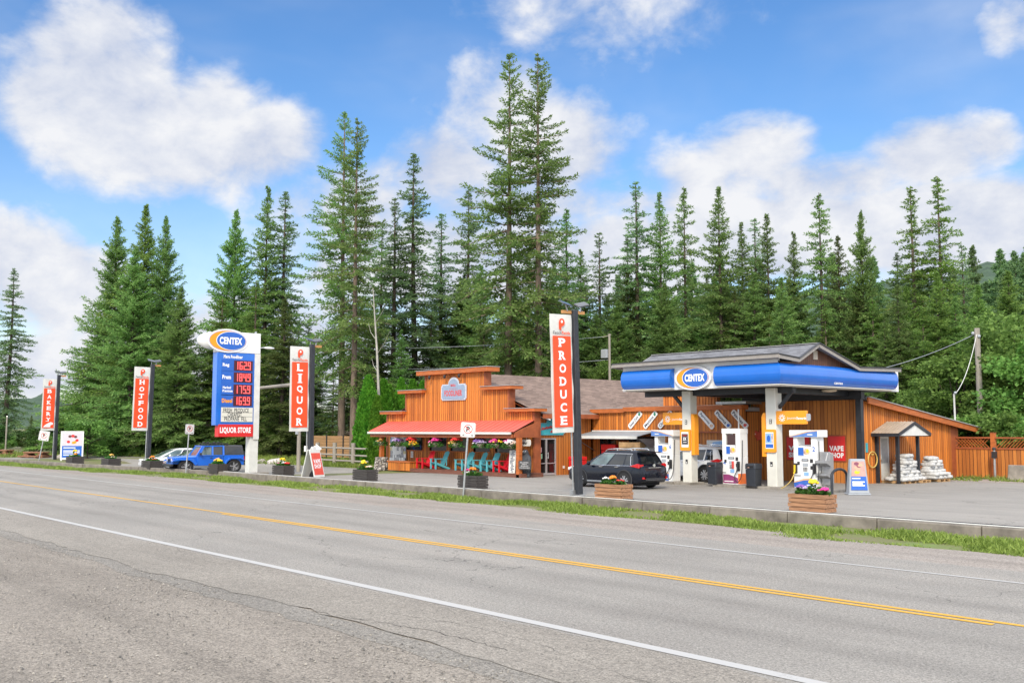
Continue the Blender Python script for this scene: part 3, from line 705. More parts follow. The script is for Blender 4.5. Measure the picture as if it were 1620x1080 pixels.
# side wall with the entrance
mb = MB(); wall_y(mb, 37.9, 42.7, -41.5, 0, 3.45, holes=[(38.3, 39.82, 0, 2.12)], pitch=.4, bat=.02, bd=.006)
mb.build('side_wall', SIDD, store, world=True)
mb = MB(); mb.box((-55.6, 38.3, 0), (-55.4, 57.5, 3.5)); mb.build('far_side_wall', SIDD, store, world=True); mb = MB(); mb.box((-55.4, 57.3, 0), (-41.5, 57.5, 3.5)); mb.build('rear_wall', SIDD, store, world=True)
rf = MB()
def slope(x): return 6.08 - abs(x + 48.35) * .352
rf.add([(-48.35, 38.15, 6.08), (-48.35, 58, 6.08), (-40.9, 58, slope(-40.9)), (-40.9, 38.15, slope(-40.9)), (-55.8, 38.15, slope(-55.8)), (-55.8, 58, slope(-55.8))], [(0, 3, 2, 1), (0, 1, 5, 4)], 0)
rf.add([(x, y, slope(x) - .18) for x, y in ((-48.35, 38.22), (-48.35, 58), (-40.9, 58), (-40.9, 38.22), (-55.8, 38.22), (-55.8, 58))], [(0, 3, 2, 1), (0, 1, 5, 4)], 1)
rf.box((-40.93, 38.25, slope(-40.9) - .24), (-40.87, 58, slope(-40.9) + .012), 1); rf.box((-55.83, 38.25, slope(-55.8) - .24), (-55.77, 58, slope(-55.8) + .012), 1)
rf.prism([(-55.5, 3.4), (-41.2, 3.4), (-48.35, 5.9)], (0, 57.4, 0), XD, ZD, -.1, 1)
rf.build('roof', [SHB, TRIMR], store, world=True)
# porch roof
aw = MB(); n = 62
E0, E1 = (35.9, 2.47), (37.78, 3.12)
for i in range(n):
    a0, a1 = -54.95 + 14.2 * i / n, -54.95 + 14.2 * (i + 1) / n; t0, t1 = -55.45 + 14.35 * i / n, -55.45 + 14.35 * (i + 1) / n
    aw.add([(a0, E0[0], E0[1]), (a1, E0[0], E0[1]), (t1, E1[0], E1[1]), (t0, E1[0], E1[1])], [(0, 1, 2, 3)], 0)
    if i % 2 == 0: aw.bar((a0 + .02, E0[0], E0[1] + .012), (t0 + .02, E1[0], E1[1] + .012), .035, .03, 0)
aw.add([(-54.95, E0[0] + .03, E0[1] - .06), (-40.75, E0[0] + .03, E0[1] - .06), (-41.1, E1[0], E1[1] - .07), (-55.45, E1[0], E1[1] - .07)], [(0, 3, 2, 1)], 1)
po = aw.build('porch_roof', [AWNR, SIDB], store, world=True)
mb = MB(); mb.box((-55.0, E0[0] - .10, 2.33), (-40.95, E0[0] + .02, 2.455)); mb.build('gutter', OFFW, store, world=True)
mb = MB(); mb.prism([(E0[0] + .12, 2.16), (E1[0], 2.16), (E1[0], 3.02), (E0[0] + .12, 2.44)], (-40.86, 0, 0), YD, ZD, .1, 0); mb.box((-54.9, E0[0] + .06, 2.13), (-40.9, E0[0] + .24, 2.33)); mb.build('porch_beam', TRIMR, store, world=True)
for (x, z0) in ((-53.9, .84), (-40.62, .0)):
    mb = MB(); mb.box((x - .12, 36.08, z0), (x + .12, 36.32, 2.15)); mb.build('porch_post', TRIM, store, world=True)
mb = MB(); rnd = random.Random(9)
for k in range(150):
    a = rnd.uniform(0, 6.28); z = rnd.uniform(.03, .8); r_ = .34 + .07 * (1 - z)
    mb.ball((-53.9 + math.cos(a) * r_, 36.2 + math.sin(a) * r_, z), rnd.uniform(.06, .105), rnd.choice((0, 0, 1, 2)), 0, (1, 1, .8))
mb.lathe([(.38, 0), (.33, .84)], (-53.9, 36.2, 0), 12, 2); mb.build('stone_pier', [STONE, STONE2, STONE3], store, world=True, smooth=.9)
mb = MB()
for i in range(9): mb.box((-50.6, 36.1 + .185 * i, .17), (-40.35, 36.1 + .185 * i + .175, .215))
mb.box((-50.6, 36.08, 0), (-40.35, 36.13, .165)); mb.box((-50.6, 36.14, 0), (-40.35, 37.75, .16)); mb.build('porch_deck', DECK, store, world=True)
for (x0, x1, z0, z1) in WIN:
    fr = MB(); w = .07
    for a, b in (((x0 - w, z0 - w), (x1 + w, z0)), ((x0 - w, z1), (x1 + w, z1 + w)), ((x0 - w, z0), (x0, z1)), ((x1, z0), (x1 + w, z1))): fr.box((a[0], YF - .035, a[1]), (b[0], YF + .1, b[1]))
    f = fr.build('window', TRIM, store, world=True)
    mb = MB(); mb.box((x0 + .002, YF + .06, z0 + .002), (x1 - .002, YF + .08, z1 - .002)); mb.build('pane', GLS, f, world=True)
# entrance: aluminium double door
X0 = -41.5; dr = MB()
for a, b in (((38.3, 0), (38.37, 2.1)), ((39.75, 0), (39.82, 2.1)), ((39.02, 0.02), (39.12, 2.03)), ((38.37, 2.03), (39.75, 2.1)), ((38.37, 0.02), (39.02, .14)), ((39.12, .02), (39.75, .14)), ((38.37, .66), (39.02, .71)), ((39.12, .66), (39.75, .71))): dr.box((X0 - .12, a[0], a[1]), (X0 + .01, b[0], b[1]))
d = dr.build('entrance_door', ALU, store, world=True)
mb = MB(); mb.box((X0 - .07, 38.37, .1), (X0 - .05, 39.75, 2.05)); mb.build('pane', glass('door glass', (0.014, 0.012, 0.012)), d, world=True)
mb = MB(); mb.tube([(X0 + .05, 39.17, .95), (X0 + .05, 39.17, 1.3)], .02); mb.box((X0 - .01, 39.14, .98), (X0 + .05, 39.2, 1.02)); mb.box((X0 - .01, 39.14, 1.22), (X0 + .05, 39.2, 1.26)); mb.build('handle', ALU, d, world=True); mb = MB(); mb.tube([(X0 + .05, 39.7, .9), (X0 + .05, 39.7, 1.25)], .02); mb.build('handle', ALU, d, world=True)
mb = MB(); mb.box((X0 - .048, 38.55, .95), (X0 - .042, 38.78, 1.22)); mb.build('notice', mk('pale green paper', (.35, .62, .4), .7), d, world=True)
mb = MB(); mb.box((X0 - .048, 38.62, 1.3), (X0 - .042, 38.74, 1.58)); mb.build('notice', mk('pink paper', (.7, .4, .4), .7), d, world=True)
# small spot lamps under the top cornice
for px in (681, 705, 728):
    p = at(px, 590.5, Y=YF - .25); mb = MB(); mb.tube([(p.x, YF - .15, 6.0), (p.x, YF - .3, 5.92)], .025, 6); mb.lathe([(.05, -.12), (.1, .0), (.04, .1)], (p.x, YF - .34, 5.86), 8); mb.build('spot_lamp', PLST, store, world=True, smooth=.6)
# door floodlight
mb = MB(); p = at(860, 661, X=-41.2); mb.bar((p.x - .1, p.y - .22, p.z + .1), (p.x + .2, p.y + .3, p.z - .1), .34, .06, 0); mb.box((-41.5, p.y - .05, p.z - .05), (p.x, p.y + .05, p.z + .05), 1); mb.build('flood_lamp', [LAMPW, GREYM], store, world=True)
mb = MB(); p = at(891.5, 679, X=-41.4); mb.ball(p, .1, 0, 1, (1.4, 1, .7)); mb.box((-41.5, p.y - .05, p.z - .04), (p.x, p.y + .05, p.z + .04)); mb.build('bulkhead_lamp', LAMPW, store, world=True, smooth=.9)
mb = MB(); p = at(892.5, 738.5, X=-41.45); mb.box((-41.5, p.y - .07, p.z - .07), (-41.46, p.y + .07, p.z + .07)); mb.build('vent_cover', OFFW, store, world=True)

# name board on the false front
def plaque(w, h, bump, n=14):
    """rounded top board with notched corners"""
    c = .09; pts = [(-w + c, -h), (w - c, -h), (w - c, -h + c), (w, -h + c), (w, h - c), (w - c, h - c), (w - c, h), (bump, h)]
    for i in range(1, n): a = math.pi * i / n; pts.append((bump * math.cos(a), h + bump * .8 * math.sin(a)))
    return pts + [(-bump, h), (-w + c, h), (-w + c, h - c), (-w, h - c), (-w, -h + c), (-w + c, -h + c)]
sg = thing('store_sign', 'blue grey name board with arched top, high on the stepped front', 'sign', (-48.38, YF - .06, 4.88))
mb = MB(); mb.prism([(x * 1.04, z * 1.06) for x, z in plaque(1.2, .47, .5)], (0, .02, 0), XD, ZD, .05, 1); mb.prism(plaque(1.13, .43, .47), (0, -.032, 0), XD, ZD, .02, 0); mb.build('board', [SGNB, mk('pale blue sign edge', (.50, .56, .64), .5)], sg)
mb = MB(); text(mb, 'FOODLINER', (0, -.055, -.06), XD, ZD, w=1.75, h=.36, bold=.03); text(mb, 'MARA', (0, -.055, .42), XD, ZD, w=.5, h=.17, bold=.03); mb.box((-.4, -.062, .2), (.4, -.055, .215)); mb.build('lettering', INKR, sg, recalc=False)
sg = thing('entrance_sign', 'teal board with arched top and red brush script, over the glass door', 'sign', (-41.46, 39.35, 2.62))
mb = MB(); pts = plaque(1.05, .33, .33); pts = [(y + .0, z) for y, z in pts]; mb.prism([(a * 1.03, b * 1.05) for a, b in pts], (0, 0, 0), YD, ZD, .05, 1); mb.prism(pts, (.05, 0, 0), YD, ZD, .015, 0); mb.build('board', [TEAL, mk('pale teal edge', (.35, .6, .6), .5)], sg)
mb = MB()
for (y0, z0, L, h) in ((-.75, .0, .95, .13), (-.05, -.16, .75, .09)):
    for k in range(9):
        y = y0 + L * k / 9; mb.bar((.072, y, z0 + k * .016 - h * .5), (.072, y + .07, z0 + k * .016 + h * .5 * (1 if k % 3 else 1.6)), .012, .06); mb.bar((.072, y + .06, z0 + k * .016 + h * .4), (.072, y + .13, z0 + k * .016 - h * .4), .012, .05)
mb.build('brush_script', INKR, sg)
sg = thing('wall_sign', 'small white Beer sign on the boards beside the porch post', 'sign', (-41.2, 37.74, 1.95))
b0, b1 = at(824.5, 700, Y=37.0), at(840, 700, Y=37.0); sg.location = ((b0.x + b1.x) / 2, 37.0, b0.z); WM[sg] = Matrix.Translation(sg.location)
w2 = (b1.x - b0.x) / 2; mb = MB(); mb.prism(rrect(2 * w2, .36, .1), (0, 0, 0), XD, ZD, .03); mb.bar((0, .02, .2), (0, .02, .36), .02, .02); mb.build('board', OFFW, sg)
mb = MB(); text(mb, 'Beer', (-.12, -.03, 0), XD, ZD, h=.2, bold=.03); mb.build('lettering', INK, sg, recalc=False)

# ---------------------------------------------------------------- produce hall
hall = thing('produce_hall', 'low timber produce hall with a boarded parapet behind the fuel pumps', 'shop building', (-36, 42.8, 0))
YH = 42.8
HO = [(-40.9, -39.6, 0, 2.15), (-38.6, -36.2, .9, 2.2)]
mb = MB(); wall_x(mb, -41.45, -30.75, YH, 0, 2.45, thick=.3, holes=HO); mb.build('lower_wall', SIDD, hall, world=True)
mb = MB(); wall_x(mb, -41.45, -38.75, YH, 2.5, 3.56); wall_x(mb, -38.72, -30.7, YH - .12, 2.5, 3.62, thick=.3); wall_x(mb, -36.3, -32.6, YH + .35, 3.9, 4.45, thick=.3)
mb.build('parapet', SID, hall, world=True)
mb = MB(); mb.box((-41.5, YH - .2, 3.56), (-38.74, YH + .3, 3.8), 0); mb.box((-38.76, YH - .3, 3.62), (-30.6, YH + .3, 3.86), 0); mb.box((-38.74, YH - .2, 2.42), (-30.7, YH - .02, 2.5), 1); mb.box((-36.4, YH + .25, 4.45), (-32.5, YH + .75, 4.58), 0)
mb.box((-41.5, YH - .22, 3.8), (-38.8, YH + .34, 3.83), 2); mb.box((-38.8, YH - .16, 0), (-38.7, YH - .13, 2.42), 1); mb.build('fascia', [TRIM, TRIMR, CAPM], hall, world=True)
mb = MB(); mb.box((-41.45, YH + .31, 3.55), (-30.75, 58, 3.75)); mb.box((-30.9, 43.2, 0), (-30.75, 58, 3.5), 1); mb.box((-32.5, 42.9, 3.92), (-30.6, 47, 4.05), 2); mb.build('roof', [CAPM, SIDD, GREYM], hall, world=True)
for (x0, x1, z0, z1) in HO:
    fr = MB(); w = .06
    for a, b in (((x0, z1 - w), (x1, z1)), ((x0, z0), (x0 + w, z1)), ((x1 - w, z0), (x1, z1)), (((x0 + x1) / 2 - .03, z0), ((x0 + x1) / 2 + .03, z1))): fr.box((a[0], YH + .02, a[1]), (b[0], YH + .12, b[1]))
    f = fr.build('window' if z0 else 'door', PLST, hall, world=True); mb = MB(); mb.box((x0, YH + .14, z0), (x1, YH + .16, z1)); mb.build('pane', GLS, f, world=True)
# roll-out shade
a0, a1 = -41.3, -36.4; aw = MB()
aw.add([(a0, 41.05, 2.22), (a1, 41.05, 2.22), (a1, 42.66, 2.5), (a0, 42.66, 2.5)], [(0, 1, 2, 3)], 0)
aw.add([(a0, 41.05, 2.2), (a1, 41.05, 2.2), (a1, 42.66, 2.47), (a0, 42.66, 2.47)], [(0, 3, 2, 1)], 0)
aw.box((a0, 40.98, 2.08), (a1, 41.05, 2.24), 1); aw.box((a0, 42.57, 2.44), (a1, 42.66, 2.55), 1)
for x in (a0 + .1, a1 - .1): aw.bar((x, 41.1, 2.1), (x, 42.7, 1.35), .04, .04, 2)
aw.build('roll_out_awning', [mk('grey awning cloth', (.28, .30, .31), .7), OFFW, GREYM], hall, world=True)
for (txt, c0, c1, fruit) in (('Sweet Corn', (1004.5, 664.0), 1, INKG), ('Melons', (1028.6, 664.0), 1, INKG), ('Cherries', (1052, 663.6), 1, INKR), ('Apricots', (1117, 664.0), -1, PEACH), ('Plums', (1143.4, 663.2), -1, BLUE2), ('Peaches', (1169.8, 662.8), -1, INKR)):
    p = at(*c0, Y=YH - .2); a = rad(43) * c1; ux = Vector((math.cos(a), 0, math.sin(a))); uy = Vector((-math.sin(a), 0, math.cos(a)))
    where = {'Sweet Corn': 'leftmost of the slanted fruit boards', 'Melons': 'second of the slanted fruit boards', 'Cherries': 'half behind the orange flag sign', 'Apricots': 'partly behind the left column fin', 'Plums': 'slanting down on the parapet', 'Peaches': 'slanting down beside the black post'}[txt]
    sg = thing('produce_sign', f'white {txt} board, {where}', 'sign', p, group='slanted fruit boards on the parapet')
    L = 1.26; mb = MB(); mb.prism([(x, y) for x, y in rrect(L, .31, .1)], (0, .04, 0), ux, uy, .04, 0); mb.build('board', WHITE, sg)
    mb = MB(); text(mb, txt, ux * -.12, ux, uy, w=.82, h=.17, bold=.02, off=.006); mb.build('lettering', INKB, sg, recalc=False)
    mb = MB(); q = ux * .45; mb.prism(ellipse(.085, .085, 14), q, ux, uy, .008); mb.prism(ellipse(.04, .07, 10, .05, .05), q + Vector((0, -.009, 0)), ux, uy, .006); mb.build('fruit_picture', fruit, sg)

# ---------------------------------------------------------------- vape shop behind the pumps
vape = thing('vape_shop', 'dark stained timber shop with red window posters and a sloping shed roof', 'shop building', (-28, 44.3, 0))
YV = 44.3
def lean(y): return 4.03 - (y - 44.3) * .1215
mb = MB(); wall_x(mb, -31.3, -25.15, YV, 0.0, 4.03); mb.build('front_wall', SIDD, vape, world=True)
mb = MB(); wall_y(mb, 44.32, 53.6, -25.0, 0, lambda y: lean(y) - .02, holes=[(46.05, 46.95, 0.12, 2.3)]); mb.build('side_wall', SID, vape, world=True)
mb = MB(); mb.box((-31.2, 53.4, 0), (-25.2, 53.58, 2.9)); mb.box((-25.28, 53.62, 0), (-25.02, 54.5, 2.75)); mb.build('rear_wall', TRIMR, vape, world=True)
mb = MB(); z = lambda y, d: lean(y) + d
mb.loft([[(x, 44.4, z(44.4, .03)), (x, 57.3, z(57.3, .03)), (x, 57.3, z(57.3, .16)), (x, 44.4, z(44.4, .16))] for x in (-31.2, -24.75)], 0)
mb.loft([[(x, 44.45, z(44.45, -.16)), (x, 57.35, z(57.35, -.16)), (x, 57.35, z(57.35, .13)), (x, 44.45, z(44.45, .13))] for x in (-24.74, -24.66)], 1)
mb.loft([[(x, 44.45, z(44.45, .13)), (x, 57.4, z(57.4, .13)), (x, 57.4, z(57.4, .175)), (x, 44.45, z(44.45, .175))] for x in (-24.9, -24.6)], 2)
mb.build('shed_roof', [SHG, TRIM, CAPM], vape, world=True)
mb = MB(); mb.box((-25.6, 56.9, 0), (-25.4, 57.1, 2.4)); mb.build('rear_post', PLST, vape, world=True)
for (x, y) in ((-31.42, 44.1), (-24.92, 44.02)):
    mb = MB(); mb.box((x - .14, y - .1, 0), (x + .14, y + .16, 4.05)); mb.build('corner_post', BLACKP, vape, world=True)
mb = MB(); mb.box((-31.6, 43.95, 4.06), (-24.75, 44.25, 4.43)); mb.build('front_beam', BLACKP, vape, world=True)
mb = MB(); mb.box((-31.1, 44.22, .0), (-30.2, 44.27, 2.1)); mb.build('plank_door', SIDD, vape, world=True)
for (q0, q1, part) in (((1244.5, 691), (1281, 724), 0), ((1309.6, 689.6), (1337.6, 728.7), 1)):
    a, b = at(q0[0], q0[1], Y=YV - .05), at(q1[0], q1[1], Y=YV - .05); zt, zb = a.z, b.z - (.1 if not part else 0)
    fr = MB(); fr.box((a.x - .06, YV - .04, zb - .06), (b.x + .06, YV + .0, zt + .06)); f = fr.build('window', TRIMR, vape, world=True)
    mb = MB(); mb.box((a.x, YV - .06, zb), (b.x, YV - .045, zt)); pn = mb.build('red_poster', REDP, f, world=True)
    mb = MB(); cx = (a.x + b.x) / 2; w = (b.x - a.x) * .84; cz = zb + (zt - zb) * .5
    text(mb, 'VAPE', (cx, YV - .062, cz + .0), XD, ZD, w=w, h=.26, bold=.05); text(mb, 'SHOP', (cx, YV - .062, cz - .33), XD, ZD, w=w, h=.26, bold=.05)
    mb.m = [1] * len(mb.m)
    mb.build('poster_lettering', [REDP, LETW], f, world=True, recalc=False)
# side door with its little porch
mb = MB(); mb.box((-25.08, 46.05, .12), (-25.03, 46.95, 2.3), 0); d = mb.build('side_door', OFFW, vape, world=True)
mb = MB(); mb.box((-25.028, 46.2, .95), (-25.02, 46.8, 2.15), 0); mb.build('pane', mk('dull door glass', (.33, .34, .33), .3), d, world=True)
mb = MB(); mb.box((-25.02, 46.1, 1.0), (-24.97, 46.16, 1.14)); mb.build('handle', GREYM, d, world=True)
pr = MB(); ya, yb, ym, x0, x1 = 45.15, 48.35, 46.75, -24.97, -23.55; zE, zR = 2.42, 2.98
for s, (e, mid) in enumerate(((ya, ym), (yb, ym))):
    for i in range(8):
        a, b = x0 + (x1 - x0) * i / 8, x0 + (x1 - x0) * (i + 1) / 8
        pr.add([(a, e, zE), (b, e, zE), (b, mid, zR), (a, mid, zR)], [(0, 1, 2, 3)], 0); pr.bar((a + .02, e, zE + .012), (a + .02, mid, zR + .012), .03, .03, 0)
pr.box((x0, ya - .02, zE - .16), (x1, ya + .05, zE - .01), 1); pr.box((x0, yb - .05, zE - .16), (x1, yb + .02, zE - .01), 1)
pr.prism([(ya + .08, zE - .12), (yb - .08, zE - .12), (ym, zR - .06)], (x1 - .06, 0, 0), YD, ZD, .03, 2)
pr.bar((x1 - .0, ya, zE - .07), (x1 - .0, ym, zR - .07), .05, .14, 1); pr.bar((x1 - .0, yb, zE - .07), (x1 - .0, ym, zR - .07), .05, .14, 1)
pr.build('side_porch_roof', [TANR, BLACKP, OFFW], vape, world=True)
for (x, y) in ((-23.95, 45.75), (-23.95, 47.75), (-24.92, 45.6)):
    mb = MB(); mb.box((x - .07, y - .07, 0), (x + .07, y + .07, zE - .14)); mb.build('side_porch_post', BLACKP, vape, world=True)
mb = MB(); mb.box((-24.98, 49.6, 1.55), (-24.96, 49.95, 2.0)); mb.build('wall_notice', OFFW, vape, world=True)
mb = MB(); mb.box((-24.98, 44.6, 1.5), (-24.955, 44.8, 1.95)); mb.build('wall_notice', TEAL, vape, world=True)
mb = MB(); mb.tube([(-24.9, 45.1 + .42 * math.cos(a), 1.15 + .38 * math.sin(a)) for a in np.linspace(0, 6.28, 20)], .03, 6); mb.bar((-24.95, 45.1, 1.4), (-24.85, 45.1, 1.4), .06, .06); mb.build('hanging_hose', ROPE, vape, world=True)

# ---------------------------------------------------------------- canopy
can = thing('fuel_canopy', 'fuel canopy on two pale columns with fat blue bullnose trim and grey gabled roof', 'fuel canopy', (-29, 38, 0))
CX0, CX1, CY0, CY1, CZ0, CZ1 = -33.3, -24.4, 36.55, 46.9, 4.45, 5.5
mb = MB(); mb.box((CX0, CY0, CZ0), (CX1, CY0 + .15, 5.74)); mb.box((CX0, CY0 + .16, CZ0), (CX0 + .12, CY1, 5.6)); mb.box((CX1 - .12, CY0 + .16, CZ0), (CX1, CY1, 5.44)); mb.build('fascia_panel', WHITE, can, world=True)
mb = MB(); mb.box((CX0 + .13, CY0 + .16, CZ0 + .02), (CX1 - .13, CY1, CZ0 + .08)); mb.build('ceiling', mk('grey soffit', (.24, .23, .21), .7), can, world=True)
mb = MB()
for (yy, a, b) in ((38.05, CX0 + .2, CX1 - .2),): mb.box((a, yy - .12, 4.2), (b, yy + .12, 4.46))
mb.box((-25.7, 38.2, 4.2), (-25.45, 44, 4.45)); mb.box((-30.55, 38.2, 4.2), (-30.2, 44, 4.45)); mb.build('ceiling_beam', BLACKP, can, world=True)
# bullnose: half ellipse profile swept along the front and round the corner
def nose(path, name):
    prof = [(.36 * math.sin(math.pi * i / 12) ** .75, 4.53 + .92 * (.5 - .5 * math.cos(math.pi * i / 12))) for i in range(13)]
    rings = []
    for k, p in enumerate(path):
        p = Vector(p)
        if len(path) == 2 or k in (0, len(path) - 1):
            q = Vector(path[1 if k == 0 else k - 1]); d = (q - p) if k == 0 else (p - q); d.normalize(); nn = Vector((d.y, -d.x, 0)); sc = 1
        else:
            d0 = (p - Vector(path[k - 1])).normalized(); d1 = (Vector(path[k + 1]) - p).normalized(); nn = (Vector((d0.y, -d0.x, 0)) + Vector((d1.y, -d1.x, 0))).normalized(); sc = 1 / max(.3, nn.dot(Vector((d0.y, -d0.x, 0))))
        rings.append([(p.x + nn.x * r * sc, p.y + nn.y * r * sc, z) for r, z in prof])
    mb = MB(); mb.loft(rings); o = mb.build(name, BLUE, can, world=True, smooth=.5)
    st = MB(); 
    st.loft([[(x + (0), y, z) for x, y, z in ((r[0][0], r[0][1], 4.49), (r[3][0], r[3][1], 4.49), (r[3][0], r[3][1], 4.525), (r[0][0], r[0][1], 4.525))] for r in rings], 0)
    st.build('bullnose_edge', [OFFW], o, world=True)
    return o
xl = at(1067, 600, Y=CY0).x; xr = at(1136, 600, Y=CY0).x; yend = at(1420, 600, X=CX1 + .33).y; CXB = at(985.5, 600, Y=CY0 - .2).x
nose([(max(CX0 - .02, CXB), CY0 - .003, 0), (xl, CY0 - .003, 0)], 'bullnose'); nose([(xr, CY0 - .003, 0), (CX1 + .003, CY0 - .003, 0), (CX1 + .003, yend, 0)], 'bullnose')
def logo(o, c, ux, uy, s, pod=.1, mats_extra=None):
    """oval badge: white pod, orange oval, blue oval pushed right, white lettering"""
    ux, uy = Vector(ux), Vector(uy); nn = ux.cross(uy); c = Vector(c)
    mb = MB(); mb.prism(ellipse(1.12 * s, .60 * s, 40), c, ux, uy, pod, 0); b = mb.build('badge', [WHITE], o, world=True, smooth=.6)
    mb = MB(); mb.prism(ellipse(1.0 * s, .52 * s, 40), c + nn * (pod + .001), ux, uy, .01, 0); mb.prism(ellipse(.985 * s, .505 * s, 40), c + nn * (pod + .012), ux, uy, .004, 1)
    mb.prism(ellipse(.80 * s, .475 * s, 40), c + nn * (pod + .017) + ux * (.165 * s), ux, uy, .004, 2); mb.prism(ellipse(.775 * s, .45 * s, 40), c + nn * (pod + .022) + ux * (.175 * s), ux, uy, .004, 0)
    text(mb, 'CENTEX', c + nn * (pod + .027) + ux * (.15 * s), ux, uy, w=1.22 * s, h=.37 * s, m=3, bold=.05)
    mb.build('oval_badge', [BLUE2, ORNG, LETW, LETW], b, world=True, recalc=False)
logo(can, at(1099, 597.6, Y=CY0 - .01), XD, ZD, .93, .16)
mb = MB(); p = at(1325, 606.5, X=CX1 + .25); text(mb, 'HYPERHYBRID'[:0] or 'CENTEX', (p.x + .05, p.y, p.z), YD, ZD, w=.75, h=.09, bold=.04); mb.build('small_lettering', LETW, can, world=True, recalc=False)
# roof: gable with the ridge along the road, flattening towards the back
XG = -24.05
P3 = [at(1263, 566.5, X=XG), at(1294, 543, X=XG), at(1359, 581, X=XG), at(1424, 583, X=XG)]
prof = [(36.1, 5.76)] + [(q.y, q.z) for q in P3]
XL, XR = -33.6, XG
rf = MB()
for (a, b) in zip(prof, prof[1:]):
    rf.add([(XL, a[0], a[1]), (XR, a[0], a[1]), (XR, b[0], b[1]), (XL, b[0], b[1])], [(0, 1, 2, 3)], 0)
    rf.add([(XL, a[0], a[1] - .05), (XR, a[0], a[1] - .05), (XR, b[0], b[1] - .05), (XL, b[0], b[1] - .05)], [(0, 3, 2, 1)], 1)
    for X_ in (XR + .03, XL - .03): rf.bar((X_, a[0], a[1] - .09), (X_, b[0], b[1] - .09), .06, .15, 1); 
    rf.bar((XR + .045, a[0], a[1] + .02), (XR + .045, b[0], b[1] + .02), .12, .035, 2)
rf.box((XL, 36.08, 5.62), (XR, 36.15, 5.79), 1); rf.box((XL, 36.04, 5.79), (XR, 36.16, 5.825), 2); rf.box((XL, 36.16, 5.62), (XR, 36.56, 5.66), 1)
rf.bar((XL, prof[2][0], prof[2][1] + .01), (XR, prof[2][0], prof[2][1] + .01), .25, .03, 3)
rf.build('roof', [SHG, mk('grey roof trim', (.30, .275, .25), .6, var=.12), mk('dark drip edge', (.05, .05, .055), .5), CAPM], can, world=True)
poly = [(CY0 + .01, 5.45), (46.6, 5.45)] + [(y, max(5.47, z - .13)) for y, z in prof[:0:-1] if y < 46.6] + [(CY0 + .01, prof[1][1] - .13)]
gw = MB(); gw.prism(poly, (CX1 - .1, 0, 0), YD, ZD, .1, 0)
gw.build('gable_wall', SIDB, can, world=True)
p = at(1289, 561.5, X=CX1); mb = MB(); mb.box((CX1 + .005, p.y - .17, p.z - .2), (CX1 + .04, p.y + .17, p.z + .2)); mb.build('gable_vent', mk('tan vent', (.5, .43, .33), .6), can, world=True)
for (cx, lab) in ((-30.34, 'left'), (-25.62, 'right')):
    mb = MB(); mb.box((cx - .26, 37.72, .0), (cx + .26, 38.24, 4.44)); c_ = mb.build('column', CREAM, can, world=True, bevel=.03)
    mb = MB()
    for z in (2.95, 1.08): mb.box((cx - .06, 37.705, z - .1), (cx + .06, 37.719, z + .1)); mb.box((cx - .035, 37.70, z - .075), (cx + .035, 37.7049, z - .01), 1)
    mb.box((cx - .035, 37.70, 2.97), (cx + .035, 37.7049, 3.03), 1); mb.build('number_plate', [INK, OFFW], c_, world=True)
    br = MB(); s = 1 if lab == 'right' else -1; br.bar((cx + s * .26, 38.0, 3.55), (cx + s * 1.0, 38.0, 4.3), .12, .14); br.build('brace', BLACKP, can, world=True)
for (px, py) in ((1038, 623), (1132, 620), (1231, 617.5), (1312, 618.5)):
    pz = 4.46; q = at(px, py, z=pz - .08); q.y = min(max(q.y, 37.2), 43.4); q.x = min(q.x, -24.9) 
    mb = MB(); mb.lathe([(.32, .0), (.36, -.05), (.3, -.1), (.1, -.13)], (q.x, q.y, pz), 18); mb.build('ceiling_light', mk('warm lamp cover', (.75, .66, .5), .4), can, world=True, smooth=.7)
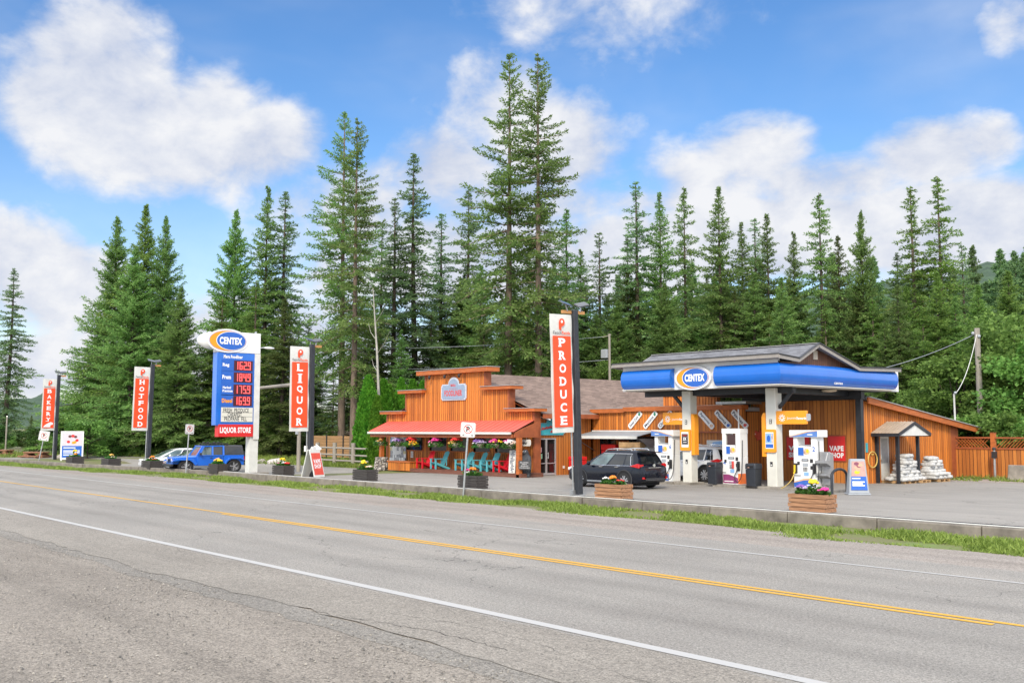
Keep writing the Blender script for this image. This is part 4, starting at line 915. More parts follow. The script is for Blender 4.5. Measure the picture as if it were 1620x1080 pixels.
# orange loyalty signs on the columns
for (cx, s, where) in ((-30.34, -1, 'left'), (-25.62, 1, 'right')):
    sg = thing('loyalty_sign', f'orange flag sign with white sunburst fixed to the {where} canopy column', 'sign', (cx, 37.98, 3.1))
    a = cx + s * .27; b = cx + s * (1.75 if s > 0 else 1.45); x0, x1 = min(a, b), max(a, b); yq = 37.75
    mb = MB(); mb.prism(rrect(x1 - x0, .58, .03), ((x0 + x1) / 2, yq + .16, 3.12), XD, ZD, .16); mb.build('flag_panel', ORNG, sg, world=True)
    mb = MB(); lx = x0 + .3
    for k in range(10):
        t = 2 * math.pi * k / 10; mb.bar((lx + .05 * math.cos(t), yq - .006, 3.1 + .05 * math.sin(t)), (lx + .17 * math.cos(t), yq - .006, 3.1 + .17 * math.sin(t)), .035, .006, 0, (0, 1, 0))
    text(mb, 'Journie', (lx + .48, yq - .002, 3.08), XD, ZD, w=.46, h=.13, bold=.0); text(mb, 'Rewards', (lx + .97, yq - .002, 3.085), XD, ZD, w=.48, h=.12, bold=.03)
    mb.build('lettering', LETW, sg, world=True, recalc=False)
    fx = cx - s * .37 if s > 0 else cx + .40
    mb = MB(); hgt = [(-.1, 1.4), (.1, 1.4), (.1, 3.15), (.02, 3.33), (-.1, 3.33)] if s < 0 else [(-.1, 1.4), (.1, 1.4), (.1, 3.33), (-.02, 3.33), (-.1, 3.15)]
    mb.prism(hgt, (fx, 38.02, 0), XD, ZD, .3); mb.build('side_fin', ORNG, sg, world=True)
    if s > 0: mb = MB(); mb.prism(rrect(.2, .3, .06), (x1 + .08, yq + .1, 3.12), XD, ZD, .06); mb.build('end_cap', GRYP, sg, world=True)
    sp = thing('poster_case', f'orange framed poster case on the front of the {where} column', 'poster', (cx - .02, 37.66, 2.1))
    mb = MB(); mb.prism(rrect(.60, 1.0, .05), (0, .06, 0), XD, ZD, .08); mb.build('frame', ORNG, sp)
    mb = MB(); mb.prism(rrect(.42, .72, .02), (0, -.021, .02), XD, ZD, .006, 0)
    if s < 0:
        mb.prism(rrect(.36, .5, .02), (0, -.028, .04), XD, ZD, .004, 1); text(mb, 'SAVE', (0, -.033, .22), XD, ZD, w=.24, h=.08, m=2); text(mb, '3X', (0, -.033, .05), XD, ZD, w=.2, h=.16, m=3, bold=.05); mb.box((-.1, -.036, -.12), (.1, -.033, -.09), 3); mats = [LETW, PLST, INKR, LETW]
    else:
        mb.prism([(-.2, -.1), (.2, -.1), (.2, .33), (-.2, .33)], (0, -.028, 0), XD, ZD, .004, 1); mb.prism(ellipse(.09, .15, 14, -.04, .1), (0, -.033, 0), XD, ZD, .004, 2); mb.bar((.12, -.036, .3), (.16, -.036, -.08), .06, .004, 3, (0, 1, 0)); mb.box((-.19, -.036, -.3), (.19, -.03, -.14), 2); mats = [LETW, SKYB, BLUE2, PEACH]
    mb.build('poster', mats, sp, recalc=False)
mb = MB(); mb.box((-33.0, 37.25, -.02), (-30.9, 38.7, .11)); mb.box((-30.9, 37.4, -.02), (-29.9, 38.5, .11)); kind(mb.build('pump_island', CONC, bevel=.02), 'structure')
mb = MB(); mb.box((-28.5, 37.25, -.02), (-26.7, 38.7, .11)); kind(mb.build('pump_island', CONC, bevel=.02), 'structure')
mb = MB(); mb.box((-26.1, 37.3, -.02), (-22.3, 38.7, .11)); kind(mb.build('pump_island', CONC, bevel=.02), 'structure')

# ================================================================== VEHICLES (local: +x forward, +y left, z up)
def ring_body(x, zl, zb, wl, wm, wt, crown=.03):
    h = zb - zl
    half = [(wl, zl), (wm * .985, zl + .10 * h), (wm, zl + .34 * h), (wm * .99, zl + .58 * h), (wm * .985, zl + .74 * h), (wm * .955, zl + .90 * h), (wt, zb), (wt * .55, zb + crown)]
    return [(x, y, z) for y, z in half] + [(x, 0, zb + crown * 1.15)] + [(x, -y, z) for y, z in half[::-1]] + [(x, 0, zl)]
def interp(rows, n=4):
    """Catmull-Rom through the rows of section numbers, for smooth bodywork"""
    out_ = []
    for i in range(len(rows) - 1):
        p0, p1, p2, p3 = rows[max(i - 1, 0)], rows[i], rows[i + 1], rows[min(i + 2, len(rows) - 1)]
        for k in range(n):
            t = k / n
            r = [.5 * (2 * b + (c - a) * t + (2 * a - 5 * b + 4 * c - d) * t * t + (3 * b - a - 3 * c + d) * t ** 3) for a, b, c, d in zip(p0, p1, p2, p3)]
            r[0] = p1[0] + (p2[0] - p1[0]) * t; out_.append(r)
    return out_ + [list(rows[-1])]
def wheel_part(root, x, y, r, side, spokes=10, dark=False):
    s = side; M = Matrix.Translation((x, y, r)) @ Matrix.Rotation(-s * math.pi / 2, 4, 'X')
    mb = MB(); mb.lathe([(r * .6, -.10), (r * .93, -.11), (r, -.07), (r, .07), (r * .93, .11), (r * .68, .105), (r * .62, .06)], n=28, M=M)
    w = mb.build('wheel', RUB, root, smooth=.7)
    mb = MB(); mb.lathe([(r * .62, .02), (r * .655, .09), (r * .69, .10), (r * .69, .06)], n=28, M=M, m=0); mb.lathe([(.01, .03), (r * .64, .03)], n=28, M=M, m=1)
    for k in range(spokes):
        a = 2 * math.pi * k / spokes + (.12 if k % 2 else -.12) * (5 / spokes)
        p0 = M @ Vector((r * .12 * math.cos(a), r * .12 * math.sin(a), .085)); p1 = M @ Vector((r * .66 * math.cos(a), r * .66 * math.sin(a), .085))
        mb.bar(p0, p1, r * .15, .03, 0, up=(0, s, 0))
    mb.lathe([(r * .17, .07), (r * .15, .1), (.01, .1)], n=12, M=M, m=0)
    mb.build('rim', [RIM, RIMD], w, smooth=.6); return w
def car(name, label, loc, heading, paint, P, group=None):
    t = thing(name, label, 'car', loc, heading, group)
    rows = interp(P['body'], 4); mb = MB(); mb.loft([ring_body(*r) for r in rows]); body = mb.build('body', paint, t, smooth=.55)
    # cabin rings: (z, x rear, x front, half width)
    def outline(z, xr, xf, w, bow=.10):
        fs = P['fs']; L = [(xr + (xf - xr) * f, w * (1 - .10 * max(0, f - .6) - .12 * max(0, .25 - f)), z) for f in fs]
        fr = [(xf + bow * (1 - abs(q) ** 2) * .6 - (.0 if abs(q) < .9 else .02), q * w * .9, z) for q in (.86, .3, -.3, -.86)]
        rr = [(xr - bow * (1 - abs(q) ** 2) * .6, q * w * .88, z) for q in (-.86, -.3, .3, .86)]
        return L + fr + [(x, -y, zz) for x, y, zz in L[::-1]] + rr
    rings = [outline(*c) for c in P['cabin']]
    n = len(rings[0]); k = len(P['fs'])
    kinds_ = []      # what each outline segment is
    for i in range(k - 1): kinds_.append(P['seg'][i])
    kinds_.append('p'); kinds_ += ['f', 'f', 'f']; kinds_.append('p'); kinds_ += P['seg'][::-1]; kinds_.append('p'); kinds_ += ['r', 'r', 'r']; kinds_.append('p')
    nb = P['nb']      # rings 0..nb are window height
    shell = MB(); shell.v = [p for r in rings for p in r]; wins = {}
    for ri in range(len(rings) - 1):
        for j in range(n):
            q = (ri * n + j, ri * n + (j + 1) % n, (ri + 1) * n + (j + 1) % n, (ri + 1) * n + j)
            isglass = ri < nb and kinds_[j] != 'p'
            if isglass:
                key = kinds_[j] + ('L' if j < k else 'R') if kinds_[j] not in 'fr' else kinds_[j]
                wins.setdefault(key, MB()); 
                wins[key].add([shell.v[i] for i in q], [(0, 1, 2, 3)])
            else: shell.f.append(q); shell.m.append(0)
    shell.f.append(tuple(range((len(rings) - 1) * n, len(rings) * n))); shell.m.append(0)
    shell.build('cabin_shell', P.get('roofpaint', paint), t, smooth=.6)
    for key, w in wins.items():
        nm = 'windscreen' if key == 'f' else 'rear_window' if key == 'r' else 'side_window'
        w.build(nm, CARGL if (key in ('f',) or key.startswith('a')) else CARG, t, smooth=.5)
    r = P['r']
    for x in P['axles']:
        for s in (1, -1):
            y = s * (P['w'] - .08); wheel_part(t, x, y, r, s, P.get('spokes', 10))
            ya = s * (P['w'] + .004); pts = [(x + (r + .075) * math.cos(a), r + .02 + (r + .075) * math.sin(a)) for a in np.linspace(-.5, math.pi + .5, 22)]
            ar = MB(); ar.prism(pts, (0, (P['w'] - .06) if s > 0 else -(P['w'] + .012), 0), XD, ZD, -.072, 0)
            if P.get('clad'):
                pr = [Vector((x + (r + .09) * math.cos(a), ya, r + .02 + (r + .09) * math.sin(a))) for a in np.linspace(-.35, math.pi + .35, 18)]; ar.tube(pr, .035, 6, 1)
            ar.build('wheel_arch', [RIMD, PLST], t)
    for s in (1, -1):
        mb = MB(); mb.ball((P['mx'], s * (P['w'] + .08), P['mz']), .12, 0, 1, (.6, 1, .75)); mb.build('mirror', P.get('mirror', paint), t, smooth=.9)
        mb = MB(); tl = P['tail']
        mb.prism([(a, b) for a, b in tl], (0, s * (P['w'] - (.035 if s > 0 else .065)), 0), XD, ZD, -.10 if s > 0 else -.10)
        x0 = tl[0][0]; mb.box((P['rx'] + .04, s * (P['w'] * .70), P['tz'] - .045), (P['rx'] + .16, s * (P['w'] - .04), P['tz'] + .06)); mb.build('tail_lamp', TAIL, t, bevel=.01)
        mb = MB(); mb.box((P['fx'] - .30, s * P['w'] * .52, P['hz'] - .07), (P['fx'] - .05, s * P['w'] * .86, P['hz'] + .06)); mb.build('headlamp', LAMPW, t, bevel=.02)
        for hx in P['handles']: mb = MB(); mb.box((hx, s * P['w'] * .955, P['hzh']), (hx + .2, s * (P['w'] + .012), P['hzh'] + .035)); mb.build('door_handle', P.get('hm', paint), t)
    mb = MB(); mb.box((P['rx'] - .03, -.24, P['pz'] - .06), (P['rx'] + .02, .24, P['pz'] + .06)); mb.build('number_plate', mk('plate', (.62, .55, .55), .5, var=.3, scale=25), t)
    return t, rings
ROG = dict(w=.915, r=.355, axles=(-1.36, 1.35), rx=-2.30, fx=2.33, tz=1.02, hz=.80, pz=.82, mx=.72, mz=1.08, handles=(-1.0, -.05), hzh=.93, hm=CHROME, clad=True, spokes=10, nb=4,
    body=[(-2.36, .46, .78, .60, .70, .62), (-2.30, .36, .98, .74, .84, .70), (-2.16, .28, 1.06, .82, .90, .76), (-1.6, .25, 1.05, .86, .915, .81), (-.6, .24, 1.02, .87, .92, .83), (.6, .24, 1.0, .87, .92, .83), (1.15, .24, .99, .87, .915, .82), (1.6, .25, .95, .85, .91, .78), (2.0, .27, .88, .80, .88, .70), (2.22, .32, .79, .70, .78, .58), (2.34, .42, .66, .5, .6, .44)],
    fs=[0, .10, .26, .285, .56, .595, .93, 1.0], seg=['p', 'c', 'p', 'b', 'p', 'a', 'p'],
    cabin=[(1.0, -2.14, 1.18, .83), (1.06, -2.12, 1.05, .825), (1.22, -2.06, .78, .78), (1.40, -1.97, .48, .715), (1.53, -1.88, .22, .66), (1.59, -1.88, .10, .635), (1.645, -1.86, -.08, .59), (1.675, -1.72, -.3, .50), (1.685, -1.4, -.5, .36)],
    tail=[(-2.26, .93), (-1.72, 1.0), (-2.18, 1.12), (-2.24, 1.1)])
def suv_extras(t, rings, paint):
    for s in (1, -1):
        pts = []
        w0 = [(p[0], p[1] * s * 1.012, p[2] + .01) for p in rings[0][1:7]]; w1 = [(p[0], p[1] * s * 1.014, p[2]) for p in rings[4][1:7]]
        up = [Vector(rings[r][6]) for r in range(0, 5)]; rear = [Vector(rings[r][1]) for r in range(0, 5)]
        loop = [Vector(p) for p in w0] + [Vector((v.x, v.y * s * 1.013, v.z)) for v in up[1:]] + [Vector(p) for p in w1[::-1][1:]] + [Vector((v.x + .14, v.y * s * 1.013, v.z)) for v in rear[3:0:-1]] + [Vector(w0[0]) + Vector((.05, 0, 0))]
        mb = MB(); mb.tube(loop, .014, 5); mb.build('window_trim', CHROME, t)
        mb = MB(); mb.tube([(-1.55, s * .56, 1.66), (-1.45, s * .56, 1.73), (-.7, s * .575, 1.745), (-.1, s * .56, 1.71), (.05, s * .56, 1.63)], .024, 6); mb.box((-.72, s * .55, 1.66), (-.66, s * .60, 1.74)); mb.build('roof_rail', CHROME, t, smooth=.8)
        mb = MB(); mb.box((-.95, s * .90, .27), (.95, s * .935, .33), 1); mb.box((-.95, s * .88, .22), (.95, s * .93, .27), 0); mb.build('side_skirt', [PLST, GREYM], t)
    mb = MB(); mb.bar((-2.02, -.66, 1.60), (-2.02, .66, 1.60), .26, .04); mb.build('spoiler', paint, t, bevel=.012)
    mb = MB(); mb.box((-2.40, -.62, .38), (-2.30, .62, .5), 0); mb.box((-2.405, -.55, .40), (-2.38, .55, .43), 1); mb.build('bumper_insert', [PLST, GREYM], t, bevel=.015)
    mb = MB(); mb.box((-2.345, -.42, .93), (-2.29, .42, .955)); mb.build('tailgate_trim', CHROME, t)
    mb = MB(); mb.prism(ellipse(.07, .07, 16), (-2.315, 0, 1.04), -YD, ZD, -.02); mb.build('badge', CHROME, t)
    mb = MB(); mb.bar((-2.14, 0, 1.14), (-2.12, .34, 1.16), .03, .03); mb.build('rear_wiper', PLST, t)
    for s in (1, -1): mb = MB(); mb.box((-2.36, s * .58, .46), (-2.24, s * .80, .54)); mb.build('reflector', TAIL, t)
    mb = MB(); mb.box((-2.0, -.7, .16), (2.0, .7, .26)); mb.build('underbody', RIMD, t)
t, rg = car('parked_car', 'black blue SUV with chrome window trim, parked beside the left fuel pump', (-31.15, 33.62, 0), math.pi, NAVYP, ROG, 'vehicles on the lot'); suv_extras(t, rg, NAVYP)
W2 = dict(ROG); W2['hm'] = WHTP
t, rg = car('parked_car', 'white SUV half hidden between the canopy column and the middle pump', (-32.3, 40.75, 0), math.pi, WHTP, W2, 'vehicles on the lot'); suv_extras(t, rg, WHTP); t.scale = (1, 1, 1.05)
SED = dict(w=.88, r=.32, axles=(-1.35, 1.35), rx=-2.28, fx=2.25, tz=.85, hz=.68, pz=.7, mx=.62, mz=.98, handles=(-.95, -.05), hzh=.82, clad=False, spokes=10, nb=4,
    body=[(-2.30, .40, .80, .62, .72, .6), (-2.2, .28, .92, .76, .84, .68), (-1.7, .22, .95, .82, .87, .74), (-.6, .2, .90, .84, .88, .78), (.6, .2, .88, .84, .88, .78), (1.2, .2, .86, .83, .87, .74), (1.7, .22, .78, .80, .85, .68), (2.05, .26, .68, .72, .78, .56), (2.27, .34, .56, .5, .58, .44)],
    fs=[0, .12, .3, .33, .58, .61, .93, 1.0], seg=['p', 'p', 'p', 'b', 'p', 'a', 'p'],
    cabin=[(.88, -1.85, 1.3, .79), (.94, -1.80, 1.15, .785), (1.10, -1.62, .82, .74), (1.26, -1.38, .46, .68), (1.36, -1.2, .2, .63), (1.40, -1.14, .08, .6), (1.44, -1.0, -.1, .54), (1.46, -.8, -.3, .4)],
    tail=[(-2.22, .78), (-1.85, .82), (-2.1, .92), (-2.2, .9)])
HJ = -math.pi / 2 - .1
t, rg = car('parked_car', 'white car with a long windscreen, nose to the road beside the blue off-roader', (-71.0, 29.7, -.3), HJ, WHTP, SED, 'vehicles on the lot'); t.scale = (1.06, 1.06, 1.06)
t, rg = car('parked_car', 'silver car behind the bonnet of the blue off-roader, beside the white one', (-67.9, 29.9, -.3), HJ, SILP, SED, 'vehicles on the lot'); t.scale = (1.05, 1.05, 1.08)
# boxy off-roader
j = thing('off_road_car', 'bright blue boxy off-roader with a black hard top and roof rack, by the price sign', 'car', (-64.6, 29.1, -.3), HJ, 'vehicles on the lot')
mb = MB()
tub = [(-2.2, .52, .82), (-2.18, 1.16, .84), (.62, 1.16, .80), (.66, .52, .78)]
mb.loft([[(-2.2, .78, .5), (-2.2, .80, 1.17), (-2.2, -.80, 1.17), (-2.2, -.78, .5)], [(-.9, .80, .5), (-.9, .82, 1.17), (-.9, -.82, 1.17), (-.9, -.80, .5)], [(.72, .78, .5), (.72, .78, 1.17), (.72, -.78, 1.17), (.72, -.78, .5)]])
mb.loft([[(.7, .70, .6), (.7, .72, 1.08), (.7, .55, 1.18), (.7, -.55, 1.18), (.7, -.72, 1.08), (.7, -.70, .6)], [(1.5, .64, .62), (1.5, .66, 1.06), (1.5, .5, 1.15), (1.5, -.5, 1.15), (1.5, -.66, 1.06), (1.5, -.64, .62)], [(2.12, .58, .62), (2.12, .60, 1.02), (2.12, .46, 1.09), (2.12, -.46, 1.09), (2.12, -.6, 1.02), (2.12, -.58, .62)]])
mb.build('body', JBLU, j, smooth=.5, bevel=.02)
for s in (1, -1):
    mb = MB(); fl = [(.72, .62), (.95, .92), (1.05, .97), (1.9, .97), (2.2, .90), (2.25, .80), (2.0, .82), (1.75, .86), (1.2, .86), (1.0, .7), (.85, .5)]
    mb.prism(fl, (0, s * .62 if s < 0 else .95, 0), XD, ZD, .33); mb.build('front_fender', JBLU, j, bevel=.02)
    mb = MB(); fl = [(-2.2, .85), (-2.0, 1.02), (-1.25, 1.02), (-1.0, .8), (-.88, .52), (-.98, .52), (-1.12, .76), (-1.32, .92), (-1.95, .92), (-2.12, .8)]
    mb.prism(fl, (0, -.82 if s < 0 else .95, 0), XD, ZD, .13); mb.build('rear_fender', JBLU, j, bevel=.015)
    for x in (1.42, -1.55): 
        wheel_part(j, x, s * .80, .42, s, 5)
        mb = MB(); mb.prism(ellipse(.48, .46, 20, x, .44), (0, s * .825 if s > 0 else -.80, 0), XD, ZD, .02); mb.build('wheel_arch', RIMD, j)
    mb = MB()
    for x in (-.2, .62, -.88): mb.bar((x, s * .81, 1.15), (x - (.32 if x > .5 else .03), s * .66, 1.78), .10, .09, 0, up=(0, 1, 0))
    mb.bar((.30, s * .665, 1.78), (-.95, s * .665, 1.79), .08, .07); mb.bar((.62, s * .8, 1.17), (-.9, s * .82, 1.17), .05, .06); mb.build('door_frame', JBLU, j)
    for a, b in ((.56, -.15), (-.25, -.84)):
        mb = MB(); mb.add([(a, s * .79, 1.19), (b, s * .79, 1.19), (b - .02, s * .67, 1.74), (a - (.27 if a > 0 else .02), s * .67, 1.74)], [(0, 1, 2, 3)]); mb.build('side_window', CARG if b < -.5 else CARGL, j)
    mb = MB(); mb.box((.52, s * .84, 1.2), (.62, s * 1.02, 1.36)); mb.build('mirror', PLST, j, bevel=.02)
    mb = MB(); mb.prism(ellipse(.10, .10, 18), (2.125, s * .42, .9), YD, ZD, .03); mb.build('headlamp', LAMPW, j)
    mb = MB(); mb.box((-2.24, s * .66, .8), (-2.19, s * .80, 1.08)); mb.build('tail_lamp', TAIL, j)
    for x in (-.2, -.78): mb = MB(); mb.box((x, s * .81, 1.0), (x + .14, s * .85, 1.03)); mb.build('door_handle', PLST, j)
    mb = MB(); mb.box((-.87, s * .822, .56), (-.855, s * .832, 1.14)); mb.build('door_gap', RIMD, j)
    mb = MB(); mb.add([(-1.02, s * .80, 1.26), (-2.0, s * .79, 1.26), (-1.94, s * .705, 1.68), (-1.02, s * .71, 1.68)], [(0, 1, 2, 3)]); mb.build('quarter_window', CARG, j)
mb = MB(); mb.loft([[(x, .80, 1.17), (x + d, .69, 1.76), (x + d, .58, 1.83), (x + d, -.58, 1.83), (x + d, -.69, 1.76), (x, -.80, 1.17)] for x, d in ((-2.2, .08), (-.93, 0))]); mb.build('hard_top', mk('grey black hard top', (.05,.052,.056), .6), j, bevel=.02)
mb = MB(); mb.loft([[(x, .69, 1.77), (x, .58, 1.84), (x, -.58, 1.84), (x, -.69, 1.77)] for x in (-.92, .32)]); mb.build('front_roof', PLST, j)
mb = MB(); mb.add([(.70, .70, 1.18), (.70, -.70, 1.18), (.36, -.62, 1.76), (.36, .62, 1.76)], [(0, 1, 2, 3)]); mb.build('windscreen', CARGL, j)
mb = MB(); mb.bar((.73, .73, 1.16), (.36, .65, 1.8), .09, .07, 0); mb.bar((.73, -.73, 1.16), (.36, -.65, 1.8), .09, .07, 0); mb.bar((.36, .68, 1.79), (.36, -.68, 1.79), .09, .07); mb.build('windscreen_frame', JBLU, j)
mb = MB(); mb.box((2.12, -.56, .62), (2.15, .56, 1.0), 0)
for k in range(7): y = -.27 + .09 * k; mb.box((2.14, y - .022, .7), (2.158, y + .022, .96), 1)
mb.build('grille', [JBLU, RIMD], j)
mb = MB(); mb.box((2.15, -.85, .48), (2.33, .85, .64)); mb.build('front_bumper', PLST, j, bevel=.03)
mb = MB(); mb.box((-2.36, -.8, .48), (-2.2, .8, .64)); mb.build('rear_bumper', PLST, j, bevel=.03)
mb = MB(); mb.lathe([(.2, -.11), (.38, -.12), (.41, -.06), (.41, .06), (.38, .12), (.2, .1)], n=22, M=Matrix.Translation((-2.36, 0, 1.02)) @ Matrix.Rotation(math.pi / 2, 4, 'Y')); mb.build('spare_wheel', RUB, j, smooth=.7)
mb = MB()
for s in (1, -1): mb.bar((-1.3, s * .5, 1.93), (.2, s * .5, 1.93), .05, .04)
for k in range(7): mb.bar((-1.2 + .22 * k, -.6, 1.95), (-1.2 + .22 * k, .6, 1.95), .06, .04)
for x in (-1.2, -.5, .1):
    for s in (1, -1): mb.box((x - .05, s * .55 - .05, 1.82), (x + .05, s * .55 + .05, 1.95))
for k in range(4): mb.lathe([(.02, 0), (.09, .03), (.09, .1), (.02, .12)], (-.95 + .33 * k, -.35 + .2 * (k % 2), 1.95), 8)
mb.build('roof_rack', PLST, j)
j.scale = (1.1, 1.1, 1.0)

# ================================================================== ROADSIDE SIGNS
def lean_to(o, tilt_x=0, tilt_y=0): o.rotation_euler = (rad(tilt_x), rad(tilt_y), o.rotation_euler.z)
BAN = [('PRODUCE', -28.1, 28.2, 7.55, 1.75), ('LIQUOR', -48.8, 28.1, 7.5, 0.3), ('HOTFOOD', -72.7, 28.4, 7.6, -1.0), ('BAKERY', -95.4, 28.75, 7.75, -.6)]
NEARBY = dict(PRODUCE='nearest of the four, by the dark SUV', LIQUOR='behind the vape shop sandwich board', HOTFOOD='left of the white car', BAKERY='farthest of the four, by the poster board')
for txt, X, Y, H, tilt in BAN:
    zb = 0 if X > -60 else -.3
    t = thing('banner_pole', f'black banner pole carrying the {txt} banner, {NEARBY[txt]}', 'pole', (X, Y, zb), 0, 'black banner poles along the kerb')
    mb = MB(); mb.box((-.13, -.13, 0), (.13, .13, H - zb - .2)); mb.build('post', BLACKP, t, bevel=.02)
    mb = MB(); mb.box((-.09, -.62, H - zb - .35), (-.0, .62, H - zb - .22)) if txt in ('PRODUCE',) else mb.box((-.09, -.1, H - zb - .35), (-.0, .62, H - zb - .22)); mb.build('cross_arm', mk('fresh pine arm', (.50, .25, .09), .7), t)
    for s in ((-.45, .45) if txt == 'PRODUCE' else (-.1, .3)):
        mb = MB(); M = Matrix.Translation((0, s, H - zb + .02)) @ Matrix.Rotation(rad(28), 4, 'Y') @ Matrix.Rotation(rad(12 if s > 0 else -12), 4, 'X'); mb.box((-.16, -.28, 0), (.16, .28, .05), 0, M); mb.tube([(0, s * .8, H - zb - .25), (0, s, H - zb + .02)], .03, 6, 1); mb.build('solar_lamp', [mk('solar panel', (.10, .105, .115), .2, var=.2), GREYM], t)
    if txt == 'PRODUCE':
        mb = MB(); mb.box((-.2, -.22, 0), (.16, .2, .05)); mb.box((-.2, -.3, 0), (-.05, -.13, .22)); mb.build('base_plate', GREYM, t)
    mb = MB(); mb.tube([(-.16, -.15, .05), (-.16, -.15, 2.4), (-.16, -.15, 7.1 - zb)], .035, 6); mb.build('banner_rod', GREYM, t)
    lean_to(t, tilt); tl = rad(tilt)
    b = thing('banner', f'orange red vertical banner reading {txt}, {NEARBY[txt]}', 'banner', (X, Y, zb), 0, 'orange banners along the kerb'); lean_to(b, tilt)
    y0, y1, z0, z1 = -1.33, -.16, 2.62 - zb - .12, 7.15 - zb
    mb = MB(); nx, nz = 8, 24; ym = (y0 + y1) / 2
    rows = []
    for i in range(nz + 1):
        z = z0 + (z1 - z0) * i / nz; rows.append([(.02 * math.sin(i * .9) * (k / nx) + .012 * math.sin(k * 1.3 + i * .5), y0 + (y1 - y0) * k / nx, z) for k in range(nx + 1)])
    mb.loft(rows, closed=False, cap=False); mb.loft([[(x - .02, y, z) for x, y, z in r] for r in rows], closed=False, cap=False)
    sh = mb.build('banner_sheet', OFFW, b, smooth=1.2)
    mb = MB(); zt = z1 - .86
    mb.box((.03, y0 + .1, z0 + .22), (.042, y1 - .1, zt)); mb.build('colour_field', BANR, b)
    mb = MB(); n = len(txt) + (1 if txt == 'BAKERY' else 0); stp = (zt - z0 - .22) / (n + .0)
    for i, ch in enumerate(txt):
        zc = zt - stp * (i + .5); text(mb, ch, (.044, ym, zc), YD, ZD, w=.36 if ch != 'I' else .17, h=min(.50, stp * .68), bold=.035)
        if ch not in 'I':
            w = .36
            for zz in (zc - min(.5, stp * .68) / 2 + .025, zc + min(.5, stp * .68) / 2 - .025):
                if ch in 'PRDEKYFTHBL': mb.box((.044, ym - w / 2 - .03, zz - .022), (.0485, ym - w / 2 + .14, zz + .022))
        else: 
            for zz in (-.23, .23): mb.box((.044, ym - .14, zc + zz - .025), (.0485, ym + .14, zc + zz + .025))
    if txt == 'BAKERY':
        zc = zt - stp * 6.45; mb.prism([(-.42, -.2), (.2, -.2), (.2, -.02), (.42, .05), (.4, .2), (.2, .26), (-.1, .1), (-.3, -.05)], (.044, ym, zc), YD, ZD, .004)
    mb.build('lettering', LETW, b, recalc=False)
    mb = MB(); zc = z1 - .38; mb.prism(ellipse(.15, .16, 18, .03, .06), (.03, ym, zc), YD, ZD, .012, 0); mb.prism([(-.13, .06), (.02, .06), (-.02, -.26), (-.13, -.2)], (.03, ym, zc), YD, ZD, .011, 0)
    mb.prism(ellipse(.055, .06, 12, .02, .09), (.0425, ym, zc), YD, ZD, .003, 1)
    text(mb, 'Fetch', (.03, ym - .24, zc - .35), YD, ZD, w=.44, h=.13, m=2, bold=.01, off=.012); text(mb, 'Panda', (.03, ym + .24, zc - .35), YD, ZD, w=.46, h=.13, m=0, bold=.02, off=.012)
    mb.build('shop_emblem', [INKR if False else BANR, LETW, mk('charcoal print', (.12, .12, .13), .6)], b, recalc=False)

# price sign
ps = thing('price_sign', 'tall white and blue fuel price sign with red digits on a white column', 'sign', (-55.7, 27.9, 0))
def SG(n, mb, mats, **k): return mb.build(n, mats, ps, world=True, **k)
XS = -55.7; y0, y1 = 25.72, 28.12
mb = MB(); mb.box((XS - .62, 27.95, -.3), (XS - .1, 28.5, 7.0)); SG('column', mb, OFFW)
mb = MB(); mb.box((XS - .9, 27.3, -.4), (XS + .3, 29.1, .02)); SG('footing', mb, CONC, bevel=.04)
mb = MB(); mb.box((XS - .62, y0, 7.18), (XS - .02, 28.5, 8.42)); SG('top_cabinet', mb, WHITE, bevel=.02)
cabz = 2.84; mb = MB(); mb.box((XS - .62, y0, cabz), (XS - .04, y1 + .02, 7.17)); SG('price_cabinet', mb, BLUE, bevel=.015)
mb = MB(); mb.box((XS - .05, 28.13, 2.0), (XS - .02, 28.5, 7.17)); SG('column_face', mb, OFFW)
M = Matrix.Translation((XS - .36, 25.55, 7.85)) @ Matrix.Diagonal((.33, .95, .52, 1)); mb = MB(); mb.lathe([(math.sin(math.pi * i / 12), -math.cos(math.pi * i / 12)) for i in range(13)], n=22, M=M); SG('pod', mb, WHITE, smooth=.9)
logo(ps, (XS - .02, 26.35, 7.87), YD, ZD, 1.18, .03)
mb = MB(); text(mb, 'Mara Foodliner', (XS - .03, 26.73, 6.93), YD, ZD, w=1.22, h=.2, bold=.05); SG('shop_name', mb, LETW, recalc=False)
SEG = {'1': 'bc', '2': 'abged', '4': 'fgbc', '5': 'afgcd', '6': 'afgedc', '7': 'abc', '8': 'abcdefg', '9': 'abcdfg'}
def digit(mb, ch, y, z, w, h, m=0):
    t = w * .24; P_ = dict(a=(0, h - t, w, h), g=(0, h / 2 - t / 2, w, h / 2 + t / 2), d=(0, 0, w, t), f=(0, h / 2, t, h), b=(w - t, h / 2, w, h), e=(0, 0, t, h / 2), c=(w - t, 0, w, h / 2))
    for s in SEG[ch]:
        a = P_[s]; mb.box((XS + .012, y + a[0], z + a[1]), (XS + .02 + .001 * 'abcdefg'.index(s), y + a[2], z + a[3]), m)
rows_ = [('Reg', '162.9', 6.42), ('Prem', '184.9', 5.55), ('', '175.9', 4.73), ('Diesel', '169.9', 3.90)]
rows_ = [(a, b, at(385, py, X=XS).z) for (a, b, _), py in zip(rows_, (578.5, 597, 616, 634))]
